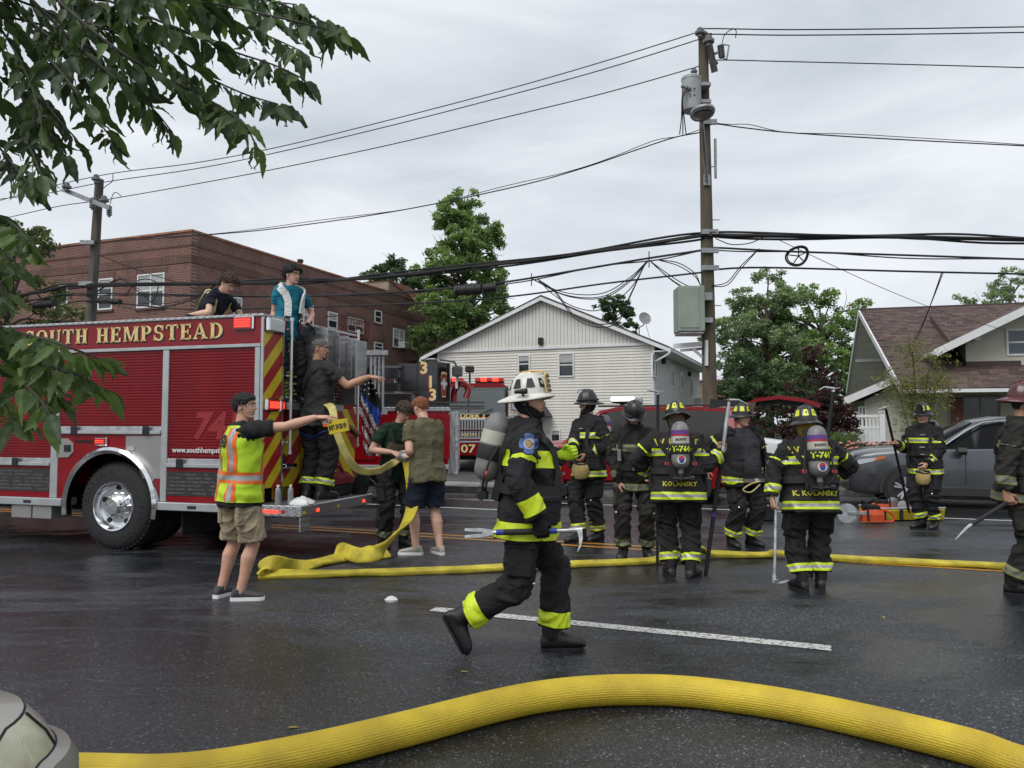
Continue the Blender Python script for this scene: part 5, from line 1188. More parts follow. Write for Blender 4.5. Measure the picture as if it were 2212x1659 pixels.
# ================================================================== OTHER VEHICLES
m_carglass=M('car_glass',(.008,.009,.010),.06,spec=.10);m_clad=M('black_cladding',(.02,.02,.021),.6,var=.15)
def carbody(root,st,paint,glass_from,glass_to,ws=None,rw=None,pillars=()):
 """st: stations (x, z_bottom, z_belt, z_roof, half width, half roof width); y=0 is the centre line"""
 def ring(s):
  x,zb,zt,zr,w,wr=s;h=[(0,zb),(w*.86,zb),(w*.97,zb+.10),(w,zb+(zt-zb)*.45),(w*.985,zt-.06),(w*.955,zt),(wr+(w*.955-wr)*.08,zr-.09 if zr-zt>.2 else zt+(zr-zt)*.5),(wr*.93,zr-.015),(wr*.5,zr+.012),(0,zr+.02)]
  return[(x,-y,z)for y,z in h]+[(x,y,z)for y,z in h[-2:0:-1]]
 R_=[ring(s)for s in st];n=len(R_[0]);b,g=MB(),MB();b.v=[p for r in R_ for p in r];g.v=list(b.v)
 for i in range(len(st)-1):
  for k in range(n):
   k2=(k+1)%n;f=(i*n+k,i*n+k2,(i+1)*n+k2,(i+1)*n+k);x=(st[i][0]+st[i+1][0])/2
   side=k in(5,n-6);topf=k in(6,7,8,9,10,11,5,n-6)
   gl=(side and glass_from<x<glass_to)or(ws and topf and ws[0]<x<ws[1])or(rw and topf and rw[0]<x<rw[1])
   (g if gl else b).f.append(f);(g if gl else b).m.append(0)
 b.f.append(tuple(range(n-1,-1,-1)));b.m.append(0);b.f.append(tuple((len(st)-1)*n+k for k in range(n)));b.m.append(0)
 body=b.build('body',paint,root,ang=38);g.build('windows',m_carglass,root,ang=30)
 for(x0,x1,w_)in pillars:
  for sg in(-1,1):
   i0=st[0];f=lambda x,key:np.interp(x,[s[0]for s in st],[s[key]for s in st])
   p=Vector((x0,sg*(f(x0,4)*.955+.004),f(x0,2)-.01));q=Vector((x1,sg*(f(x1,5)*1.0+.012),f(x1,3)-.07));MB().obox(p,q,.02,w_,up=(1,0,0)).build('pillar',paint,root,smooth=False)
 return body
def carwheel(root,x,y,r,w,out,spokes=5,rimm=m_alu):
 o=MB().lathe([(r*.62,-.0),(r*.66,-.012),(r*.93,-.008),(r,.035),(r,w-.035),(r*.93,w),(r*.62,w)],32,(0,0,0),(0,1,0)).build('wheel',m_rubber,root);o.location=(x,y if out<0 else y-w,r)
 MB().lathe([(r*.64,.002),(r*.60,.006),(r*.57,.06),(0,.07)],28,(0,0,0),(0,1,0)).build('rim',m_blackmetal,o)
 for k in range(spokes):
  a=k*6.2832/spokes+.3
  for da in(-.16,.16):MB().obox((math.cos(a)*r*.1,.012,math.sin(a)*r*.1),(math.cos(a+da)*r*.61,.004,math.sin(a+da)*r*.61),.016,r*.10,up=(-math.sin(a),0,math.cos(a))).build('spoke',rimm,o,smooth=False)
 MB().lathe([(0,-.006),(r*.14,-.004),(r*.15,.02)],14,(0,0,0),(0,1,0)).build('hub_cap',rimm,o)
def archring(root,x,y,r,sg,mat,w=.06,a0=-.15):
 rg=[[(x+math.cos(a)*q,y+sg*dy,r_z+math.sin(a)*q)for q,dy in((r-.02,-.06),(r,.016),(r+w,.012),(r+w+.005,-.02))]for r_z in(r*.83,)for a in np.linspace(a0,math.pi-a0,22)]
 MB().loft(rg,close=False,caps=False).build('wheel_arch',mat,root)
 MB().lathe([(r-.01,0),(0,0)],24,(x,y+sg*.012,r*.83),(0,1,0)).build('wheel_well',m_dark,root)
wp=Vector((7.32,14.35,0));ang=ROAD+rad(5);ux=Vector((math.cos(ang),math.sin(ang),0));nx_=Vector((-math.sin(ang),math.cos(ang),0))
rv=thing('crossover_car','grey crossover car parked nose left at the far kerb','car',wp-ux*.97+nx_*.925,ang)
m_carg=M('crossover_grey',(.075,.08,.09),.28,.5,var=.06,vscale=2,coat=.7)
ST=[(0.,.40,.74,.82,.62,.45),(.03,.28,.87,.94,.77,.6),(.14,.24,.95,1.02,.865,.72),(.45,.22,1.0,1.07,.905,.76),(.97,.22,1.05,1.11,.925,.76),(1.38,.22,1.08,1.14,.925,.74),(1.75,.22,1.08,1.38,.925,.68),(2.15,.22,1.09,1.60,.925,.62),(2.6,.22,1.10,1.675,.925,.60),(3.5,.22,1.12,1.66,.925,.58),(4.15,.26,1.14,1.54,.90,.55),(4.45,.34,1.10,1.2,.86,.5),(4.58,.5,.95,1.0,.80,.4)]
carbody(rv,ST,m_carg,1.55,4.1,ws=(1.4,2.2),pillars=((1.45,2.2,.07),(2.62,2.72,.09),(3.62,3.55,.10)))
for x in(.97,3.66):
 for sg in(-1,1):archring(rv,x,sg*.912,.40,sg,m_clad);carwheel(rv,x,sg*.93,.355,.22,sg)
for sg in(-1,1):
 MB().box((1.42,sg*.90,.22),(3.2,sg*.945,.40),.02).build('sill_cladding',m_clad,rv)
 MB().add([(.035,sg*.765,.76),(.16,sg*.88,.78),(.62,sg*.922,.90),(.60,sg*.916,.945),(.18,sg*.872,.88),(.045,sg*.76,.845)],[(0,1,2,3,4,5)]).build('headlight',M('headlight_glass',(.42,.44,.46),.12,.3,coat=.6),rv,smooth=False)
 MB().add([(.44,sg*.912,.862),(.64,sg*.926,.91),(.62,sg*.924,.95),(.46,sg*.910,.918)],[(0,1,2,3)]).build('turn_signal',M('amber',(.55,.12,.02),.3),rv,smooth=False)
 MB().add([(.08,sg*.77,.38),(.30,sg*.885,.36),(.50,sg*.915,.60),(.34,sg*.90,.62),(.12,sg*.80,.55)],[(0,1,2,3,4)]).build('bumper_corner',m_clad,rv,smooth=False)
 MB().loft([[(1.78+x,sg*(.97+y),1.05+z)for y,z in((0,.0),(.02,-.07),(.2,-.06),(.24,.0),(.2,.07),(.02,.07))]for x in(0,.14)]).build('mirror',m_clad,rv)
 MB().obox((1.95,sg*.932,.45),(1.96,sg*.915,1.07),.004,.012).obox((2.72,sg*.932,.42),(2.73,sg*.915,1.09),.004,.012).build('door_gap',m_dark,rv,smooth=False)
 MB().box((2.5,sg*.925,.93),(2.66,sg*.945,.965),.008).build('door_handle',m_carg,rv)
 MB().tube([(1.55,sg*.90,1.095),(2.0,sg*.80,1.43),(2.3,sg*.705,1.575),(2.7,sg*.665,1.61),(3.5,sg*.645,1.60)],.014,6).build('window_trim',m_chrome,rv)
gr_=MB().box((-.012,-.62,.58),(.02,.62,.80),.01).build('grille',m_clad,rv)
for k in range(5):MB().box((-.02,-.6,.60+k*.042),(-.0125,.6,.617+k*.042)).build('grille_slat',m_blackmetal,gr_,smooth=False)
MB().box((-.03,-.72,.28),(.03,.72,.46),.02).build('lower_grille',m_clad,rv)
MB().box((-.032,-.26,.47),(-.014,.26,.58),.004).build('number_plate',m_white,rv)
ra=thing('rescue_car','red rescue car with roof light bar and raised tailgate','car',R(-6.35,16.4),ROAD)
ST=[(0.,.5,.75,.85,.75,.6),(.05,.38,.95,1.02,.92,.8),(.25,.32,1.05,1.12,.98,.85),(1.0,.30,1.10,1.17,1.0,.85),(1.35,.30,1.12,1.20,1.0,.82),(1.75,.30,1.14,1.55,1.0,.78),(2.1,.30,1.15,1.84,1.0,.75),(2.5,.30,1.15,1.92,1.0,.74),(4.0,.30,1.15,1.92,1.0,.73),(4.85,.32,1.15,1.88,.98,.72),(5.05,.40,1.12,1.70,.95,.70)]
carbody(ra,ST,m_red,1.5,4.85,ws=(1.36,2.12),pillars=((1.4,2.12,.08),(2.75,2.8,.10),(3.75,3.85,.12),(4.85,4.75,.12)))
for x in(.92,4.0):
 for sg in(-1,1):archring(ra,x,sg*.99,.44,sg,m_red,.05);carwheel(ra,x,sg*1.0,.39,.24,sg)
for sg in(-1,1):
 MB().box((1.5,sg*.99,.30),(3.4,sg*1.10,.36),.015).build('side_step',m_clad,ra)
 MB().box((1.42,sg*1.01,1.10),(4.8,sg*1.02,1.135),.004).build('belt_trim',m_chrome,ra)
 MB().loft([[(1.72+x,sg*(1.04+y),1.18+z)for y,z in((0,-.05),(.04,-.13),(.26,-.12),(.28,.02),(.24,.12),(.03,.11))]for x in(0,.16)]).build('mirror',m_clad,ra)
 MB().tube([(2.1,sg*.76,1.925),(4.7,sg*.74,1.92)],.018,6).build('roof_rail',m_clad,ra)
lb=MB().box((2.35,-.62,1.99),(2.75,.62,2.03),.01).build('light_bar',m_blackmetal,ra)
for k in range(7):
 y=-.62+k*1.24/7;MB().box((2.33,y+.006,2.031),(2.77,y+1.24/7-.006,2.12),.02).build('lens',M('white_lamp_lit',(.8,.8,.78),.2,emit=(1.,.97,.9),estr=2.5)if k in(0,1)else m_clear,lb)
for sg in(-1,1):MB().box((2.5,sg*.5-.03,1.925),(2.6,sg*.5+.03,1.99)).build('bar_foot',m_blackmetal,ra,smooth=False)
tg=[(5.0,1.92),(5.25,2.05),(5.7,2.10),(6.15,2.03),(6.42,1.93)]
MB().loft([[(x,y,z)for x,z in tg]+[(x-.02,y,z-.07)for x,z in tg[::-1]]for y in(-.72,-.45,.45,.72)]).build('tailgate',m_red,ra)
MB().loft([[(x,y,z-.075)for x,z in tg[1:4]]+[(x-.03,y,z-.15)for x,z in tg[1:4][::-1]]for y in(-.6,.6)]).build('tailgate_glass',m_carglass,ra)
for sg in(-1,1):MB().cyl((5.02,sg*.66,1.60),(5.5,sg*.66,2.10),.012,6).build('gas_strut',m_blackmetal,ra)
vw=D(1665,930,19.5);wv=thing('white_van','white van with dark side windows behind the people in turnout coats','van',(vw.x-3.6,vw.y+1.8,.1),rad(-12))
m_vanw=M('van_white',(.62,.64,.66),.3,var=.05,coat=.5)
ST=[(0.,.45,.9,1.55,.85,.7),(.1,.35,1.0,1.66,.92,.76),(.8,.3,1.02,1.70,.95,.78),(2.2,.3,1.02,1.70,.95,.78),(3.0,.3,1.02,1.66,.95,.76),(3.7,.3,1.0,1.10,.94,.75),(4.6,.34,.92,.98,.88,.7),(4.75,.45,.7,.75,.75,.6)]
carbody(wv,ST,m_vanw,.2,3.3,ws=(3.05,3.7),pillars=((1.5,1.5,.12),(2.4,2.42,.12),(.15,.15,.2),(3.4,3.0,.08)))
for x in(.9,3.8):
 for sg in(-1,1):archring(wv,x,sg*.93,.40,sg,m_vanw,.04);carwheel(wv,x,sg*.95,.34,.22,sg)
MB().box((1.9,-.3,1.73),(2.15,-.1,1.83),.02).build('roof_vent',m_white,wv)
for sg in(-1,1):MB().box((.1,sg*.93,1.0),(3.6,sg*.955,1.03),.004).build('belt_trim',m_vanw,wv)
nc=thing('silver_car','weathered silver car front corner with cloudy headlight at bottom left','car',Vector((-1.275,2.565,0)),rad(3))
m_silc=M('car_silver',(.36,.35,.315),.38,.45,var=.08,vscale=2,coat=.25);m_lens=M('cloudy_headlight',(.52,.51,.36),.22,var=.14,vscale=9,coat=.5);m_lens2=M('corner_lamp',(.52,.47,.44),.2,var=.18,vscale=14,coat=.5);m_gapk=M('panel_gap',(.01,.01,.011),.7)
Wc=1.70
def plan(ins,z,n=26):
 r=.34;pts=[]
 for x in np.linspace(-3.2,-r-ins,8):pts.append((x,-ins,z))
 for a in np.linspace(math.pi/2,0.0,14)[1:]:pts.append((-r-ins+math.cos(a)*r,-ins-r+math.sin(a)*r,z+0.))
 bow=lambda y:.07*(1-((y+Wc/2)/(Wc/2))**2)
 for f in np.linspace(0,1,16)[1:]:y=-ins-r+(-(Wc-2*ins-2*r))*f;pts.append((-ins+bow(y)*min(1,f*4),y,z-max(0,z-.602)*.40*min(1,f*2.2)))
 return pts
LV=[(.22,.06),(.32,.02),(.46,.0),(.54,.003),(.582,.02),(.598,.045),(.602,.05),(.65,.068),(.712,.105),(.718,.11),(.74,.19),(.77,.36),(.785,.6)]
rings=[plan(i,z)for z,i in LV];np_=len(rings[0]);parts={k:MB()for k in('bumper','headlight','corner_lamp','fender','hood','panel_gap')}
allv=[p for r in rings for p in r]
for k in parts:parts[k].v=list(allv)
for i in range(len(LV)-1):
 for k in range(np_-1):
  f=(i*np_+k,i*np_+k+1,(i+1)*np_+k+1,(i+1)*np_+k)
  if i<5:t='bumper'
  elif i==5:t='panel_gap'
  elif i<8:t='fender' if k<11 else('corner_lamp' if k<17 else('headlight' if k<29 else 'fender'))
  elif i==8:t='panel_gap' if k>=14 else 'fender'
  else:t='hood' if k>=15 else('panel_gap' if i==9 and k>8 and False else 'fender')
  parts[t].f.append(f);parts[t].m.append(0)
top=rings[-1];parts['hood'].f.append(tuple((len(LV)-1)*np_+k for k in range(np_)));parts['hood'].m.append(0)
for k,mt in(('bumper',m_silc),('headlight',m_lens),('corner_lamp',m_lens2),('fender',m_silc),('hood',m_silc),('panel_gap',m_gapk)):parts[k].build(k,mt,nc,ang=32)
MB().tube([Vector(rings[i][17])+Vector((.002,.001,0))for i in(6,7,8)],.0045,6).build('lamp_seal',m_gapk,nc)
for k in range(18):
 f=k/17;y=-.42-f*.26;MB().tube([(-.048+.02*f,y,.615),(-.078+.02*f,y,.672)],.002,4).build('lens_rib',m_lens,nc)
MB().tube([(p[0]*1.,p[1]-.0,p[2])for p in plan(-.004,.40)],.012,6).build('bumper_strip',m_trim,nc)
cab=MB();cab.loft([[(x,y,z)for y,z in((-.12,.7),(-.25,.98),(-.40,1.32),(-Wc+.4,1.32),(-Wc+.25,.98),(-Wc+.12,.7))]for x in(-1.5,-2.0,-3.2)]);cab.build('cabin',m_carglass,nc)
carwheel(nc,-.85,-.02,.30,.2,1)
tw_o=Vector(((972-1106)/FPX*15.2,15.2,0));TA=rad(3);TNY=Vector((-math.sin(TA),math.cos(TA),0));tl=thing('tower_ladder_truck','tower ladder truck with black numbered bucket behind the engine','fire truck',tw_o,TA)
MB().box((-9,.03,.75),(-.05,2.45,1.80)).build('body',m_red,tl,smooth=False);MB().box((-9,.4,.3),(-.3,2.1,.749)).build('chassis',m_dark,tl,smooth=False)
MB().box((-9,0.,1.801),(0,2.48,1.88),.008).build('deck_edge',m_tread,tl);MB().box((-9,-.02,.66),(-.02,.4,.748),.006).build('rub_rail',m_trim,tl)
for k in range(6):x=-8.6+k*1.45;MB().box((x,.0,.85),(x+1.35,.029,1.74)).build('compartment_door',m_red,tl,smooth=False)
for x in(-2.3,-3.6):carwheel(tl,x,.0,.53,.3,-1,8,m_chrome)
fr2=MB()
MB().box((-.049,.1,.55),(.10,2.4,1.79),.01).build('tail_box',m_tread,tl)
for y in(.12,.82,1.6,2.3):MB().box((.101,y,.55),(.16,y+.07,1.80),.004).build('tail_frame',m_alu,tl)
for z in(.55,.85,1.2,1.5,1.76):MB().box((.101,.1,z),(.15,2.4,z+.04),.004).build('tail_shelf',m_alu,tl)
m_gloss=M('gloss_black',(.012,.012,.014),.18,coat=.6,var=.2)
def TP(px,py,dy=0.):return loc_of(tl,D(px,py,16.6+dy))
b0_,b1_=TP(760,838),TP(925,850)
for k,(zz_,hh_)in enumerate(((2.52,.22),(2.25,.16))):MB().box((-9,1.0,zz_),(b1_.x-.6,1.55,zz_+hh_),.01).build('boom_section',m_gloss,tl)
MB().box((-4.6,.85,2.1),(b1_.x-1.15,1.72,2.95),.02).build('boom_head',M('charcoal_paint',(.03,.031,.033),.4,var=.1),tl)
for k in range(5):MB().box((-4.55,.842,2.2+k*.1),(b1_.x-1.2,.849,2.26+k*.1)).build('boom_rib',m_gloss,tl,smooth=False)
for k in range(2):MB().cyl((b1_.x-1.3,1.15+k*.2,2.75),(b1_.x-.55,1.15+k*.2,2.75),.035,8).build('ram',m_blackmetal,tl)
MB().box((-4.6,.9,1.89),(b1_.x-.3,1.7,2.2),.02).build('turntable',m_gloss,tl)
yb=1.15;TB=lambda px,py,dy=0.:loc_of(tl,plane_hit(px,py,tw_o+TNY*(yb+dy),TNY))
q0,q1,q2,zt_,zb__=TB(902,781).x,TB(945,781).x,TB(972,790,.45).x,TB(920,781).z,1.92
bk=MB().prism([(q0,yb),(q1,yb),(q2,yb+.45),(q2,yb+1.1),(q0,yb+1.1)],zb__,zt_).build('bucket',m_gloss,tl,smooth=False)
MB().box((q0-.42,yb+.1,zt_-.62),(q0-.003,yb+1.1,zt_-.04),.015).build('bucket_locker',m_gloss,tl)
m_goldp=M('gold_number',(.66,.52,.24),.45,var=.15,vscale=30)
for k,(ch,px,py)in enumerate((('3',916,796),('1',930,826),('3',935,854))):
 p=TB(px,py)
 text('bucket_number',ch,.34,m_chr,bk,(p.x-.012,yb-.004,p.z-.01),(rad(90),0,0),.001,bold=.018);text('bucket_number',ch,.34,m_goldp,bk,(p.x,yb-.008,p.z),(rad(90),0,0),.001,bold=.012)
pe=Vector((q1,yb,0));qe=Vector((q2,yb+.45,0));ed=(qe-pe).normalized();en=Vector((ed.y,-ed.x,0));ea=math.atan2(ed.y,ed.x)
def emb(pts,off,name,mat):MB().add([pe.lerp(qe,.5)+ed*u+en*off+Vector((0,0,2.42+v))for u,v in pts],[tuple(range(len(pts)))]).build(name,mat,bk,smooth=False)
sh_=lambda s:[(u*.72,v*.82)for u,v in[(-.16*s,.18*s),(-.10*s,.30*s),(.10*s,.30*s),(.16*s,.18*s),(.10*s,-.34*s),(-.10*s,-.34*s)]]
emb(sh_(1.05),.004,'emblem',m_goldp);emb(sh_(.95),.007,'emblem',m_chr);emb([(math.cos(a)*.10*(1+.35*math.cos(4*a)),.0+math.sin(a)*.10*(1+.35*math.cos(4*a)))for a in np.linspace(0,6.283,33)[:-1]],.010,'emblem',m_whitelet);emb([(-.12,.20),(.12,.20),(.12,.24),(-.12,.24)],.010,'emblem',m_goldp)
MB().tube([(q1+.05,yb+.1,zt_+.05),(q2+.1,yb+.45,zt_+.03),(q2+.18,yb+.5,zt_-.15),(q2+.15,yb+.5,zt_-.6)],.022,6).build('bucket_rail',m_gloss,tl)
MB().box((q2+.05,yb+.2,zt_-.30),(q2+.28,yb+.4,zt_-.08),.03).build('flood_lamp',m_gloss,tl);MB().box((q2+.12,yb+.4,zt_-.55),(q2+.17,yb+.45,zt_-.3)).build('lamp_bracket',m_white,tl,smooth=False)
MB().tube(catmull([(q2+.08,yb+.7,2.0),(q2+.1,yb+.7,2.3),(q2+.25,yb+.6,2.45),(q2+.40,yb+.6,2.33),(q2+.35,yb+.55,2.12)],4),.07,12).build('water_monitor',m_red,tl)
for z in(1.9,1.98):MB().box((q0-.3,yb-.25,z),(q2+.75,yb-.2,z+.04)).build('platform_rail',m_gloss,tl,smooth=False)
MB().box((q0-.3,yb-.2,1.885),(q2+.75,yb+1.3,1.915)).build('platform',m_tread,tl,smooth=False)
lp=TP(800,760,-1.2);rx_=loc_of(tl,D(770,762,14.5));rx2=loc_of(tl,D(838,756,14.5))
for z in(rx_.z,rx_.z-1.12):MB().obox((rx_.x-.5,rx_.y,z),(rx2 .x,rx2 .y,z),.07,.09).build('ladder_rail',m_galv,tl,smooth=False)
for k in range(4):x=rx_.x+.28+k*.075;MB().cyl((x,rx_.y,rx_.z-1.1),(x,rx_.y,rx_.z),.024,8).build('ladder_rung',m_galv,tl)
lt=thing('ladder_truck','red ladder truck with chrome grille and lit roof lamps facing the camera','fire truck',Vector((at_x:=(1012-1106)/FPX*23.6,23.6,.11)),rad(-4))
cabm=MB();cabm.loft([[(x,y,z)for x,z in((-1.22,.55),(1.22,.55),(1.22,1.75),(1.18,2.58),(1.05,2.7),(-1.05,2.7),(-1.18,2.58),(-1.22,1.75))]for y in(0,6.0)]);cabm.build('cab',m_red,lt,ang=20)
MB().box((-1.225,-.004,1.66),(1.225,2.2,2.60),.03).build('cab_top',m_gloss,lt)
for sg in(-1,1):
 MB().add([(sg*.05,-.008,1.78),(sg*1.13,-.008,1.78),(sg*1.11,-.008,2.52),(sg*.05,-.008,2.52)],[(0,1,2,3)]).build('windshield',M('cab_glass_sky_tint',(.15,.17,.17),.12,spec=.5),lt,smooth=False);MB().tube([(sg*.03,-.015,1.76),(sg*1.15,-.015,1.76),(sg*1.13,-.015,2.54),(sg*.03,-.015,2.54),(sg*.03,-.015,1.76)],.012,5).build('windshield_seal',m_trim,lt)  # sky reflection put into the windshield colour as a paler grey
 MB().tube([(sg*.35,-.03,1.74),(sg*.75,-.04,1.92)],.012,5).build('wiper',m_blackmetal,lt)
 mr=MB().box((sg*1.30,-.05,1.85),(sg*1.50,.1,2.42),.03).build('mirror',m_chrome,lt);MB().tube([(sg*1.18,.05,2.5),(sg*1.5,.05,2.55),(sg*1.53,.0,2.2),(sg*1.5,.05,1.75),(sg*1.2,.05,1.7)],.016,6).build('mirror_arm',m_chrome,mr)
 hl=MB().box((sg*.62,-.05,1.02),(sg*1.16,-.005,1.42),.02).build('headlight_bezel',m_chrome,lt);MB().lathe([(.1,0),(.08,.02),(0,.025)],16,(sg*.78,-.05,1.22),(0,-1,0)).build('headlight',m_clear,hl);MB().lathe([(.1,0),(.08,.02),(0,.025)],16,(sg*1.02,-.05,1.22),(0,-1,0)).build('headlight',m_clear,hl)
 MB().box((sg*.10,-.02,2.58),(sg*.14,.03,2.62)).build('marker_lamp',M('amber',(.55,.12,.02),.3),lt,smooth=False)
 lbx=MB().box((sg*.18,.15,2.72),(sg*1.08,.5,2.76),.01).build('light_bar',m_blackmetal,lt)
 for k in range(5):MB().box((sg*(.18+k*.18),.13,2.761),(sg*(.35+k*.18),.52,2.88),.02).build('lens',m_redlamp if k in(1,3)else m_redlens,lbx)
gl_=MB().box((-.55,-.06,.98),(.55,-.004,1.62),.02).build('grille',m_trim,lt)
for k in range(12):MB().box((-.50+k*.0855,-.072,1.03),(-.465+k*.0855,-.061,1.57)).build('grille_slot',m_dark,gl_,smooth=False)
MB().box((-.56,-.075,1.24),(.56,-.0605,1.29),.004).build('grille_band',m_chrome,gl_)
MB().box((-1.24,-.45,.50),(1.24,-.002,.92),.03).build('bumper',m_red,lt);MB().box((-1.25,-.46,.88),(1.25,-.1,.935),.01).build('bumper_top',m_tread,lt)
text('bumper_number','2 07 2',.34,m_ink,lt,(.05,-.455,.70),(rad(90),0,0),.002,bold=.02,sx=1.3);text('bumper_number','2 07 2',.34,m_goldp,lt,(.05,-.458,.70),(rad(90),0,0),.001,bold=.006,sx=1.3)
text('cab_lettering','LADDER 2',.20,m_goldp,lt,(0,-.012,1.69),(rad(90),0,0),.002,bold=.008,sx=1.15);text('maker_script','Seagrave',.13,m_goldp,lt,(.0,-.08,1.14),(rad(90),0,0),.002,shear=.3)
MB().box((-1.23,-.01,1.625),(1.23,-.002,1.64)).build('gold_stripe',m_goldp,lt,smooth=False);MB().cyl((.0,.3,2.72),(.0,.3,3.05),.03,8).box((-.14,.2,3.05),(.14,.36,3.25),.03).build('spot_lamp',m_blackmetal,lt)
for sg in(-1,1):carwheel(lt,0,0,.53,.3,-1)if False else None
for sg in(-1,1):w=MB().lathe([(.3,0),(.5,0),(.53,.05),(.53,.28),(.3,.3)],28,(0,0,0),(1,0,0)).build('wheel',m_rubber,lt);w.location=(sg*1.0-(.3 if sg>0 else 0),1.4,.53)
MB().box((-1.1,.2,.35),(1.1,5.8,.549)).build('chassis',m_dark,lt,smooth=False)
MB().box((-1.2,6.05,.7),(1.2,12,2.3)).build('rear_body',m_red,lt,smooth=False)
# ================================================================== PEOPLE
from mathutils.bvhtree import BVHTree
TMP=bpy.data.scenes.new('remesh_work')
def remesh(mb,voxel,smooth=3):
 me=bpy.data.meshes.new('tmp');me.from_pydata([tuple(v)for v in mb.v],[],mb.f);me.update();fixn(me)
 o=bpy.data.objects.new('tmp',me);TMP.collection.objects.link(o)
 r=o.modifiers.new('r','REMESH');r.mode='VOXEL';r.voxel_size=voxel
 if smooth:s=o.modifiers.new('s','SMOOTH');s.factor=.5;s.iterations=smooth
 vl=TMP.view_layers[0];vl.update();dg=vl.depsgraph
 out=bpy.data.meshes.new_from_object(o.evaluated_get(dg));bpy.data.objects.remove(o);bpy.data.meshes.remove(me)
 return out
def fab(name,c,rough=.88,var=.22,dirt=None):
 new=name not in MATS;m=M(name,c,rough,var=var,vscale=5,col2=dirt,bump=.35,bscale=220,spec=.25)
 if new:
  n,l=m.node_tree.nodes,m.node_tree.links;tc=n.new('ShaderNodeTexCoord');t=n.new('ShaderNodeTexNoise');t.inputs['Scale'].default_value=13;t.inputs['Detail'].default_value=3;t.inputs['Distortion'].default_value=1.2
  mp=n.new('ShaderNodeMapping');mp.inputs['Scale'].default_value=(.8,.8,1.5);l.new(tc.outputs['Object'],mp.inputs[0]);l.new(mp.outputs[0],t.inputs[0])
  b2=n.new('ShaderNodeBump');b2 .inputs['Strength'].default_value=.55;b2 .inputs['Distance'].default_value=.03;l.new(t.outputs['Fac'],b2 .inputs['Height'])
  b1=[x for x in n if x.type=='BUMP' and x!=b2][0];l.new(b2 .outputs[0],b1 .inputs['Normal'])
 return m
m_skin=M('skin',(.54,.30,.21),.5,var=.10,vscale=16,spec=.4);m_skinp=M('skin_pale',(.60,.36,.265),.5,var=.10,vscale=16,spec=.4);m_skint=M('skin_tan',(.44,.235,.155),.5,var=.10,vscale=16,spec=.4)
m_lip=M('lips',(.30,.11,.09),.45);m_eyew=M('eye_white',(.5,.48,.46),.3);m_iris=M('iris',(.03,.02,.015),.2)
m_turn=fab('turnout_black',(.020,.020,.022));m_turn2=fab('turnout_faded',(.028,.027,.026),dirt=(.016,.016,.017));m_turnd=fab('turnout_dirty',(.034,.031,.027),dirt=(.014,.014,.014))
m_lime=M('reflective_lime',(.60,.74,.02),.45,var=.08,vscale=30,bump=.2,bscale=200,emit=None);m_silv=M('reflective_silver',(.36,.37,.37),.4,.3,var=.12,vscale=25);m_limed=M('reflective_soiled',(.16,.17,.07),.6,var=.35,vscale=15);m_silvd=M('silver_soiled',(.13,.13,.12),.6,var=.3,vscale=15)
m_boot=M('boot_rubber',(.014,.014,.015),.5,var=.3,vscale=14,bump=.2,bscale=60);m_sole=M('sole_dark',(.012,.012,.012),.8,var=.2)
m_hood=fab('nomex_black',(.012,.012,.013));m_strap=M('strap_black',(.013,.013,.014),.7,var=.2,vscale=30)
m_helm_w=M('helmet_white',(.66,.65,.60),.35,var=.10,vscale=7,coat=.2,rvar=.1);m_helm_k=M('helmet_black',(.016,.015,.015),.38,var=.35,vscale=9,coat=.15,rvar=.15);m_helm_r=M('helmet_maroon',(.085,.012,.014),.3,var=.35,vscale=6,coat=.3)
m_tet=M('helmet_tetra_yellow',(.62,.66,.03),.35);m_badge=M('badge_cream',(.60,.46,.22),.5,var=.15,vscale=25);m_brass=M('brass',(.35,.22,.06),.35,.8)
def rotz(v,a):c,s=math.cos(a),math.sin(a);return Vector((v[0]*c-v[1]*s,v[0]*s+v[1]*c,v[2]))
def two_bone(a,t,l1,l2,hint):
 d=t-a;L=max(.05,min(d.length,(l1+l2)*.995));dn=d.normalized();t=a+dn*L
 x=(l1*l1-l2*l2+L*L)/(2*L);h=math.sqrt(max(0,l1*l1-x*x))
 hv=Vector(hint)-dn*dn.dot(Vector(hint));hv=hv.normalized()if hv.length>1e-4 else dn.orthogonal().normalized()
 return a+dn*x+hv*h,t
class Gar(MB):
 """a garment: tubes and rings, each vertex remembering the bone it belongs to"""
 def __init__(s):super().__init__();s.tags=[];s.bones={}
 def limb(s,tag_,pts,rs,seg=16,flat=1.,up=None):
  n0=len(s.v);s.tube(pts,rs,seg,True,flat,up);s.tags+=[tag_]*(len(s.v)-n0);s.bones[tag_]=(Vector(pts[0]),(Vector(pts[-1])-Vector(pts[0])).normalized())
 def rings(s,tag_,rings,axis):n0=len(s.v);s.loft(rings);s.tags+=[tag_]*(len(s.v)-n0);s.bones[tag_]=axis
def lerp_prof(prof,h):
 if h<=prof[0][0]:return prof[0][1:]
 for a,b in zip(prof,prof[1:]):
  if h<=b[0]:f=(h-a[0])/(b[0]-a[0]);f=f*f*(3-2*f);return tuple(x+(y-x)*f for x,y in zip(a[1:],b[1:]))
 return prof[-1][1:]
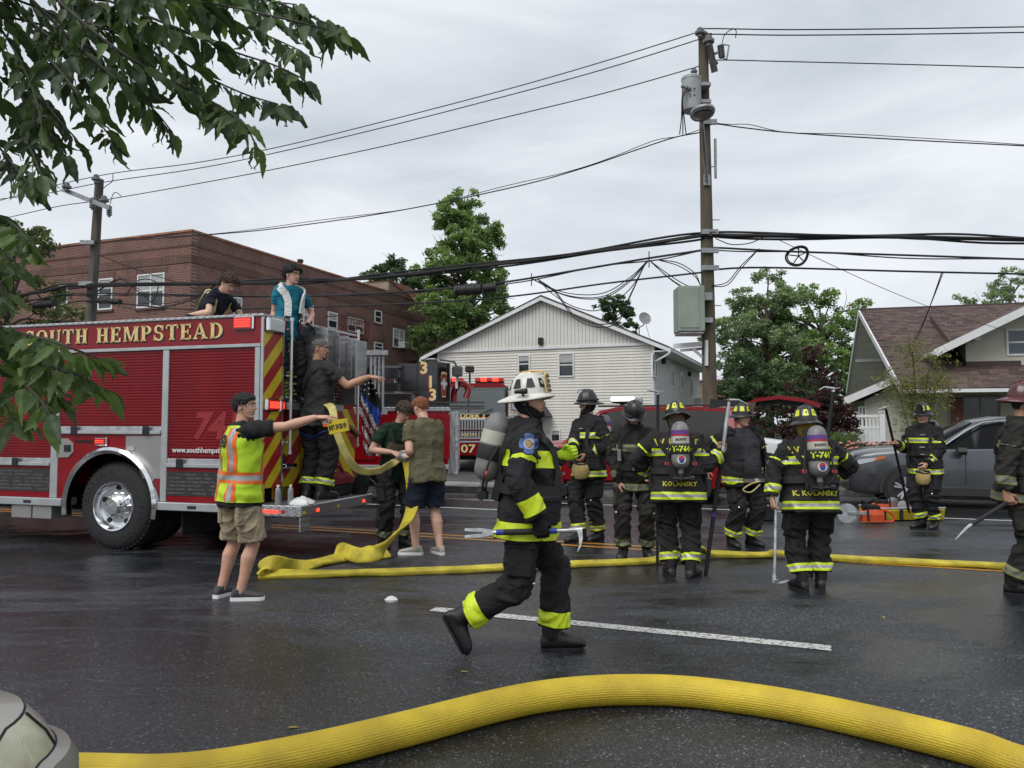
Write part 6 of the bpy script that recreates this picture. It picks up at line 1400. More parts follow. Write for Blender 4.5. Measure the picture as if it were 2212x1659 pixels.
def finish_garment(g,name,voxel,mats,parent,amp,seed,smooth=3,torso_amp=None,freq=1.):
 me=remesh(g,voxel,smooth);n=len(me.vertices);co=np.empty(n*3,np.float32);me.vertices.foreach_get('co',co);co=co.reshape(-1,3)
 no=np.empty(n*3,np.float32);me.vertices.foreach_get('normal',no);no=no.reshape(-1,3)
 kd=kdtree.KDTree(len(g.v))
 for i,v in enumerate(g.v):kd.insert(v,i)
 kd.balance()
 tg=[g.tags[kd.find(Vector(c))[1]]for c in co]
 sv=Vector((seed*3.1,seed*1.7,seed*.9))
 out=np.empty_like(co)
 for i in range(n):
  p=Vector(co[i]);t=tg[i];a,d=g.bones[t];ax=(p-a).dot(d);lat=(p-a)-d*ax
  if t=='torso':q=lat*5.*freq+d*(ax*5.5*freq);A=amp*.8 if torso_amp is None else torso_amp
  else:q=lat*4.6*freq+d*((ax+.9*lat.x+.6*lat.y)*9.*freq);A=amp
  v=noise.noise(q+sv);v2=noise.noise(q*2.1+sv);w=max(-.35,.55-abs(v)*2.6)+v2*.45
  out[i]=co[i]+no[i]*(A*w)
 me.vertices.foreach_set('co',out.ravel());me.update()
 for m in(mats if isinstance(mats,list)else[mats]):me.materials.append(m)
 me.shade_smooth();o=link(name,me,parent);o['_t']=1
 return o,tg,g.bones
def band(gar,tags,bone,cuts,mats,parent,name='reflective_stripe',off=.0045,box=None,slant=None,lat=None):
 """strip of tape cut from the garment surface between planes across a bone; cuts = distances along it"""
 o,tg,bones=gar;a,d=bones[bone]
 if slant:d=(d+Vector(slant)).normalized()
 me=o.data;bm=bmesh.new();bm.from_mesh(me);bm.verts.ensure_lookup_table()
 lo,hi=min(cuts),max(cuts)
 kill=[f for f in bm.faces if any(tg[v.index]not in tags for v in f.verts)or not(lo-.04<(f.calc_center_median()-a).dot(d)<hi+.04)or(box and not box(f.calc_center_median()))]
 bmesh.ops.delete(bm,geom=kill,context='FACES')
 if not bm.faces:bm.free();return None
 for k,c in enumerate(sorted(cuts)):
  bmesh.ops.bisect_plane(bm,geom=bm.verts[:]+bm.edges[:]+bm.faces[:],plane_co=a+d*c,plane_no=d,clear_inner=(k==0),clear_outer=(k==len(cuts)-1))
 if lat:
  for sg,val in((-1,lat[1]),(1,lat[2])):bmesh.ops.bisect_plane(bm,geom=bm.verts[:]+bm.edges[:]+bm.faces[:],plane_co=Vector(lat[0])*val+a-Vector(lat[0])*a.dot(Vector(lat[0])),plane_no=Vector(lat[0]),clear_inner=sg<0,clear_outer=sg>0)
 bm.normal_update()
 for v in bm.verts:v.co+=v.normal*off
 cs=sorted(cuts)
 for f in bm.faces:
  t=(f.calc_center_median()-a).dot(d);i=sum(t>c for c in cs[1:-1]);f.material_index=min(i,len(mats)-1);f.smooth=True
 m2=bpy.data.meshes.new(name);bm.to_mesh(m2);bm.free()
 for m in mats:m2 .materials.append(m)
 return link(name,m2,parent)
TRI=(0,.022,.052,.074)
def tri(c,s=1.):return[c+(t-.037)*s for t in TRI]
def decal(gar,name,body,size,mat,parent,centre,u,v,n,bold=.0,sx=1.,off=.007):
 """print projected on the garment: u right, v up, n outward"""
 o=gar[0];bm=bmesh.new();bm.from_mesh(o.data);tree=BVHTree.FromBMesh(bm);bm.free()
 centre,u,v,n=Vector(centre),Vector(u).normalized(),Vector(v).normalized(),Vector(n).normalized()
 def warp(c):
  p=centre+u*(c.x*sx)+v*c.y;h=tree.ray_cast(p+n*.6,-n)
  return(h[0]+n*(off+c.z))if h[0]else p+n*(off+c.z)
 return text(name,body,size,mat,parent,(0,0,0),(0,0,0),.0008,bold=bold,warp=warp,res=1)
FP=[(-1.,.050),(-.93,.078),(-.80,.090),(-.66,.082),(-.55,.090),(-.47,.086),(-.40,.094),(-.30,.089),(-.2,.088),(.05,.086),(.15,.083),(.27,.094),(.5,.092),(.75,.072),(.92,.042),(1.,.004)]
BP=[(-1.,.0),(-.9,-.012),(-.6,-.055),(-.3,-.08),(0,-.093),(.4,-.1),(.75,-.077),(.92,-.045),(1.,-.004)]
WP=[(-1.,.018),(-.9,.038),(-.7,.054),(-.4,.064),(-.1,.071),(.2,.075),(.5,.075),(.75,.06),(.92,.034),(1.,.003)]
NP=[(-.32,0),(-.25,.017),(-.17,.030),(-.1,.027),(0,.017),(.12,.006),(.2,0)]
def ip(P,t):
 if t<=P[0][0]:return P[0][1]
 for a,b in zip(P,P[1:]):
  if t<=b[0]:return a[1]+(b[1]-a[1])*(t-a[0])/(b[0]-a[0])
 return P[-1][1]
def headpt(t,a,off=0.,face=True):
 xf,xb,w=ip(FP,t)+off,ip(BP,t)-off,ip(WP,t)+off;xc,rx=(xf+xb)/2,(xf-xb)/2
 c,s=math.cos(a),math.sin(a);ex=2/2.35
 x=xc+rx*math.copysign(abs(c)**ex,c);y=w*math.copysign(abs(s)**ex,s)
 if face and c>0:
  x+=(ip(NP,t)if-.32<t<.2 else 0)*math.exp(-(y/.0125)**2)
  x-=.010*math.exp(-((abs(y)-.032)/.016)**2-((t-.09)/.10)**2)
  x+=.004*math.exp(-((abs(y)-.042)/.016)**2-((t+.12)/.16)**2)
 return Vector((x,y,t*.117))
def headmesh(mb,X,s):
 NT,NA=40,40;ts=[-1+2*i/(NT-1)for i in range(NT)]
 rings=[[X(headpt(t,2*math.pi*k/NA)*s)for k in range(NA)]for t in ts]
 n0=len(mb.f);mb.cur=0;mb.loft(rings)
 i=n0
 for r in range(NT-1):
  t=(ts[r]+ts[r+1])/2
  for k in range(NA):
   y=headpt(t,2*math.pi*(k+.5)/NA).y;front_=k<NA/4 or k>=NA*3/4
   if front_ and((-.585<t<-.50 and abs(y)<.021)or(-.46<t<-.375 and abs(y)<.024)):mb.m[i]=1
   i+=1
 for sd in(-1,1):
  mb.cur=2;mb.lathe([(0,-.011),(.008,-.008),(.011,0),(.008,.008),(0,.011)],10,X(Vector((.077,sd*.032,.0105))*s),(0,0,1))
  mb.cur=3;mb.lathe([(.0,-.001),(.005,.001),(.004,.004),(0,.005)],8,X(Vector((.0855,sd*.033,.0105))*s),X(Vector((1,0,0)))-X(Vector((0,0,0))))
  mb.cur=4;mb.tube([X(Vector((.094,sd*.016,.027))*s),X(Vector((.092,sd*.034,.031))*s),X(Vector((.080,sd*.050,.026))*s)],[.004,.005,.003],6)
  mb.cur=0;ear=[[X((Vector((-.008+math.cos(a)*.019*q,sd*(.070+dy),.004+math.sin(a)*.032*q)))*s)for a in[k/12*6.2832 for k in range(12)]]for q,dy in((.75,-.004),(1.,.010),(.85,.016),(.5,.010))]
  mb.loft(ear)
 mb.cur=0
def hairmesh(X,s,style,mat,parent,seed=1):
 rr=random.Random(seed);mb=MB();NT,NA=34,44
 th_={'short':.012,'buzz':.004,'messy':.020,'curly':.026}[style]
 line=lambda a:(.50 if abs(a)<.7 else(.50-(abs(a)-.7)/.5*.38 if abs(a)<1.2 else(.10 if abs(a)<1.55 else max(-.5,.1-(abs(a)-1.55)*.75))))
 rings=[]
 for i in range(NT):
  f=i/(NT-1);ring=[]
  for k in range(NA):
   a=2*math.pi*k/NA;aa=a if a<math.pi else a-2*math.pi
   t0=line(aa)+.05*nz((aa*3,seed,0));t=t0+(1-t0)*f;ramp_=min(1,f*6)
   fade=.45 if style=='buzz' and t<.3 else 1
   off=th_*ramp_*fade*(1+.65*nz((math.cos(a)*6,math.sin(a)*6,t*6+seed))+.35*nz((math.cos(a)*15,math.sin(a)*15,t*13+seed)))
   ring.append(X(headpt(min(t,.999),a,off,False)*s+Vector((0,0,off*max(0,t)))))
  rings.append(ring)
 mb.loft(rings)
 if style in('messy','curly','short'):
  for k in range(170 if style!='short' else 90):
   a=rr.uniform(-math.pi,math.pi);t0=line(a);t=rr.uniform(t0+.02,.98);p=headpt(t,a,th_*.8,False);nrm=(p-Vector((0,0,.02))).normalized()
   d=(Vector((rr.gauss(.35,.5),rr.gauss(0,.5),rr.gauss(-.35,.4)))+nrm*(.75 if style!='short' else .35)).normalized();L=(.035 if style!='short' else .018)*rr.uniform(.6,1.3)
   mb.tube([X(p*s),X((p+d*L*.6)*s),X((p+d*L+Vector((0,0,-.008)))*s)],[.007,.0055,.001],5)
 return mb.build('hair',mat,parent,ang=70)
def hoodmesh(X,s,parent,mat,openf=1.2):
 mb=MB();NT,NA=26,36;rings=[]
 ts=[-1.25+2.2*i/(NT-1)for i in range(NT)]
 for t in ts:
  rings.append([X((headpt(max(t,-.98),2*math.pi*k/NA,.014+(.03*(-.9-t)if t<-.9 else 0),False)+Vector((0,0,(t+.98)*.117 if t<-.98 else 0)))*s)for k in range(NA)])
 v0=MB();v0 .loft(rings,caps=False);keep=[]
 for i,f in enumerate(v0 .f):
  r,k=divmod(i,NA);t=ts[r];a=2*math.pi*(k+.5)/NA;a=a if a<math.pi else a-2*math.pi
  if not(openf and(a/openf)**2+((t-.06)/.78)**2<1):keep.append(f)
 mb.v=v0 .v;mb.f=keep;mb.m=[0]*len(keep)
 return mb.build('hood',mat,parent,ang=80)
def helmet(X,s,parent,mat,tet=m_tet,badge=m_badge,badge_text=None,goggles=False,lamp_=False,tetn=8,btext_mat=None,tilt=0.):
 Tm=Matrix.Rotation(tilt,3,'Y');Y=lambda p:X(Tm@Vector(p)*s)
 RX,RY,HZ,Z0=.124,.106,.150,.042
 def dome(a,e,off=0.):
  r=math.cos(e)**.85 if e<1.5 else 0;rib=.005*max(0,math.cos(8*a))**6*math.sin(min(1.5,e)*1.6+.3)
  return Vector((math.cos(a)*(RX+off+rib)*r,math.sin(a)*(RY+off+rib)*r,Z0+math.sin(e)*(HZ+off+rib)))
 mb=MB();mb.loft([[Y(dome(2*math.pi*k/64,e))for k in range(64)]for e in np.linspace(0,1.54,16)],caps=True)
 h=mb.build('helmet',mat,parent,ang=60)
 def brim(a,f):
  c,s_=math.cos(a),math.sin(a);ext=.040+(.052*max(0,-c)**2.2)+.010*max(0,c)**3;rx,ry=RX-.004+ext*f,RY-.004+(.032+.02*max(0,-c))*f
  z=Z0-.004-f*(.012+.016*s_*s_+.012*max(0,-c)-.004*max(0,c));return Vector((c*rx,s_*ry,z))
 bm_=MB();bm_.loft([[Y(brim(2*math.pi*k/48,f)+Vector((0,0,dz)))for k in range(48)]for f,dz in((0,.012),(.4,.008),(.9,.006),(1.,.002),(1.,-.006),(.9,-.004),(.4,-.003),(0,-.004))],caps=False)
 bm_.build('brim',mat,h,ang=50)
 cm=MB();cm.tube([Y(dome(math.pi,1.0,.004)),Y(Vector((-.03,0,Z0+HZ+.006))),Y(Vector((.05,0,Z0+HZ+.004))),Y(Vector((.10,0,Z0+HZ-.005))),Y(Vector((.125,0,Z0+HZ-.03)))],[.003,.005,.006,.006,.005],8);cm.build('comb',m_brass if mat is m_helm_w else mat,h)
 if tet is not None:
  for k in range(8):
   a=(k+.5)*math.pi/4
   if abs(math.atan2(math.sin(a),math.cos(a)))<.3 or k>=tetn:continue
   q=[dome(a-.25,.30,.004),dome(a,.28,.004),dome(a+.25,.30,.004),dome(a+.17,.74,.004),dome(a-.17,.74,.004)];MB().poly([Y(p)for p in q]).build('reflective_patch',tet,h)
 if badge:
  sh=[(-.046,0),(.046,0),(.05,.06),(.042,.105),(.022,.125),(0,.135),(-.022,.125),(-.042,.105),(-.05,.06)]
  bp=lambda y,z,o:Y(Vector((RX+.026-z*.12+o-5.5*y*y,y,Z0+.008+z)))
  m_=MB();m_.add([bp(y,z,.0)for y,z in sh]+[bp(y,z,-.007)for y,z in sh],[tuple(range(9)),tuple(range(17,8,-1))]+[(k,(k+1)%9,9+(k+1)%9,9+k)for k in range(9)]);b_=m_.build('badge',badge,h,ang=30)
  if badge_text:
   for i,(tx,sz)in enumerate(badge_text):text('badge_lettering',tx,sz,btext_mat or m_ink,b_,(0,0,0),(0,0,0),.001,bold=.0006,warp=lambda c,z=.105-i*.031:bp(c.x,z+c.y,.003+c.z),res=1)
 if goggles:
  for sd in(-1,1):MB().tube([Y(brim(sd*a,.0)+Vector((math.cos(a)*.012,sd*.012,.028)))for a in np.linspace(.3,2.9,10)],.012,6).build('goggle_strap',m_strap,h)
 if lamp_:
  p=Vector((.0,-RY-.035,Z0+.02));l_=MB().lathe([(.0,-.05),(.012,-.05),(.014,-.02),(.018,.0),(.02,.035),(.016,.036),(.014,.03),(0,.03)],12,Y(p),Y(Vector((1,0,0)))-Y(Vector((0,0,0)))).build('helmet_lamp',m_blackmetal,h)
  MB().cyl(Y(p),Y(p+Vector((0,.03,-.03))),.007*s,6).build('clamp',m_blackmetal,l_)
 mb=MB()
 for sd in(-1,1):mb.tube([Y(Vector((-.01,sd*.108,Z0))),Y(Vector((.0,sd*.088,-.05))),Y(Vector((.045,sd*.055,-.115))),Y(Vector((.06,0,-.13)))],.006,5)
 mb.build('chin_strap',m_strap,h)
 return h
def handmesh(w,d,nrm,thumb,curl,scale=1.,point=False,fat=1.):
 """w wrist, d towards fingers, nrm palm side, thumb side"""
 d,nrm=d.normalized(),nrm.normalized();nrm=(nrm-d*nrm.dot(d)).normalized();tb=Vector(thumb);tb=(tb-d*tb.dot(d)-nrm*tb.dot(nrm)).normalized()
 mb=MB();S_=scale
 pal=[]
 for f,wd,tk in((-.25,.026,.020),(0.,.027,.019),(.3,.036,.018),(.7,.041,.016),(1.,.040,.013)):
  c=w+d*(.088*f*S_);pal.append([c+tb*(math.cos(a)*wd*S_*fat)+nrm*(math.sin(a)*tk*S_*fat)for a in[k/14*6.2832 for k in range(14)]])
 mb.loft(pal)
 for i,(off,L)in enumerate(((.030,.078),(.010,.086),(-.010,.080),(-.029,.062))):
  p=w+d*(.082*S_)+tb*(off*S_);cu=.12 if(point and i==0)else curl;th_=0.;pts=[p-d*.02*S_,p]
  for fr,k in((.45,.95),(.3,1.35),(.25,.9)):
   th_+=cu*k;pts.append(pts[-1]+(d*math.cos(th_)+nrm*math.sin(th_))*(L*fr*S_))
  mb.tube(pts,[r*S_*fat for r in(.0095,.0098,.0092,.0085,.0065)],8)
 b0=w+d*(.022*S_)+tb*(.026*S_);td=(tb*.75+d*.7+nrm*(.25+.7*curl)).normalized();t1=b0+td*(.042*S_);td2=(d*.9+tb*(.35-.5*curl)+nrm*(.2+.9*curl)).normalized();t2=t1+td2*(.032*S_);t3=t2+(td2+nrm*curl*.4-tb*.2).normalized()*(.026*S_)
 mb.tube([b0-td*.015,b0,t1,t2,t3],[.012*S_*fat,.0135*S_*fat,.011*S_*fat,.0102*S_*fat,.007*S_*fat],8)
 return mb
class Ctx:pass
def ball(g,tag_,p,r):n0=len(g.v);g.lathe([(0,-r),(r*.5,-r*.866),(r*.866,-r*.5),(r,0),(r*.866,r*.5),(r*.5,r*.866),(0,r)],14,p);g.tags+=[tag_]*(len(g.v)-n0)
COATP=[(-.088,.236,.190,.186),(-.05,.230,.188,.178),(0.,.222,.182,.165),(.07,.214,.182,.15),(.14,.222,.185,.155),(.215,.236,.178,.165),(.265,.226,.148,.152),(.292,.192,.12,.132),(.314,.130,.098,.114),(.331,.096,.086,.096),(.350,.092,.088,.092)]
TEEP=[(-.078,.198,.152,.146),(-.03,.194,.150,.134),(.05,.182,.144,.112),(.12,.184,.144,.117),(.20,.200,.144,.131),(.262,.202,.120,.124),(.297,.168,.094,.102),(.322,.104,.075,.086),(.336,.078,.070,.078)]
def person(label,loc,heading,H,outfit='coat',skin=m_skin,hands=None,feet=None,lean=(4,0),twist=0.,head=(0,0,0),bulk=(1,1,1),pel=(0,0,0),mats=None,handopt=None,curl=.5,hairopt=None,helm=None,hood=True,voxel=.0115,seed=1,elbow=None,knee=None,tapes=True,tape_mats=None,belly=0.,hs=1.,glove=None,pants='bunker',sit=False,brow=None,lower=True,hemdrop=0.):
 c=Ctx();hd=rad(heading);mats=mats or{};c.heading=hd
 root=thing('person',label,'person',loc,hd);c.root=root;c.H=H;s_=H/1.8
 Lc=lambda v:rotz(Vector(v),-hd)
 P=Vector((0,0,.53*H))+Lc(pel);c.P=P
 up=Vector((math.sin(rad(lean[0])),math.sin(rad(lean[1])),0));up.z=math.sqrt(max(.01,1-up.x**2-up.y**2));up.normalize();c.up=up
 def frame(h):
  tw=rad(twist)*max(0,min(1,h/(.28*H)));f=Vector((math.cos(tw),math.sin(tw),0));f=(f-up*f.dot(up)).normalized();return f,up.cross(f)
 prof0=COATP if outfit=='coat' else TEEP;prof=[]
 for h,w,f,b in prof0:
  if h<-.1:h-=hemdrop
  bl=belly*math.exp(-((h-.05)/.10)**2);tp=max(0,min(1,(.33-h)/.06));mix=lambda k:1+(k-1)*tp
  prof.append((h*H,w*s_*mix(bulk[0]),f*s_*mix(bulk[1])+bl,b*s_*mix(bulk[2])))
 def T(h,ang,off=0.,ex=2.5):
  w,f,b=lerp_prof(prof,h);fw,lf=frame(h);ca,sa=math.cos(ang),math.sin(ang);e=2/ex
  return P+up*h+fw*((f if ca>0 else b)*math.copysign(abs(ca)**e,ca)+off*ca)+lf*(w*math.copysign(abs(sa)**e,sa)+off*sa)
 c.T=T;c.frame=frame
 hsz=.295*H;fw,lf=frame(hsz);SH_={k:P+up*hsz+lf*(sg*.108*H*(bulk[0]*.5+.5))for k,sg in(('L',1),('R',-1))}
 HP={k:P+Vector((0,1,0))*(sg*.056*H)-Vector((0,0,.01))for k,sg in(('L',1),('R',-1))}
 hands=hands or{};elbow=elbow or{};knee=knee or{};feet=feet or{}
 EL,WR_,KN,AN,FT={},{},{},{},{}
 ua,fa,tl,sl_=.176*H,.150*H,.25*H,.238*H
 for k,sg in(('L',1),('R',-1)):
  t=hands.get(k);t=Lc(t)if t is not None else SH_[k]+Vector((.06,sg*.07,-.31*H))
  EL[k],WR_[k]=two_bone(SH_[k],t,ua,fa,Lc(elbow[k])if k in elbow else Vector((-.8,sg*.5,-.3)))
  fo=feet.get(k,dict(p=None));p=fo.get('p');an=Lc(p)if p is not None else Vector((0,sg*.11,.10))
  KN[k],AN[k]=two_bone(HP[k],an,tl,sl_,Lc(knee[k])if k in knee else Vector((1,sg*.18,0)));FT[k]=fo
 c.EL,c.WR,c.KN,c.AN,c.SH=EL,WR_,KN,AN,SH_
 yaw,pit_,rol=(rad(a)for a in head);Rm=Matrix.Rotation(yaw,3,'Z')@Matrix.Rotation(pit_,3,'Y')@Matrix.Rotation(rol,3,'X')
 nb_=P+up*(.335*H);hc=nb_+(Rm@Vector((.012,0,0)))+(up*.6+Rm@Vector((0,0,.4))).normalized()*(.076*H);sc=hs*(H/1.8)**.6*1.0
 X=lambda p:hc+Rm@Vector(p);c.X=X;c.hc=hc;c.hsc=sc
 b=MB();bare=outfit!='coat'
 br=(.046,.041,.040,.026)if bare else(.04,.036,.034,.026);br=[r*s_*(mats.get('armfat',1))for r in br]
 for k in 'LR':
  b.tube([SH_[k],SH_[k].lerp(EL[k],.5),EL[k]],[br[0]*.95,br[0]*.98,br[1]*.93],12);b.tube([EL[k],EL[k].lerp(WR_[k],.3),EL[k].lerp(WR_[k],.7),WR_[k]],[br[1]*.93,br[2]*1.06,br[2]*.86,br[3]],12)
  b.lathe([(0,-br[1]*.93),(br[1]*.66,-br[1]*.66),(br[1]*.93,0),(br[1]*.66,br[1]*.66),(0,br[1]*.93)],10,EL[k]);b.tube([P+up*(.235*H),SH_[k]],[.05*s_,br[0]],10)
  lg=(.078,.055,.060,.037)if pants=='shorts' else(.07,.048,.045,.035);lg=[r*s_*mats.get('legfat',1)for r in lg]
  b.tube([HP[k],HP[k].lerp(KN[k],.6),KN[k]],[lg[0],lg[0]*.85,lg[1]],12);b.tube([KN[k],KN[k].lerp(AN[k],.12),KN[k].lerp(AN[k],.33)-Lc((0,0,0))+Vector((-.012,0,0)),KN[k].lerp(AN[k],.7),AN[k],AN[k]-Vector((0,0,.03))],[lg[1],lg[1]*1.0,lg[2],lg[2]*.72,lg[3],lg[3]],12)
 b.loft([[T(h*H,a,-.03)for a in[j/20*6.2832 for j in range(20)]]for h in(-.02,.05,.12,.2,.25,.28)])
 b.tube([P+up*(.28*H),nb_,nb_.lerp(hc,.7)],[.07*s_,.060*s_,.056*s_],14)
 me=remesh(b,.0085 if bare else .014,2);mb=MB();mb.add([v.co.copy()for v in me.vertices],[tuple(p.vertices)for p in me.polygons],0);bpy.data.meshes.remove(me)
 headmesh(mb,X,sc);gl={}
 for k,sg in(('L',1),('R',-1)):
  ho=(handopt or{}).get(k,{});d=ho.get('d');d=Lc(d)if d is not None else(WR_[k]-EL[k]).normalized();n_=Lc(ho['n'])if 'n' in ho else Vector((0,-sg,0));tb=Lc(ho['t'])if 't' in ho else Vector((1,0,.2));g_=glove and k in glove
  hm=handmesh(WR_[k]+d.normalized()*.012,d,n_,tb,ho.get('curl',curl),s_*(1.06 if g_ else 1.02),ho.get('point',False),1.2 if g_ else 1.)
  c.__dict__['hand'+k]=WR_[k]+d.normalized()*.085*s_+n_.normalized()*.03
  hme=remesh(hm,.0045,1)
  if g_:hme.materials.append(glove[k]);hme.shade_smooth();link('glove',hme,root)
  else:mb.add([v.co.copy()for v in hme.vertices],[tuple(p.vertices)for p in hme.polygons],0)
 mb.build('body',[skin,m_lip,m_eyew,m_iris,brow or m_iris],root,ang=80)
 top=mats.get('top',m_turn);bot=mats.get('bottom',m_turn)
 if lower:
  g=Gar();bk=pants=='bunker'
  hipring=[(-.075,.115,.10,.11),(-.045,.160,.125,.130),(-.01,.165,.122,.115),(.03,.150,.112,.095)]
  kb=bulk[0]*.6+.4;g.rings('torso',[[P+Vector((0,0,1))*(h*H)+Vector(((f if math.cos(a)>0 else b_)*s_*kb*math.cos(a),w*s_*kb*math.sin(a),0))for a in[j/24*6.2832 for j in range(24)]]for h,w,f,b_ in hipring],(P,Vector((0,0,1))))
  for k in 'LR':
   r=(.106,.098,.094,.092,.094,.096)if bk else(.104,.108,.116,.12,.12,.12);r=[q*s_*(bulk[0]*.55+.45)*mats.get('leg',1)for q in r]
   if bk:
    g.limb('th'+k,[HP[k]+Vector((0,0,.02)),HP[k].lerp(KN[k],.5),KN[k]],r[:3]);g.limb('sh'+k,[KN[k],KN[k].lerp(AN[k],.35),KN[k].lerp(AN[k],.75),KN[k].lerp(AN[k],.87)],[r[2],r[3],r[4],r[5]])
    n0=len(g.v);g.lathe([(0,-r[2]),(r[2]*.7,-r[2]*.7),(r[2],0),(r[2]*.7,r[2]*.7),(0,r[2])],14,KN[k]);g.tags+=['sh'+k]*(len(g.v)-n0)
   else:e=KN[k].lerp(AN[k],.02);g.limb('th'+k,[HP[k]+Vector((0,0,.02)),HP[k].lerp(e,.5),HP[k].lerp(e,mats.get('shortlen',.95))],r[:3])
  c.pants=finish_garment(g,'trousers' if bk else 'shorts',voxel,bot,root,.026 if bk else .018,seed+3,freq=1.)
  if bk and tapes:
   tm=tape_mats or[m_lime,m_silv,m_lime]
   for k in 'LR':
    L_=(AN[k]-KN[k]).length;band(c.pants,{'sh'+k},'sh'+k,tri(L_*.74,mats.get('tape',1.))if len(tm)==3 else[L_*.74-.05,L_*.74+.05],tm,root)
 g=Gar();NA_=28
 lo=prof[0][0];hh=np.linspace(lo,prof[-1][0],15)
 g.rings('torso',[[T(h,j/NA_*6.2832)for j in range(NA_)]for h in hh],(P,up))
 if outfit=='coat':
  for k in 'LR':
   r=[q*s_*(bulk[0]*.5+.5)*mats.get('sleeve',1)for q in(.090,.083,.075,.070,.066,.064)]
   g.limb('ua'+k,[SH_[k]*.85+(P+up*hsz)*.15,SH_[k].lerp(EL[k],.45),EL[k]],[r[0],r[1],r[2]]);ball(g,'ua'+k,SH_[k]*.90+(P+up*hsz)*.10-up*.02,r[0]*.88);g.limb('fa'+k,[EL[k],EL[k].lerp(WR_[k],.5),EL[k].lerp(WR_[k],.97)],[r[2],r[3],r[5]])
   n0=len(g.v);g.lathe([(0,-r[2]),(r[2]*.7,-r[2]*.7),(r[2],0),(r[2]*.7,r[2]*.7),(0,r[2])],14,EL[k]);g.tags+=['fa'+k]*(len(g.v)-n0)
  c.top=finish_garment(g,'coat',voxel,top,root,.022,seed,torso_amp=.026,smooth=6)
 else:
  for k in 'LR':
   r=[q*s_*(bulk[0]*.6+.4)*mats.get('sleeve',1)for q in(.076,.072,.070)];e=SH_[k].lerp(EL[k],.66)
   g.limb('ua'+k,[SH_[k]*.8+(P+up*hsz)*.2,SH_[k].lerp(e,.5),e],r);ball(g,'ua'+k,SH_[k]*.88+(P+up*hsz)*.12-up*.012,r[0]*.88)
  c.top=finish_garment(g,'shirt',min(voxel,.0105),top,root,.013,seed,torso_amp=.020,freq=1.,smooth=5)
 if outfit=='coat' and tapes:
  tm=tape_mats or[m_lime,m_silv,m_lime];tz=mats.get('tape',1.);cut=(lambda q:tri(q,tz))if len(tm)==3 else(lambda q:[q-.055,q+.055])
  for k in 'LR':band(c.top,{'ua'+k},'ua'+k,cut(ua*.77),tm,root);band(c.top,{'fa'+k},'fa'+k,cut(fa*.66),tm,root)
  band(c.top,{'torso'},'torso',cut(.205*H),tm,root);band(c.top,{'torso'},'torso',cut(lo+.065),tm,root)
 for k,sg in(('L',1),('R',-1)):
  if not lower:break
  fo=FT[k];ya,pi_=rad(fo.get('yaw',sg*12)),rad(fo.get('pitch',0));Fm=Matrix.Rotation(ya,3,'Z')@Matrix.Rotation(pi_,3,'Y');Y=lambda p,Fm=Fm,k=k:AN[k]+Fm@(Vector(p)*s_)
  shoe=mats.get('shoe');ah=.10 if not shoe else .088;ah/=s_
  secs=[(-.080,.028,.06),(-.062,.039,.10),(-.02,.041,.13),(.03,.042,.120),(.08,.046,.100),(.13,.049,.086),(.165,.047,.076),(.187,.040,.064),(.201,.028,.048),(.209,.012,.030)]if not shoe else[(-.078,.024,.05),(-.06,.034,.085),(-.02,.036,.088),(.03,.037,.078),(.08,.042,.062),(.13,.046,.050),(.17,.042,.042),(.198,.026,.028)]
  fk=1.16 if not shoe else 1.0
  ring=lambda x,w,t:[Y((x*(1.06 if not shoe else 1),math.cos(a)*w*fk,-ah+(.018 if shoe else .008)+(t*(.5+.5*math.sin(a))if math.sin(a)>-.8 else 0)))for a in[j/16*6.2832 for j in range(16)]]
  m_=MB();m_.loft([ring(*q)for q in secs])
  if not shoe:m_.tube([Y((-.015,0,-.02)),Y((-.015,0,.07)),KN[k].lerp(AN[k],.62)],[.060*s_,.066*s_,.074*s_],14)
  else:m_.tube([Y((-.028,0,-.03)),Y((-.025,0,.012))],[.042*s_,.043*s_],14)
  bme=remesh(m_,.0075,2);bme.materials.append(mats.get('shoe',m_boot));bme.shade_smooth();bo=link('shoe' if shoe else 'boot',bme,root)
  so=MB();so.loft([[Y((x*(1.0 if not shoe else 1.02),math.cos(a)*w*fk*(1.0 if shoe else .93),-ah+(.026 if shoe else .012)*q))for x,w,sgn_ in[(-.084,.012,0),(-.07,.033,0),(-.02,.036,0),(.05,.038,0),(.12,.046,0),(.17,.043,0),(.2,.022,0)]for a in(0,)]+[Y((x*(1.0 if not shoe else 1.02),-w*fk*(1.0 if shoe else .93),-ah+(.026 if shoe else .012)*q))for x,w in[(.2,.022),(.17,.043),(.12,.046),(.05,.038),(-.02,.036),(-.07,.033),(-.084,.012)]]for q in(0,1.15)])
  so.build('sole',mats.get('sole',m_sole),bo)
 if hairopt:hairmesh(X,sc,hairopt[0],hairopt[1],root,seed)
 if hood:hoodmesh(X,sc,root,hood if hood is not True else m_hood,1.5 if hs==1.01 else 1.2)
 if helm:c.helm=helmet(X,sc*1.04,root,**helm)
 return c
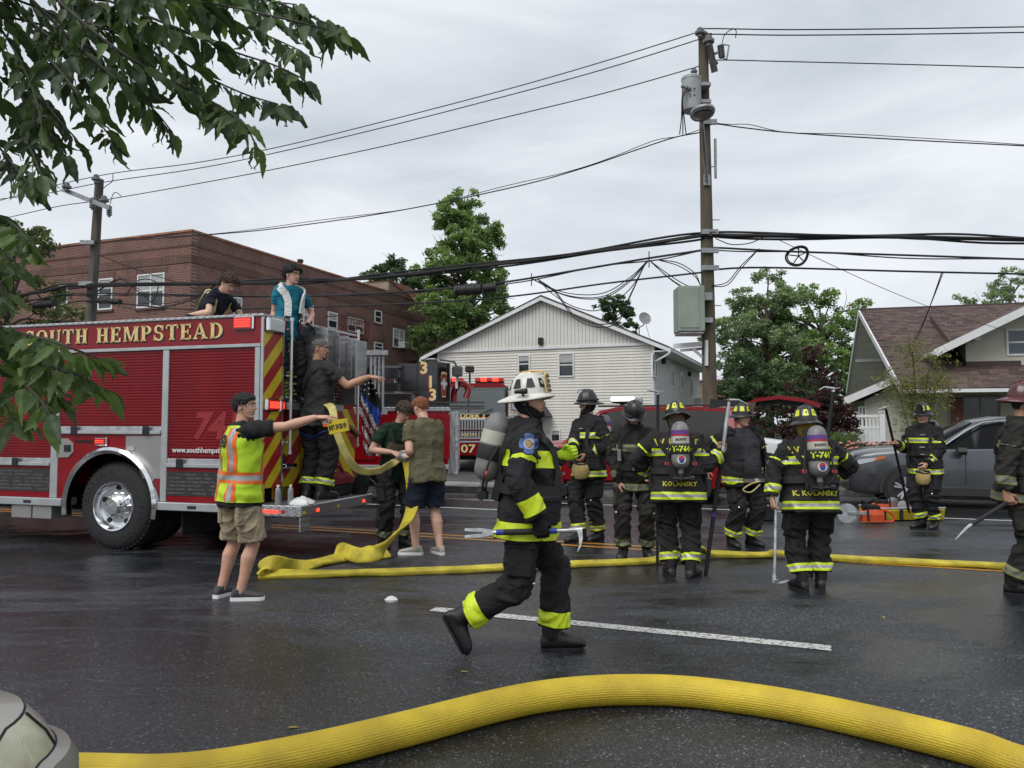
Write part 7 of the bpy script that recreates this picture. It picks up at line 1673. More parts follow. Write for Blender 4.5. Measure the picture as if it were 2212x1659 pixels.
def strapline(c,pts,w,name='strap',mat=None,off=.012,th=.006,lift=0.):
 """flat webbing laid on the torso: pts = [(height fraction, angle in degrees)]"""
 P_=[];dense=[]
 for(h0,a0),(h1,a1)in zip(pts,pts[1:]):
  for k in range(8):f=k/8;dense.append((h0+(h1-h0)*f,a0+(a1-a0)*f))
 dense.append(pts[-1]);rings=[]
 C=[c.T(h*c.H,rad(a),off+lift)for h,a in dense];n=len(C)
 for i in range(n):
  t=(C[min(i+1,n-1)]-C[max(0,i-1)]).normalized();h=dense[i][0]*c.H;ctr=c.P+c.up*min(h,.27*c.H);o=(C[i]-ctr);o=(o-t*o.dot(t)).normalized();sd=t.cross(o).normalized()*(w/2)
  rings.append([C[i]-sd,C[i]+sd,C[i]+sd+o*th,C[i]-sd+o*th])
 return MB().loft(rings).build(name,mat or m_strap,c.root,ang=60)
def buckle(c,h,a,name='buckle',sz=(.04,.03),mat=None,off=.02):
 p=c.T(h*c.H,rad(a),off);o=(p-(c.P+c.up*h*c.H)).normalized();s_=c.up.cross(o).normalized();u=o.cross(s_)
 m_=MB().box((-sz[0]/2,-sz[1]/2,-.007),(sz[0]/2,sz[1]/2,.007),.004);m_.xform(lambda q:p+s_*q.x+u*q.y+o*q.z);return m_.build(name,mat or m_blackmetal,c.root)
def at(px,d):return Vector(((px-1106)/FPX*d,d,0))
def W(px,py,px0,d):"""offset from the person's root seen at photo point""";p=D(px,py,d);return p.x-(px0-1106)/FPX*d,p.z
def hnd(px,py,px0,d,dy=0.):x,z=W(px,py,px0,d);return(x,dy,z)
hair_br=M('hair_brown',(.045,.026,.016),.85,var=.3,vscale=30);hair_bk=M('hair_black',(.012,.011,.011),.85,var=.3,vscale=30);hair_rd=M('hair_red',(.19,.065,.025),.85,var=.3,vscale=30);hair_gr=M('hair_grey',(.10,.095,.09),.85,var=.4,vscale=50)
m_chal=fab('tee_charcoal',(.035,.034,.037));m_navy=fab('tee_navy',(.012,.014,.026));m_teal=fab('tee_teal',(.012,.15,.22));m_green=fab('tee_green',(.012,.03,.018));m_olive=fab('tee_olive',(.105,.098,.058));m_tee_k=fab('tee_black',(.018,.018,.02))
m_khaki=fab('khaki',(.30,.245,.165));m_navyshort=fab('shorts_navy',(.012,.016,.032));m_vest=M('vest_lime',(.46,.66,.02),.65,var=.07,vscale=10,bump=.3,bscale=150);m_orange=M('vest_orange',(.75,.13,.015),.6,var=.05)
H_={}
d=5.25
c=person('person in white chief helmet walking right with a forcing bar in hand',at(1132,d),2,1.83,bulk=(1.05,1.12,1.0),belly=.065,skin=m_skin,hands={'R':hnd(1158,1108,1132,d,-.315),'L':hnd(1212,985,1132,d,.12)},elbow={'R':(-.75,-.45,0),'L':(-.3,.8,-.6)},handopt={'R':dict(d=(.25,0,-1),n=(.25,1,0),t=(1,0,.1),curl=.9),'L':dict(d=(1,-.4,.25),n=(0,-1,0),t=(0,0,1),curl=.75)},feet={'R':dict(p=(-.42,-.09,.25),pitch=60,yaw=-4),'L':dict(p=(.20,.10,.10),pitch=0,yaw=4)},knee={'R':(1,-.1,0),'L':(1,.1,0)},pel=(-.01,0,-.035),lean=(3,0),head=(-20,-4,0),curl=.8,hs=1.01,helm=dict(mat=m_helm_w,tet=m_ink,badge=m_badge,badge_text=(('2ND',.026),('ASST',.026),('CHIEF',.030),('WHFD',.022)),lamp_=True),glove={'R':m_hood,'L':m_vest},voxel=.0095,seed=11,tape_mats=[m_lime],mats=dict(top=m_turn,bottom=m_turn,leg=1.02),hemdrop=.01)
H_['chief']=c
d=6.87;x0=520
c=person('person in lime safety vest and khaki shorts pointing right',at(x0,d),48,1.80,'tee',skin=m_skin,bulk=(1.12,1.1,1.08),lean=(2,0),twist=-12,head=(-50,0,0),hands={'R':hnd(700,900,x0,d,-.10),'L':hnd(468,1078,x0,d,.04)},elbow={'R':(0,-.2,-1),'L':(-.4,-.9,0)},handopt={'R':dict(d=(1,.05,.03),n=(0,.25,-1),t=(.2,1,0),curl=.75,point=True),'L':dict(curl=.45,n=(1,.3,0),t=(0,1,0))},feet={'L':dict(p=(-.17,.08,.088),yaw=20),'R':dict(p=(.05,-.06,.088),yaw=-38)},mats=dict(top=m_tee_k,bottom=m_khaki,shoe=M('knit_shoe_grey',(.055,.055,.06),.8,var=.2,vscale=40),sole=m_white,legfat=1.06,armfat=1.1),pants='shorts',hairopt=('short',hair_bk),hood=None,voxel=.0105,seed=12)
H_['vest']=c
tb_w=Vector((EO.x,EO.y,0))+EX*2.36+EY*.74;d=tb_w.y;x0=1106+FPX*tb_w.x/d
c=person('person in charcoal shirt standing on the tail board pointing right',(tb_w.x,tb_w.y,ZB),62,1.97,'tee',skin=m_skint,bulk=(1.12,1.15,1.1),lean=(2,0),twist=-20,head=(-62,6,0),hands={'R':(lambda v:(v[0],v[1],v[2]-ZB))(hnd(800,814,x0,d,-.05)),'L':(-.30,.30,1.15)},elbow={'R':(0,-.2,-1),'L':(-1,0,-.5)},handopt={'R':dict(d=(1,.0,-.12),n=(0,.3,-1),t=(0,1,.2),curl=.7,point=True)},feet={'L':dict(p=(-.10,.06,.10)),'R':dict(p=(.10,-.03,.10))},mats=dict(top=m_chal,bottom=m_turn,armfat=1.1),hairopt=('buzz',hair_gr),hood=None,seed=13,brow=hair_bk)
H_['tail']=c
rp_=Vector((EO.x,EO.y,0))+EX*.90+EY*.62;d=rp_.y;x0=1106+FPX*rp_.x/d;zf=1.96
c=person('person in navy shirt and suspenders leaning over the engine roof',(rp_.x,rp_.y,zf),-18,1.72,'tee',skin=m_skinp,bulk=(.9,.95,.95),lean=(38,0),head=(-8,44,0),pel=(-.16,0,-.10),hs=1.05,hands={'R':(lambda v:(v[0],v[1],2.87-zf))(hnd(436,664,x0,d,-.40)),'L':(.30,-.10,2.78-zf)},elbow={'R':(-.2,-.3,-.6),'L':(.5,.8,0)},handopt={'R':dict(d=(.6,-.6,-.15),n=(0,0,-1),t=(.6,.6,0),curl=.25)},glove={'R':m_hood},feet={'L':dict(p=(-.1,.12,.1)),'R':dict(p=(-.1,-.12,.1))},mats=dict(top=m_navy,bottom=m_turn),hairopt=('messy',hair_br),hood=None,seed=14,tapes=False,brow=hair_br)
H_['roof']=c
tp_=Vector((EO.x,EO.y,0))+EX*2.02+EY*.60;d=tp_.y;x0=1106+FPX*tp_.x/d;zs_=2.70
c=person('person in teal shirt with white towel standing in the hose bed corner',(tp_.x,tp_.y,1.80),-42,1.68,'tee',skin=m_skinp,bulk=(.86,.9,.9),lean=(4,2),head=(20,6,0),pel=(0,0,0),hands={'L':(.25,.02,.98),'R':(-.17,-.06,.88)},elbow={'L':(.2,.8,0),'R':(-.3,.9,0)},handopt={'L':dict(d=(.7,.2,-.6),n=(-.4,.0,-1),t=(0,-1,0),curl=.4)},glove={'L':m_hood,'R':m_hood},feet={'L':dict(p=(.09,.06,.10)),'R':dict(p=(-.07,-.04,.10))},mats=dict(top=m_teal,bottom=m_turn),hairopt=('curly',hair_bk),hood=None,seed=15,tapes=False,brow=hair_bk)
H_['teal']=c
d=9.7;x0=852
c=person('person in green shirt and bunker trousers bent over the hose coupling',at(x0,d),-52,1.84,'tee',skin=m_skinp,lean=(14,0),head=(14,42,0),hands={'R':hnd(856,975,x0,d,-.30),'L':hnd(880,975,x0,d,-.22)},elbow={'R':(-.9,.1,-.4),'L':(.8,.5,-.4)},handopt={'R':dict(d=(.9,-.2,-.35),n=(.1,.5,-.8),t=(.2,-.3,1),curl=.6),'L':dict(d=(-.4,-.6,-.2),n=(-.5,.4,-.6),curl=.6)},feet={'R':dict(p=(-.13,.02,.10)),'L':dict(p=(.13,.06,.10))},mats=dict(top=m_green,bottom=m_turn2),hairopt=('messy',hair_br),hood=None,seed=16,tape_mats=[m_limed,m_silvd,m_limed],brow=hair_br)
H_['hose']=c
d=9.18;x0=924
c=person('person in olive shirt and navy shorts helping with the hose',at(x0,d),128,1.87,'tee',skin=m_skinp,bulk=(1.12,1.1,1.1),lean=(9,0),head=(12,28,0),hands={'L':hnd(888,985,x0,d,.10),'R':hnd(890,990,x0,d,.36)},elbow={'L':(.1,-.6,-1),'R':(.6,.3,-1)},handopt={'L':dict(d=(-.8,.5,.05),n=(.3,.6,-.6),t=(0,0,1),curl=.7)},feet={'L':dict(p=(-.13,.0,.088),yaw=45),'R':dict(p=(.15,.03,.088),yaw=-5)},mats=dict(top=m_olive,bottom=m_navyshort,shoe=M('sneaker_grey',(.36,.35,.32),.8,var=.15,vscale=30),sole=m_white,legfat=1.12,armfat=1.18,shortlen=.88),pants='shorts',hairopt=('short',hair_rd),hood=None,seed=17,brow=hair_rd)
H_['olive']=c
KH=dict(mat=m_helm_k)
d=10.15;x0=1272
c=person('person in turnout gear facing left before the red rescue car, mask in hand',at(x0,d),212,1.90,hands={'L':hnd(1264,978,x0,d,-.20),'R':hnd(1232,968,x0,d,-.32)},elbow={'L':(.7,-.2,-.4),'R':(-.4,.6,-1)},handopt={'L':dict(d=(-.5,-.15,-.7),n=(-.6,.3,0),t=(-.2,-1,0),curl=.55)},feet={'L':dict(p=(.13,.10,.10)),'R':dict(p=(-.12,-.02,.10))},head=(-26,2,0),lean=(0,0),seed=18,helm=dict(KH,tet=None,badge=None,goggles=True),glove={'R':m_vest},mats=dict(top=m_turn,bottom=m_turn2))
H_['left']=c
d=9.0;x0=1368
c=person('person in sooty coat with head bowed and black face hood',at(x0,d),-98,1.76,hands={'R':hnd(1336,1036,x0,d,-.10),'L':(.22,-.16,.98)},elbow={'R':(-1,.2,0),'L':(1,.2,-.4)},handopt={'R':dict(d=(0,-.1,-1),n=(1,.2,0),t=(0,-1,0),curl=.4)},feet={'R':dict(p=(-.14,-.06,.10)),'L':dict(p=(.15,.02,.10))},head=(6,34,0),lean=(8,0),seed=19,helm=dict(KH,tet=None,badge=None,goggles=True),tape_mats=[m_limed,m_silvd,m_limed],mats=dict(top=m_turnd,bottom=m_turnd))
H_['down']=c
d=7.82;x0=1463
c=person('person in turnout coat seen from behind holding a long tool upright',at(x0,d),84,1.70,bulk=(1.22,1.1,1.15),hands={'R':hnd(1562,980,x0,d,.06),'L':(-.26,.24,1.02)},elbow={'R':(.3,-.2,-1),'L':(-1,-.3,-.2)},handopt={'R':dict(d=(.25,.4,.6),n=(-.1,-.6,.3),t=(-.6,.2,.6),curl=.85)},feet={'L':dict(p=(-.07,.07,.10),yaw=10),'R':dict(p=(.11,-.05,.10),yaw=-30)},head=(8,14,0),lean=(5,0),seed=20,helm=dict(KH,tet=m_tet,badge=None),mats=dict(top=m_turn2,bottom=m_turn2),hood=fab('hood_tan',(.16,.12,.085)))
H_['broad']=c
d=9.8;x0=1602
c=person('person with open turnout coat over a black shirt',at(x0,d),-68,1.72,'tee',bulk=(1.28,1.35,1.2),belly=.05,hands={'R':hnd(1528,1012,x0,d,.0),'L':hnd(1650,1035,x0,d,.10)},elbow={'R':(-1,.3,0),'L':(1,.4,0)},feet={'R':dict(p=(-.16,-.02,.10)),'L':dict(p=(.10,.02,.10))},head=(30,0,0),lean=(-2,0),seed=21,skin=m_skin,hood=None,hairopt=('buzz',hair_gr),helm=dict(KH,tet=m_tet,badge=m_helm_k,badge_text=(('WEST',.022),('HEMPSTEAD',.016),('FIRE',.022),('DEPT',.022)),btext_mat=m_brass),mats=dict(top=fab('tee_worn_black',(.034,.034,.040)),bottom=m_turn))
H_['open']=c
d=7.22;x0=1747
c=person('person in turnout coat seen from behind with yellow hood under black helmet',at(x0,d),88,1.62,bulk=(1.22,1.12,1.2),hands={'L':hnd(1664,1074,x0,d,-.04),'R':(.28,.22,1.0)},elbow={'L':(-1,.2,-.1),'R':(1,-.3,-.2)},handopt={'L':dict(d=(.12,-.1,-1),n=(1,.3,0),t=(0,1,0),curl=.8)},feet={'L':dict(p=(-.09,.02,.10),yaw=14),'R':dict(p=(.12,.10,.10),yaw=-14)},head=(4,6,0),lean=(7,0),seed=22,helm=dict(KH,tet=m_tet,badge=m_chr),mats=dict(top=m_turn2,bottom=m_turn2,leg=1.05),hood=fab('hood_yellow',(.34,.23,.04)),hs=1.06)
H_['short']=c
d=11.5;x0=1996
c=person('person in turnout gear by the grey crossover holding a tall hook',at(x0,d),214,1.78,hands={'R':hnd(1940,957,x0,d,.05),'L':hnd(1988,1000,x0,d,-.20)},elbow={'R':(.2,.5,-1),'L':(.8,-.3,-.4)},handopt={'R':dict(d=(-.7,-.3,.1),n=(0,-.5,.1),t=(0,0,1),curl=.85),'L':dict(d=(-.6,-.2,-.5),n=(-.5,.3,-.2),curl=.5)},feet={'R':dict(p=(-.08,.02,.10)),'L':dict(p=(.08,-.05,.10))},head=(10,8,0),lean=(2,0),seed=23,helm=dict(KH,tet=m_tet,badge=m_helm_k),hood=None,mats=dict(top=m_turn,bottom=m_turn))
H_['car']=c
d=7.12;x0=2192
c=person('person in dark red helmet and sooty gear at the right edge',at(x0,d),-38,1.84,bulk=(1.1,1.05,1.05),hands={'R':hnd(2138,1062,x0,d,-.22),'L':(.34,.05,1.0)},elbow={'R':(-.9,.2,0),'L':(.6,.6,-.3)},handopt={'R':dict(d=(.25,-.2,-1),n=(.6,.6,0),t=(.6,-.6,.3),curl=.8)},feet={'R':dict(p=(-.10,-.06,.10),yaw=8),'L':dict(p=(.12,.08,.10))},head=(26,4,0),lean=(4,0),seed=24,skin=m_skint,helm=dict(mat=m_helm_r,tet=None,badge=m_badge),hood=None,hairopt=('buzz',hair_bk),tape_mats=[m_limed,m_silvd,m_limed],mats=dict(top=m_turnd,bottom=m_turnd))
H_['edge']=c
# ================================================================== WORN AND CARRIED GEAR
m_cyl=M('air_cylinder',(.17,.17,.165),.5,var=.3,vscale=7,bump=.2,bscale=40);m_purple=M('purple_tape',(.10,.04,.22),.5);m_cream=M('label_cream',(.46,.45,.38),.5,var=.12);m_redp=M('print_red',(.40,.02,.03),.5)
m_tool=M('tool_steel',(.50,.51,.52),.35,.85,var=.25,vscale=14,rvar=.1);m_blue=M('tape_blue',(.015,.04,.26),.5);m_yel=M('webbing_yellow',(.50,.47,.10),.7,var=.2,vscale=20);m_grey=M('webbing_grey',(.17,.17,.17),.8)
m_mask=fab('mask_bag_tan',(.36,.27,.11))
def sibling(c,name,label,cat,group=None):
 o=thing(name,label,cat,c.root.location,c.heading,group);return o
def scba(c,label,top=None,out=.10,tilt=0.,r=.088,L=.52,unit='T-764',purple=True,h0=.075):
 t=sibling(c,'air_pack',label,'air pack','air packs worn on backs');H=c.H;fw,lf=c.frame(.2*H);ax=(c.up+fw*tilt).normalized();bk=-(fw-ax*fw.dot(ax)).normalized()
 base=c.T(.10*H,math.pi,0)-c.up*(.10*H-h0*H)+bk*out;P0=lambda h:base+ax*h
 cy=MB().lathe([(0,.0),(.026,.0),(.026,.045),(r*.7,.065),(r*.95,.10),(r,.14),(r,L-.12),(r*.94,L-.07),(r*.72,L-.028),(r*.35,L-.006),(0,L)],28,base,ax).build('cylinder',m_cyl,t)
 sd=ax.cross(bk).normalized()
 def ring(h0_,h1_,mat,name,k=1.012):return MB().lathe([(r*k,h0_),(r*k,h1_)],28,base,ax).build(name,mat,cy)
 if purple:ring(L-.135,L-.095,m_purple,'tape');ring(L-.155,L-.136,m_redp,'tape',1.014)
 ring(L-.22,L-.156 if purple else L-.13,m_cream,'label_band',1.010)
 def ctext(nm,body,size,mat,h,rr=1.03,bold=.002,ang=0.):return text(nm,body,size,mat,cy,(0,0,0),(0,0,0),.0006,bold=bold,res=1,warp=lambda q:base+ax*(h+q.y)+(bk*math.cos(q.x/r+ang)+(-sd)*-math.sin(q.x/r+ang))*(r*rr+q.z))
 sg=1
 ctext('label_lettering','3M' if not purple else 'SCOTT',.05 if not purple else .034,m_redp if not purple else m_ink,L-.18 if not purple else L-.19,ang=0. if purple else c.txa)
 if not purple:ctext('label_lettering','SCOTT',.03,m_ink,L-.212,ang=c.txa)
 st=MB().lathe([(r*1.03,L-.33),(r*1.06,L-.325),(r*1.06,L-.235),(r*1.03,L-.23)],28,base,ax).build('strap_band',m_strap,t)
 if unit:ctext('unit_lettering',unit,.075,m_lime,L-.28,1.075,.003)
 if purple:
  e=MB().lathe([(.0,.004),(.042,.0)],16,base+ax*(L-.385)+bk*(r*1.0),bk).build('emblem',m_whitelet,cy);MB().lathe([(.0,.007),(.030,.005)],14,base+ax*(L-.375)+bk*(r*1.0),bk).build('emblem',m_redp,cy);MB().lathe([(.0,.009),(.022,.007)],12,base+ax*(L-.395)+bk*r,bk).build('emblem',m_blue,cy)
 v=MB().cyl(P0(.005),P0(-.06),.028,10).cyl(P0(-.045)-sd*.075,P0(-.045)+sd*.09,.018,8);v.cyl(P0(-.045)+sd*.085,P0(-.045)+sd*.13,.032,10).box((-.03,-.03,-.03),(.03,.03,.03));n_=len(v.v)
 for i in range(n_-8,n_):v.v[i]=tuple(P0(-.05)-sd*.06-bk*.02+Vector(v.v[i]))
 v.build('valve',m_blackmetal,t)
 pl=MB();f0=-r-.015;pl.loft([[P0(h)+bk*(f0+dy)+sd*x for x,dy in((-w,-.01),(-w,.02),(-w*.4,.035),(w*.4,.035),(w,.02),(w,-.01),(0,-.03))]for h,w in((-.06,.10),(.1,.11),(.3,.085),(.5,.09))]);pl.build('back_frame',m_strap,t)
 for s_ in(-1,1):MB().tube(catmull([P0(-.03)+sd*s_*.06,P0(.06)+sd*s_*.13+bk*.01,P0(.18)+sd*s_*.125,P0(.30)+sd*s_*.10-bk*.04],4),.008,6).build('air_hose',m_rubber,t);MB().lathe([(0,.012),(.022,.010),(.024,0)],12,P0(.10)+sd*s_*.135,bk).build('gauge',m_redp,t)
 for s_ in(-1,1):strapline(c,[(.11,s_*44),(.17,s_*36),(.25,s_*40),(.288,s_*62),(.295,s_*95),(.275,s_*135),(.2,s_*160),(.10,s_*168)],.046,'shoulder_strap',off=.014,th=.009)
 strapline(c,[(.095,a)for a in range(-180,181,15)],.065,'waist_belt',off=.018,th=.010);buckle(c,.095,0,sz=(.09,.06),off=.034)
 return t
cb=H_['broad'];scba(cb,'scratched air cylinder pack with purple band on the person holding the upright tool')
cs=H_['short'];scba(cs,'air cylinder pack with purple band on the person with the yellow hood')
cc=H_['chief'];cc.txa=-1.35;scba(cc,'large grey air cylinder hanging behind the walking chief',out=.125,tilt=.18,r=.090,L=.52,unit=None,purple=False,h0=.075)
scba(H_['car'],'air cylinder pack worn by the person at the crossover');scba(H_['left'],'air cylinder pack behind the left facing person')
for k in('down','edge'):
 for s_ in(-1,1):strapline(H_[k],[(.02,s_*40),(.17,s_*32),(.25,s_*38),(.288,s_*62),(.295,s_*95),(.275,s_*135),(.15,s_*165)],.046,'shoulder_strap',off=.014,th=.009)
 strapline(H_[k],[(.08,a)for a in range(-180,181,15)],.065,'waist_belt',off=.018,th=.010);buckle(H_[k],.08,5,sz=(.10,.06),mat=m_alu,off=.034);buckle(H_[k],.16,-34,'chest_lamp',(.05,.13),m_alu,.05)
def back(c,h):fw,lf=c.frame(h);return c.P+c.up*h-fw*.2,-lf,c.up,-fw
m_letter=M('letter_yellow',(.46,.44,.03),.6,var=.15,vscale=40)
for k,top_,low in(('broad',(('W',.19),('H',.07),('F',-.07),('D',-.19)),'KOLANSKY'),('short',(('W',.17),('D',-.17)),'K. KOLANSKY')):
 c=H_[k];p,u,v,n=back(c,.262*c.H)
 for ch,x in top_:decal(c.top,'coat_lettering',ch,.09,m_letter,c.root,p-u*x,u,v,n,.003)
 p,u,v,n=back(c,.018*c.H);decal(c.top,'coat_lettering',low,.066,m_letter,c.root,p,u,v,n,.002,1.0)
c=cc;fw,lf=c.frame(.2*c.H);pa=c.SH['R'].lerp(c.EL['R'],.18)
def decalpoly(gar,name,fn,mat,parent,centre,u,v,n,off,na=40):
 o=gar[0];bm=bmesh.new();bm.from_mesh(o.data);tree=BVHTree.FromBMesh(bm);bm.free();mb=MB();rg=[]
 for f in(0.02,.3,.6,.85,1.):
  r_=[]
  for j in range(na):a=j/na*6.28318;R0=fn(a)*f;p=centre+u*(math.cos(a)*R0)+v*(math.sin(a)*R0);h=tree.ray_cast(p+n*.4,-n);r_.append((h[0]if h[0]else p)+n*off)
  rg.append(r_)
 mb.loft(rg,caps=False);return mb.build(name,mat,parent)
malt=lambda a:.066*(1-.34*max(0,1-abs(((a/1.5708+.5)%1)-.0)*5)-.34*max(0,1-abs(1-((a/1.5708+.5)%1))*5))
for fn,mt,of in((lambda a:.072,m_turn,.006),(malt,M('patch_blue',(.06,.11,.28),.7),.011),(lambda a:.034,M('patch_pale',(.34,.38,.46),.7),.013),(lambda a:.026,M('patch_gold',(.24,.16,.08),.7,var=.5,vscale=60),.015)):decalpoly(c.top,'sleeve_patch',fn,mt,c.root,pa+Vector((.01,0,-.01)),fw,c.up,-lf,of)
for k in('left','car','chief'):
 for h in(.25,.15,.09):buckle(H_[k],h,12,'coat_clasp',(.07,.014),m_chrome,.03)
for k,c in H_.items():
 for s_ in 'LR':
  if k in('vest','olive','teal','roof','tail','hose'):continue
  kn=c.KN[s_];o_=Vector((.10,(.07 if s_=='L' else-.07),.03));MB().lathe([(0,.012),(.009,.008),(.010,0)],8,kn+o_*1.0,o_).build('snap_button',m_chrome,c.root)
for k,c in H_.items():
 if k in('vest','olive','teal','roof'):continue
 for s_,sg in(('L',1),('R',-1)):
  h_=c.P+Vector((0,sg*.056*c.H,0));q=h_.lerp(c.KN[s_],.62);ax_=(c.KN[s_]-h_).normalized();lt_=Vector((0,sg,0));lt_=(lt_-ax_*lt_.dot(ax_)).normalized();f_=lt_.cross(ax_)
  X_=lambda p:q+f_*p.x+lt_*(p.y+.088)-ax_*p.z
  mt=c.pants[0].data.materials[0];pk=MB().box((-.085,-.03,-.11),(.085,.028,.10),.018).xform(X_).build('thigh_pocket',mt,c.root);MB().box((-.09,-.028,.075),(.09,.036,.125),.010).xform(X_).build('flap',mt,pk)
 if k not in('tail','hose','open'):
  for a in(62,-62):
   p=c.T(.0,rad(a),.012);o=(p-c.P);o.z=0;o.normalize();sd=c.up.cross(o).normalized();X_=lambda w_:p+sd*w_.x+o*w_.y+c.up*w_.z;mt=c.top[0].data.materials[0]
   pk=MB().box((-.09,-.03,-.05),(.09,.022,.12),.015).xform(X_).build('coat_pocket',mt,c.root);MB().box((-.095,-.025,.10),(.095,.030,.145),.010).xform(X_).build('flap',mt,pk)
c=H_['vest'];H=c.H;v_=band(c.top,{'torso'},'torso',[-.055*H,.312*H],[m_vest],c.root,'safety_vest',.014)
fw,lf=c.frame(.15*H)
band(c.top,{'torso'},'torso',[.034*H,.050*H,.076*H,.092*H],[m_orange,m_silv,m_orange],c.root,'vest_stripe',.017)
for lo_,hi_,mt in((.070,.098,m_orange),(.098,.145,m_silv),(.145,.175,m_orange),(-.098,-.070,m_orange),(-.145,-.098,m_silv),(-.175,-.145,m_orange)):
 for sg in(-1,1):
  for c0__,c1__ in((-.05,.034),(.092,.300)):band(c.top,{'torso'},'torso',[c0__*H,c1__*H],[mt],c.root,'vest_stripe',.018,lat=(lf,lo_,hi_),box=lambda p:(p-c.P).dot(fw)*sg>0)
p,u,v,n=back(c,.235*H);decal(c.top,'vest_lettering','SHFD',.145,m_ink,c.root,p+lf*.035,u,v,n,.006,.75,off=.024)
for s_ in(-1,1):
 q=c.P+Vector((-.02,s_*.15,-.20));MB().box((-.09,-.02,-.10),(.09,.025,.09),.012).xform(lambda w_:q+Vector((w_.x,s_*.0+w_.y*1.2,w_.z))).build('cargo_pocket',m_khaki,c.root)
c=H_['tail'];strapline(c,[(.0,150),(.12,165),(.22,190),(.285,225),(.29,265)],.05,'brace',off=.022);strapline(c,[(-.03,a)for a in range(-180,181,30)],.05,'belt',off=.024)
for s_ in(-1,1):k='L' if s_>0 else 'R';q=c.P.lerp(c.KN[k],.45);MB().tube([q+Vector((math.cos(a)*.125*(1-.0),s_*.07+math.sin(a)*.125,-.02+.05*math.sin(a)*s_))for a in np.linspace(0,6.283,20)],.018,6,flat=.4).build('harness_loop',m_blue,c.root)
for j,(dx,dz)in enumerate(((.0,.05),(.14,.02))):q=c.P+Vector((-.10,-.20-dx*.5,-.13+dz));MB().box((-.006,-.055,-.045),(.006,.055,.045)).xform(lambda w_:q+w_).build('streamer',m_orange,c.root,smooth=False);MB().box((-.010,-.055,-.014),(-.0065,.055,.014)).xform(lambda w_:q+w_).build('streamer_tape',m_silv,c.root,smooth=False)
for k,mt in(('roof',m_yel),('teal',m_strap),('hose',m_strap)):
 for s_ in(-1,1):strapline(H_[k],[(-.02,s_*36),(.1,s_*34),(.2,s_*32),(.27,s_*42),(.303,s_*75),(.30,s_*110),(.26,s_*145),(.1,s_*165)],.05,'brace',mt,off=.02,th=.006)
 if k=='roof':
  for s_ in(-1,1):strapline(H_[k],[(-.02,s_*36),(.1,s_*34),(.2,s_*32),(.27,s_*42),(.303,s_*75),(.30,s_*110),(.26,s_*145),(.1,s_*165)],.018,'brace_tape',m_silv,off=.0265,th=.003)
 if k=='teal':
  for s_ in(-1,1):buckle(H_[k],.035,s_*35,'brace_tab',(.06,.10),M('webbing_maroon',(.14,.02,.025),.8),.03);p=H_[k].T(.075*H_[k].H,rad(s_*35),.035);MB().tube([p+Vector((.004,math.cos(a)*.03,math.sin(a)*.03))for a in np.linspace(0,6.283,14)],.005,5,caps=False).build('brace_ring',m_chrome,H_[k].root)
strapline(H_['hose'],[(.17,-60),(.15,0),(.13,60)],.16,'chest_hood',fab('hood_brown',(.10,.08,.06)),off=.016,th=.02)
tw_=sibling(H_['teal'],'towel','white towel hung around the neck of the person in teal','towel');sv_=H_['teal'].root;m_tow=fab('towel_white',(.62,.63,.62))
for s_ in(-1,1):
 o=strapline(H_['teal'],[(.10 if s_<0 else .13,s_*24),(.2,s_*24),(.26,s_*34),(.306,s_*70),(.326,s_*120),(.33,s_*178)],.085,'towel_end',m_tow,off=.03,th=.022);o.parent=tw_
c=H_['open'];H=c.H;fw,lf=c.frame(.1*H);g=Gar()
for k in 'LR':
 e,w,s0=c.EL[k],c.WR[k],c.SH[k];g.limb('ua'+k,[s0*.9+(c.P+c.up*.295*H)*.1,s0 .lerp(e,.5),e],[.098,.094,.088]);ball(g,'ua'+k,s0,.096);g.limb('fa'+k,[e,e.lerp(w,.5),e.lerp(w,.98)],[.088,.082,.076]);ball(g,'fa'+k,e,.088)
sl=finish_garment(g,'coat_sleeves',.0115,m_turn,c.root,.024,9)
for k in 'LR':band(sl,{'ua'+k},'ua'+k,tri(.176*H*.72),[m_lime,m_silv,m_lime],c.root);band(sl,{'fa'+k},'fa'+k,tri(.15*H*.66),[m_lime,m_silv,m_lime],c.root)
for off,mt,cuts,nm in((.045,[m_turn],[-.075*H,.312*H],'coat_panel'),(.049,[m_lime,m_silv,m_lime],tri(-.04*H),'reflective_stripe')):
 for lo_,hi_ in((.155,.6),(-.6,-.155)):band(c.top,{'torso'},'torso',cuts,mt,c.root,nm,off,lat=(lf,lo_,hi_))
 band(c.top,{'torso'},'torso',cuts,mt,c.root,nm,off,lat=(fw,-.6,-.01))
strapline(c,[(-.045,a)for a in range(-90,91,20)],.045,'belt',M('belt_grey',(.12,.11,.10),.7),off=.03);buckle(c,-.045,0,sz=(.06,.05),mat=m_alu,off=.045)
cb2=[c.T(-.05*H,rad(a),.06)for a in(5,-15,-35)];MB().tube(catmull([cb2[0],cb2[1]+Vector((0,0,-.03)),cb2[2]+Vector((0,0,-.10)),cb2[1]+Vector((0,0,-.13)),cb2[0]+Vector((0,0,-.04))],4),.009,6).build('carabiner',M('webbing_yellow2',(.5,.42,.2),.5),c.root)
def tool(name,label,cat='tool',group=None):return thing(name,label,cat,(0,0,0),0,group)
def reloc(t,p):
 p=Vector(p);t.location=p
 for ch in[o for o in bpy.data.objects if o.parent==t]:ch.location=ch.location-p
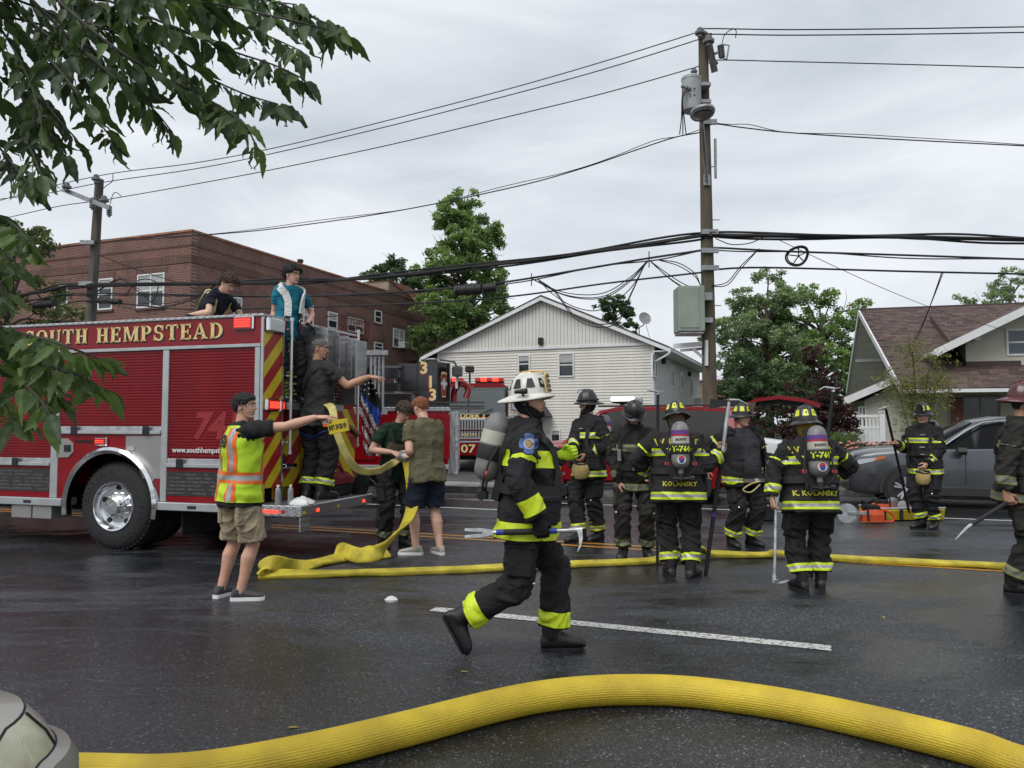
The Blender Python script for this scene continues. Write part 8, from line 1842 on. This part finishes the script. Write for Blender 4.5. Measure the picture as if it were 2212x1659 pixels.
def fork_bar(label,a,b,side,wrap=True,r=.013):
 """forcing bar: fork at a, adze and pick at b"""
 a,b,side=Vector(a),Vector(b),Vector(side).normalized();d=(b-a).normalized();side=(side-d*side.dot(d)).normalized();t=tool('forcing_bar',label,group='forcing bars');nn=d.cross(side)
 L=(b-a).length;MB().tube([a+d*.16,b-d*.07],r,10).build('shaft',m_tool,t)
 if wrap:MB().tube([a+d*(L*.33),a+d*(L*.72)],r*1.5,10).build('grip',m_strap,t)
 if wrap:
  for f in(.30,.75):MB().tube([a+d*(L*f-.025),a+d*(L*f+.025)],r*1.45,10).build('tape',m_blue,t)
 fk=MB();fk.loft([[a+d*x+side*(y0*w)+nn*(z*.011*q)for y0,z in((-1,-1),(1,-1),(1,1),(-1,1))]for x,w,q in((.11,.028,1.3),(.18,.016,1.3))])
 for s_ in(-1,1):fk.loft([[a+d*x+side*(s_*o+y0*w)+nn*(z*tk+bend)for y0,z in((-1,-1),(1,-1),(1,1),(-1,1))]for x,o,w,tk,bend in((.115,.017,.012,.012,0),(.06,.019,.011,.009,-.004),(.0,.022,.008,.003,-.016))])
 fk.build('fork',m_tool,t)
 hd=MB();hd.tube([b-d*.08,b],r*1.5,10);hd.loft([[b+d*(x0-.02)+side*y+nn*w_+d*dx for w_,dx in((-w,-th_),(w,-th_),(w,th_),(-w,th_))]for y,w,th_,x0 in((-.005,.018,.018,0),(.05,.022,.012,.008),(.10,.027,.006,.0),(.135,.028,.002,-.018))])
 hd.tube([b-d*.02,b-d*.018+nn*.05,b-d*.03+nn*.10,b-d*.06+nn*.145],[.016,.013,.009,.002],8);hd.build('adze_and_pick',m_tool,t)
 reloc(t,a);return t
hw=lambda k,s_:H_[k].root.location+rotz(getattr(H_[k],'hand'+s_),H_[k].heading)
hp=hw('chief','R');dR=(D(1258,1136,4.95)-D(1004,1143,4.95)).normalized()
f_=(hp.x-D(1004,1143,4.95).x);fork_bar('bright forcing bar with blue tape carried level by the chief',hp-dR*f_,hp+dR*(D(1258,1136,4.95).x-hp.x),(0,-.25,-1))
hp=hw('short','L');lo_=Vector((hp.x-.07,hp.y-.12,.10));dd=(hp-lo_).normalized();fork_bar('worn steel forcing bar hanging from the hand of the yellow hooded person',hp+dd*.22,lo_,(1,.2,0),False,.014)
hp=hw('broad','R');g0=G(1524,1244);dd=(hp-g0).normalized()
def hook(label,a,b,side,r=.017,head=True):
 a,b=Vector(a),Vector(b);t=tool('pike_pole',label,group='long hooks');MB().tube([a,a.lerp(b,.3),b],r,10).build('pole',m_strap,t);d=(b-a).normalized();side=Vector(side)
 MB().tube([a+d*.0,a+d*.05],r*.6,8).lathe([(.004,-.02),(r*1.1,.03)],8,a,d).build('tip',m_blackmetal,t);MB().tube([a.lerp(b,.42),a.lerp(b,.45)],r*1.08,10).build('tape',m_purple,t)
 if head:MB().tube([b,b+d*.03,b+d*.035+side*.10,b+d*.0+side*.15],[r,r*.9,r*.55,.003],8).obox(b+d*.03,b+d*.045-side*.06,.03,.008).build('hook_head',m_tool,t)
 reloc(t,a);return t
hook('black padded pole planted beside the person with purple banded cylinder',g0,g0+dd*((hp-g0).length+.10),(1,0,0),.022,False)
tt=Vector((hp.x+.06,hp.y-.02,D(1585,868,7.8).z));ax_=tool('sledge_axe','silver handled axe raised beside the upright black padded pole');hb=hp+Vector((-.02,-.05,-.06));MB().tube([hb,tt],.019,10).build('handle',m_tool,ax_);dd2=(tt-hb).normalized()
MB().loft([[tt+dd2*(z*k)+Vector((x,y,0))for z,y in((-.045,-.012),(.02,-.012),(.02,.012),(-.045,.012))]for x,k in((.10,.6),(.03,.8),(-.03,.9),(-.15,1.4),(-.19,1.7))]).build('axe_head',m_blackmetal,ax_);MB().tube([tt+dd2*.02,tt+dd2*.03+Vector((.1,0,-.01)),tt+dd2*.0+Vector((.2,0,-.03))],[.016,.012,.004],8).build('pick',m_tool,ax_);reloc(ax_,hb)
hook('black vertical hook in front of the person with bowed head',G(1420,1222),D(1421,852,8.35),(-1,-.1,.1),.016)
hp=hw('car','R');g0=G(1968,1124);dd=(hp-g0).normalized();hook('tall black hook held by the person at the crossover',g0,g0+dd*((hp-g0).length*1.38),(-.9,0,-.3),.018)
hp=hw('short','R');hook('black hook rising behind the yellow hooded person',Vector((hp.x-.02,hp.y+.25,.02)),D(1800,846,hp.y+.05),(-.95,0,.1),.018)
hp=hw('edge','R');pt_=D(2064,1166,6.75);pb_=tool('pry_axe','curved steel pry bar in the hand of the person at right edge');dd=(hp-pt_).normalized();e_=hp+dd*.22
MB().tube(catmull([pt_,pt_+dd*.14+Vector((0,0,.03)),pt_+dd*.22+Vector((0,0,.03))],4),[.004,.008,.011,.013,.014,.014,.015,.015,.015],8).build('blade',m_tool,pb_);MB().tube([pt_+dd*.2+Vector((0,0,.03)),hp],.018,10).build('grip',m_strap,pb_);MB().tube([hp,e_,e_+Vector((.10,0,-.06))],[.016,.014,.004],8).build('pick',m_tool,pb_);reloc(pb_,pt_)
def mask(c,k,label,s=1.):
 p=hw(c,k)+Vector((0,-.02,-.14));t=thing('face_mask',label,'mask',p)
 MB().loft([[Vector((math.cos(a)*.085*w*s*(1+.12*nz((a,z*9,3))),math.sin(a)*.07*w*s,z*s))for a in[j/16*6.283 for j in range(16)]]for z,w in((-.10,.35),(-.085,.75),(-.04,1.05),(.02,1.1),(.06,.95),(.07,.8))]).build('bag',m_mask,t)
 MB().tube([Vector((math.cos(a)*.08*s,math.sin(a)*.06*s,.07*s+.02*math.cos(2*a)))for a in np.linspace(0,6.283,18)],.014,6,caps=False).build('seal',m_rubber,t);MB().tube([Vector((-.06,0,.07)),Vector((-.02,0,.15)),Vector((.05,0,.08))],.008,6).build('strap',m_strap,t)
mask('left','L','tan face mask bag held by the left facing person',1.25);mask('car','L','dark tan mask held by the person at the crossover',1.1)
def hose_mat(name,c,n_ribs):
 m=M(name,c,.6,var=.22,vscale=7,col2=(c[0]*.62,c[1]*.55,c[2]*.35));return m
m_hy=M('hose_yellow',(.62,.46,.030),.6,var=.3,vscale=3.2,col2=(.44,.31,.020),bump=.5,bscale=70,detail=9);m_hf=M('hose_yellow_flat',(.46,.38,.03),.7,var=.28,vscale=6,bump=.4,bscale=50);m_hp_=M('hose_pale',(.46,.40,.14),.75,var=.2,vscale=8,bump=.3,bscale=50)
TOPB=[(156,1631,1712),(342,1633,1715),(488,1618,1700),(683,1579,1663),(879,1535,1612),(1080,1487,1557),(1208,1464,1534),(1336,1458,1522),(1489,1462,1526),(1694,1487,1556),(1898,1528,1600),(2103,1579,1651),(2240,1622,1700)]
r0=.078;cpts=[G(x,(a+b)/2,r0)for x,a,b in TOPB];cpts=[cpts[0]+Vector((-1.2,-.12,0)),cpts[0]+Vector((-.5,-.02,0))]+cpts+[cpts[-1]+Vector((.5,-.28,0)),cpts[-1]+Vector((1.4,-.8,0))]
C=catmull(cpts,14);rings=[];NS=120
for i,p in enumerate(C):
 t=(C[min(i+1,len(C)-1)]-C[max(0,i-1)]).normalized();nn=Vector((0,0,1));bb_=t.cross(nn).normalized()
 rings.append([p+(nn*math.sin(a)+bb_*math.cos(a))*(r0+(.0021 if k%3 else-.0012))for k,a in enumerate([j/NS*6.28318 for j in range(NS)])])
tag(MB().loft(rings).build('supply_hose',m_hy,ang=180),'thick charged yellow supply hose curving across the foreground','hose')
def ribbon(name,label,pts,w,th_,mat,norm=None,grp=None,n=6):
 """soft hose: pts = [(point, width direction)]"""
 C=catmull([p for p,_ in pts],n);Wd=catmull([Vector(q)for _,q in pts],n);rings=[];sh=[(-1,0),(-.92,.8),(-.5,1),(0,.9),(.5,1),(.92,.8),(1,0),(.92,-.8),(.5,-1),(0,-.9),(-.5,-1),(-.92,-.8)]
 for i,p in enumerate(C):
  t=(C[min(i+1,len(C)-1)]-C[max(0,i-1)]).normalized();wd=Wd[i];wd=(wd-t*wd.dot(t)).normalized();nn=t.cross(wd)
  k=1+.25*nz((i*.21,2.,1.));rings.append([p+wd*(x*w/2)+nn*(y*th_/2*k)+Vector((0,0,.006*nz((i*.3,x,5.))))for x,y in sh])
 return tag(MB().loft(rings).build(name,mat,ang=60),label,'hose',grp)
ga=lambda x,y,z=.035:G(x,y,z);hz_=(.25,.95,.1)
ribbon('flat_hose','flat yellow hose lying along the centre line',[(ga(562,1240),(.1,.9,.5)),(ga(700,1239),hz_),(ga(880,1234),hz_),(ga(1080,1226),hz_),(ga(1240,1218),hz_),(ga(1390,1212),hz_),(ga(1440,1205,.05),hz_),(ga(1496,1205,.04),hz_),(ga(1510,1189,.10),(.1,.9,-.4)),(ga(1540,1196,.05),hz_),(ga(1650,1198),hz_),(ga(1680,1194,.06),hz_),(ga(1820,1206),hz_),(ga(2000,1214),hz_),(ga(2230,1226),hz_),(ga(2420,1238),hz_)],.15,.046,m_hf,grp='yellow attack hose')
ribbon('folded_hose','folded yellow hose fold rising at the left turn',[(ga(566,1243,.03),(.3,.8,.3)),(ga(572,1222,.12),(-.3,.5,.8)),(ga(596,1216,.14),(.5,.5,.7)),(ga(640,1224,.05),(.3,.9,.3)),(ga(700,1212,.05),hz_),(ga(760,1200,.06),(.2,.9,.4)),(ga(800,1192,.10),(.2,.6,.8)),(ga(838,1196,.05),hz_)],.15,.04,m_hf,grp='yellow attack hose')
hd_=hw('hose','R')*.5+hw('olive','L')*.5
ribbon('folded_hose','yellow hose hanging from the two people to the ground',[(hd_+Vector((.05,0,.05)),(.8,.1,.5)),(hd_+Vector((.10,-.05,-.2)),(.9,-.3,0)),(D(892,1080,9.2),(.9,-.3,.1)),(D(880,1125,8.9),(.8,-.5,.3)),(D(850,1160,8.6),(.5,-.4,.8)),(D(818,1192,8.35),(.3,.3,.9)),(D(778,1200,8.45),(-.1,.6,.8)),(ga(735,1188,.12),(.0,.5,.9)),(ga(722,1200,.05),(.2,.9,.3))],.17,.03,m_hf,grp='yellow attack hose')
ribbon('pale_hose','pale yellow hose running from the hose bed to the two people',[(RPt:=(Vector((EO.x,EO.y,0))+EX*2.2+EY*1.12+Vector((0,0,1.80))),(.4,-.3,.1)),(D(716,880,9.0),(.9,-.2,.2)),(D(728,935,8.9),(.9,-.2,.3)),(D(752,990,8.95),(.8,-.2,.6)),(D(778,1016,9.05),(.2,-.3,.9)),(D(815,1017,9.2),(0,-.4,.9)),(D(850,1000,9.4),(.2,.3,.9)),(hd_,(.3,.3,.8))],.092,.020,m_hp_)
cpl=thing('hose_coupling','silver hose coupling gripped by the two people','coupling',hd_);MB().lathe([(.045,-.07),(.055,-.06),(.055,-.01),(.062,0),(.062,.05),(.05,.06),(.05,.09)],18,(0,0,0),(.9,.2,-.3)).build('collar',m_galv,cpl)
for k,lab in enumerate(('black hose lying nearest along the far parking lane','black hose lying behind the nearest black hose')):tag(MB().tube(catmull([R(4.5+j*2.2,15.35+.38*k+.05*math.sin(j*2+k),.05)for j in range(6)],5),.05,8).build('black_hose',m_rubber),lab,'hose')
def EP(x,y,z):return Vector((EO.x,EO.y,0))+EX*x+EY*y+Vector((0,0,z))
bg=thing('tool_bag','black and red tool bag on the tail board','bag',EP(2.33,1.22,ZB),EANG);m_bagr=fab('bag_red',(.16,.016,.022));m_bagk=fab('bag_black',(.016,.016,.017))
MB().box((-.16,-.28,0),(.16,.28,.16),.04).build('base',m_bagk,bg);MB().loft([[(x,y,z)for x,y in((-w,-.27),(w,-.27),(w,.27),(-w,.27))]for w,z in((.155,.161),(.14,.24),(.06,.30))]).build('top',m_bagr,bg,ang=20);MB().tube(catmull([(.1,-.15,.2),(.04,-.1,.36),(.04,.1,.36),(.1,.15,.2)],4),.014,6).build('handle',m_bagk,bg)
m_pet=M('bottle_plastic',(.42,.45,.47),.12,spec=.5,trans=.55)
for k,(x,y,lab)in enumerate(((2.30,.06,'left clear water bottle on the tail board edge'),(2.42,.13,'right clear water bottle beside the white rag'))):
 b=thing('water_bottle',lab,'bottle',EP(x,y,ZB));MB().lathe([(0,0),(.032,.002),(.034,.02),(.032,.05),(.034,.08),(.032,.11),(.034,.14),(.028,.18),(.013,.20),(.013,.21)],16).build('bottle_body',m_pet,b);MB().lathe([(.0155,.205),(.0155,.225),(0,.226)],12).build('cap',m_white,b)
rg_=MB();rg_.loft([[Vector((math.cos(a)*w*(1+.35*nz((math.cos(a)*2,math.sin(a)*2,z*20))),math.sin(a)*w*.8*(1+.35*nz((math.cos(a)*2,5,math.sin(a)*2))),z+.02*nz((a*2,z*30,1))))for a in[j/20*6.283 for j in range(20)]]for z,w in((0,.15),(.03,.14),(.06,.09),(.08,.05),(.085,.01))]);o=rg_.build('rag',m_tow);o.location=EP(2.50,.22,ZB);tag(o,'crumpled white rag on the tail board corner','rag')
lt_=MB();lt_.loft([[Vector((math.cos(a)*w*(1+.4*nz((a,z*20,2))),math.sin(a)*w*.6,z))for a in[j/12*6.283 for j in range(12)]]for z,w in((0,.05),(.02,.06),(.04,.04),(.05,.01))]);o=lt_.build('litter',m_tow);o.location=G(846,1300);tag(o,'small crumpled white wrapper on the wet road','litter')
hn=thing('harness_pack','black harness pack with dangling straps at the tail board end','harness',EP(2.5,1.62,ZB));MB().loft([[Vector((x+math.cos(a)*.11*w,y+math.sin(a)*.16*w,z))for a in[j/14*6.283 for j in range(14)]]for x,y,z,w in((0,0,0,.9),(.01,.02,.12,1.1),(.05,.03,.24,.8),(.07,.05,.30,.3))]).build('pad',m_bagk,hn)
for k in range(3):MB().tube(catmull([(.06,.0+k*.05,.22),(.20,.02+k*.04,.12),(.24+.02*k,.05*k,-.15),(.22,.06*k,-.38-.06*k)],5),.022,6,flat=.3).build('strap',m_strap,hn)
gr=thing('guide_line_bag','yellow guide line pouch with black letters in front of the tail board','pouch',D(731,921,8.5));MB().loft([[Vector((math.cos(a)*.115,math.sin(a)*.07,z))for a in[j/24*6.283 for j in range(24)]]for z in(-.07,.07)]).build('pouch_body',m_chy,gr)
text('pouch_lettering','GUIDE LINE',.075,m_ink,gr,(0,0,0),(0,0,0),.0008,bold=.003,res=1,warp=lambda q:Vector((-math.sin(q.x*6.)*.117*-1,-math.cos(q.x*6.)*.0725-q.z,q.y))if False else Vector((-math.sin(q.x*5.)*.117,-math.cos(q.x*5.)*.0725-q.z,-q.y)))
gr.rotation_euler=(0,rad(-12),0)
fl=thing('flag','black and white flag with blue and red stripes hung at the engine rear','flag',EP(XR+.12,EW-.26,1.05));m_fk,m_fw,m_fr,m_fb=fab('flag_black',(.015,.015,.017)),fab('flag_white',(.5,.5,.5)),fab('flag_red',(.22,.02,.03)),fab('flag_blue',(.02,.05,.25))
NU,NV=14,30;F0,F1=D(798,790,9.9),D(800,992,9.9)
def fpt(u,v):
 x0,x1=796-24*math.sin(min(1,v*1.8)*1.6)*(1-.6*v),800+24*min(1,v*2.6)+4*math.sin(v*7);px=x0+(x1-x0)*u;return D(px,790+195*v+26*u*(1-v),9.85+.05*math.sin(u*11+v*3)+.03*math.sin(u*5-v*8))-Vector(fl.location)
cells={}
for j in range(NV):
 for i in range(NU):
  u,v=i/NU,j/NV;sidx=int((v*1.55-u*.62+.35)*7.5);mt=m_fk if v-u*.12<.30 else(m_fb if v-u*.35<.36-.1+.06 else(m_fw,m_fr)[sidx%2]);mb=cells.setdefault(mt.name,(MB(),mt))[0];mb.quad(fpt(u,v),fpt(u+1/NU,v),fpt(u+1/NU,v+1/NV),fpt(u,v+1/NV))
for nm,(mb,mt)in cells.items():
 me_=mb.mesh('stripe_cloth',mt);bm=bmesh.new();bm.from_mesh(me_);bmesh.ops.remove_doubles(bm,verts=bm.verts,dist=.001);bm.to_mesh(me_);bm.free();me_.shade_smooth();link('stripe_cloth',me_,fl)
for k in range(14):u,v=.15+.25*(k%4),.06+.065*(k//4)+.02*(k%2);p=fpt(u,v)+Vector((0,-.02,0));MB().add([p+Vector((math.cos(a)*rr_,0,math.sin(a)*rr_))for a,rr_ in[(1.5708+q*.6283,.016 if q%2==0 else .006)for q in range(10)]],[tuple(range(10))]).build('star',m_fw,fl,smooth=False)
m_sawo=M('saw_orange',(.55,.075,.02),.4,var=.12,vscale=10);bs=thing('basket_stretcher','yellow basket stretcher loaded with tools on the road','stretcher',G(1872,1122),rad(3));LS=1.15
m_bky=M('stretcher_yellow',(.52,.38,.02),.45,var=.1)
MB().loft([[(x,y*w,z)for y,z in((-.26,.19),(-.28,.17),(-.24,.02),(-.12,.0),(.12,.0),(.24,.02),(.28,.17),(.26,.19),(.22,.05),(-.22,.05))]for x,w in((0,.8),(.1,.95),(LS*.5,1),(LS,.95))],caps=True).build('tray',m_bky,bs);MB().tube([(0,-.25,.20),(LS,-.28,.21)],.014,6).tube([(0,.25,.20),(LS,.28,.21)],.014,6).build('rail',m_alu,bs)
for k in range(4):x=.12+k*.28;MB().box((x,-.30,.03),(x+.05,-.255,.19),.01).build('strap_loop',m_strap,bs)
def saw(label,loc,rz,s=1.,tilt=0.):
 t=thing('power_saw',label,'saw',loc,rz,'power saws');X_=lambda*p:Vector(p)*s
 MB().loft([[X_(x,y,z)for y,z in((-.10,.03),(.10,.03),(.11,.14),(.08,.22*k),(-.08,.22*k),(-.11,.14))]for x,k in((-.02,.85),(.06,1.),(.20,1.1),(.30,.9))]).build('engine_housing',m_sawo,t,ang=20);MB().box(X_(.0,-.09,.2),X_(.26,.09,.29),.03).build('air_filter_cover',m_bagk,t)
 MB().tube(catmull([X_(.28,0,.22),X_(.44,0,.16),X_(.46,0,.04),X_(.28,0,.03)],5),.018*s,8).build('rear_handle',m_sawo,t);MB().tube(catmull([X_(.06,-.13,.05),X_(.04,-.14,.30),X_(.04,.10,.33),X_(.06,.13,.1)],5),.013*s,8).build('front_handle',m_bagk,t)
 MB().lathe([(0,-.006),(.15*s,-.006),(.15*s,.006),(0,.006)],28,X_(-.24,-.09,.16),(0,1,0)).build('cutting_disc',m_alu,t);MB().box(X_(-.24,-.115,.13),X_(.05,-.09,.19),.01).build('arm',m_galv,t);MB().lathe([(.155*s,-.03),(.165*s,-.03),(.165*s,.03),(.155*s,.03)],18,X_(-.24,-.09,.16),(0,1,0),a0=.3,a1=3.4).build('disc_guard',m_galv,t)
saw('orange cutting saw standing left of the basket stretcher',G(1862,1130),rad(-8),1.0);saw('orange chain saw lying in the basket stretcher',Vector(bs.location)+rotz((.35,.02,.06),rad(3)),rad(200),.9);saw('red saw at the far end of the stretcher',Vector(bs.location)+rotz((.72,.03,.06),rad(3)),rad(20),.8)
sp_=thing('spare_air_pack','spare air pack with lime bands on the road behind the person with open coat','air pack',G(1640,1125));MB().lathe([(0,0),(.07,.0),(.085,.05),(.085,.40),(.06,.46),(0,.48)],18,(-.1,0,.1),(.35,.1,.9)).build('cylinder',m_cyl,sp_);MB().box((-.02,-.12,.0),(.22,.1,.34),.03).build('back_frame',m_bagk,sp_)
for z in(.07,.12):MB().box((-.16,-.13,z),(-.02,-.121,z+.03)).build('lime_band',m_lime,sp_,smooth=False)
for k,(x,y,lab)in enumerate(((622,1572,'small fallen yellow leaf on the road above the thick hose'),(1010,1452,'small brown fallen leaf behind the walking boots'),(1905,1330,'small fallen leaf right of the white lane dash'))):
 o=link('fallen_leaf',LFM[k][2].copy(),None,G(x,y,.006));o.scale=(.07,.07,.03);o.rotation_euler=(0,0,k*2.1+.4);o.data.materials[0]=M('dry_leaf',(.26,.19,.05),.7,var=.3);tag(o,lab,'leaf','fallen leaves')
bpy.data.scenes.remove(TMP)
for o in bpy.data.objects:
 if '_t' in o:del o['_t']
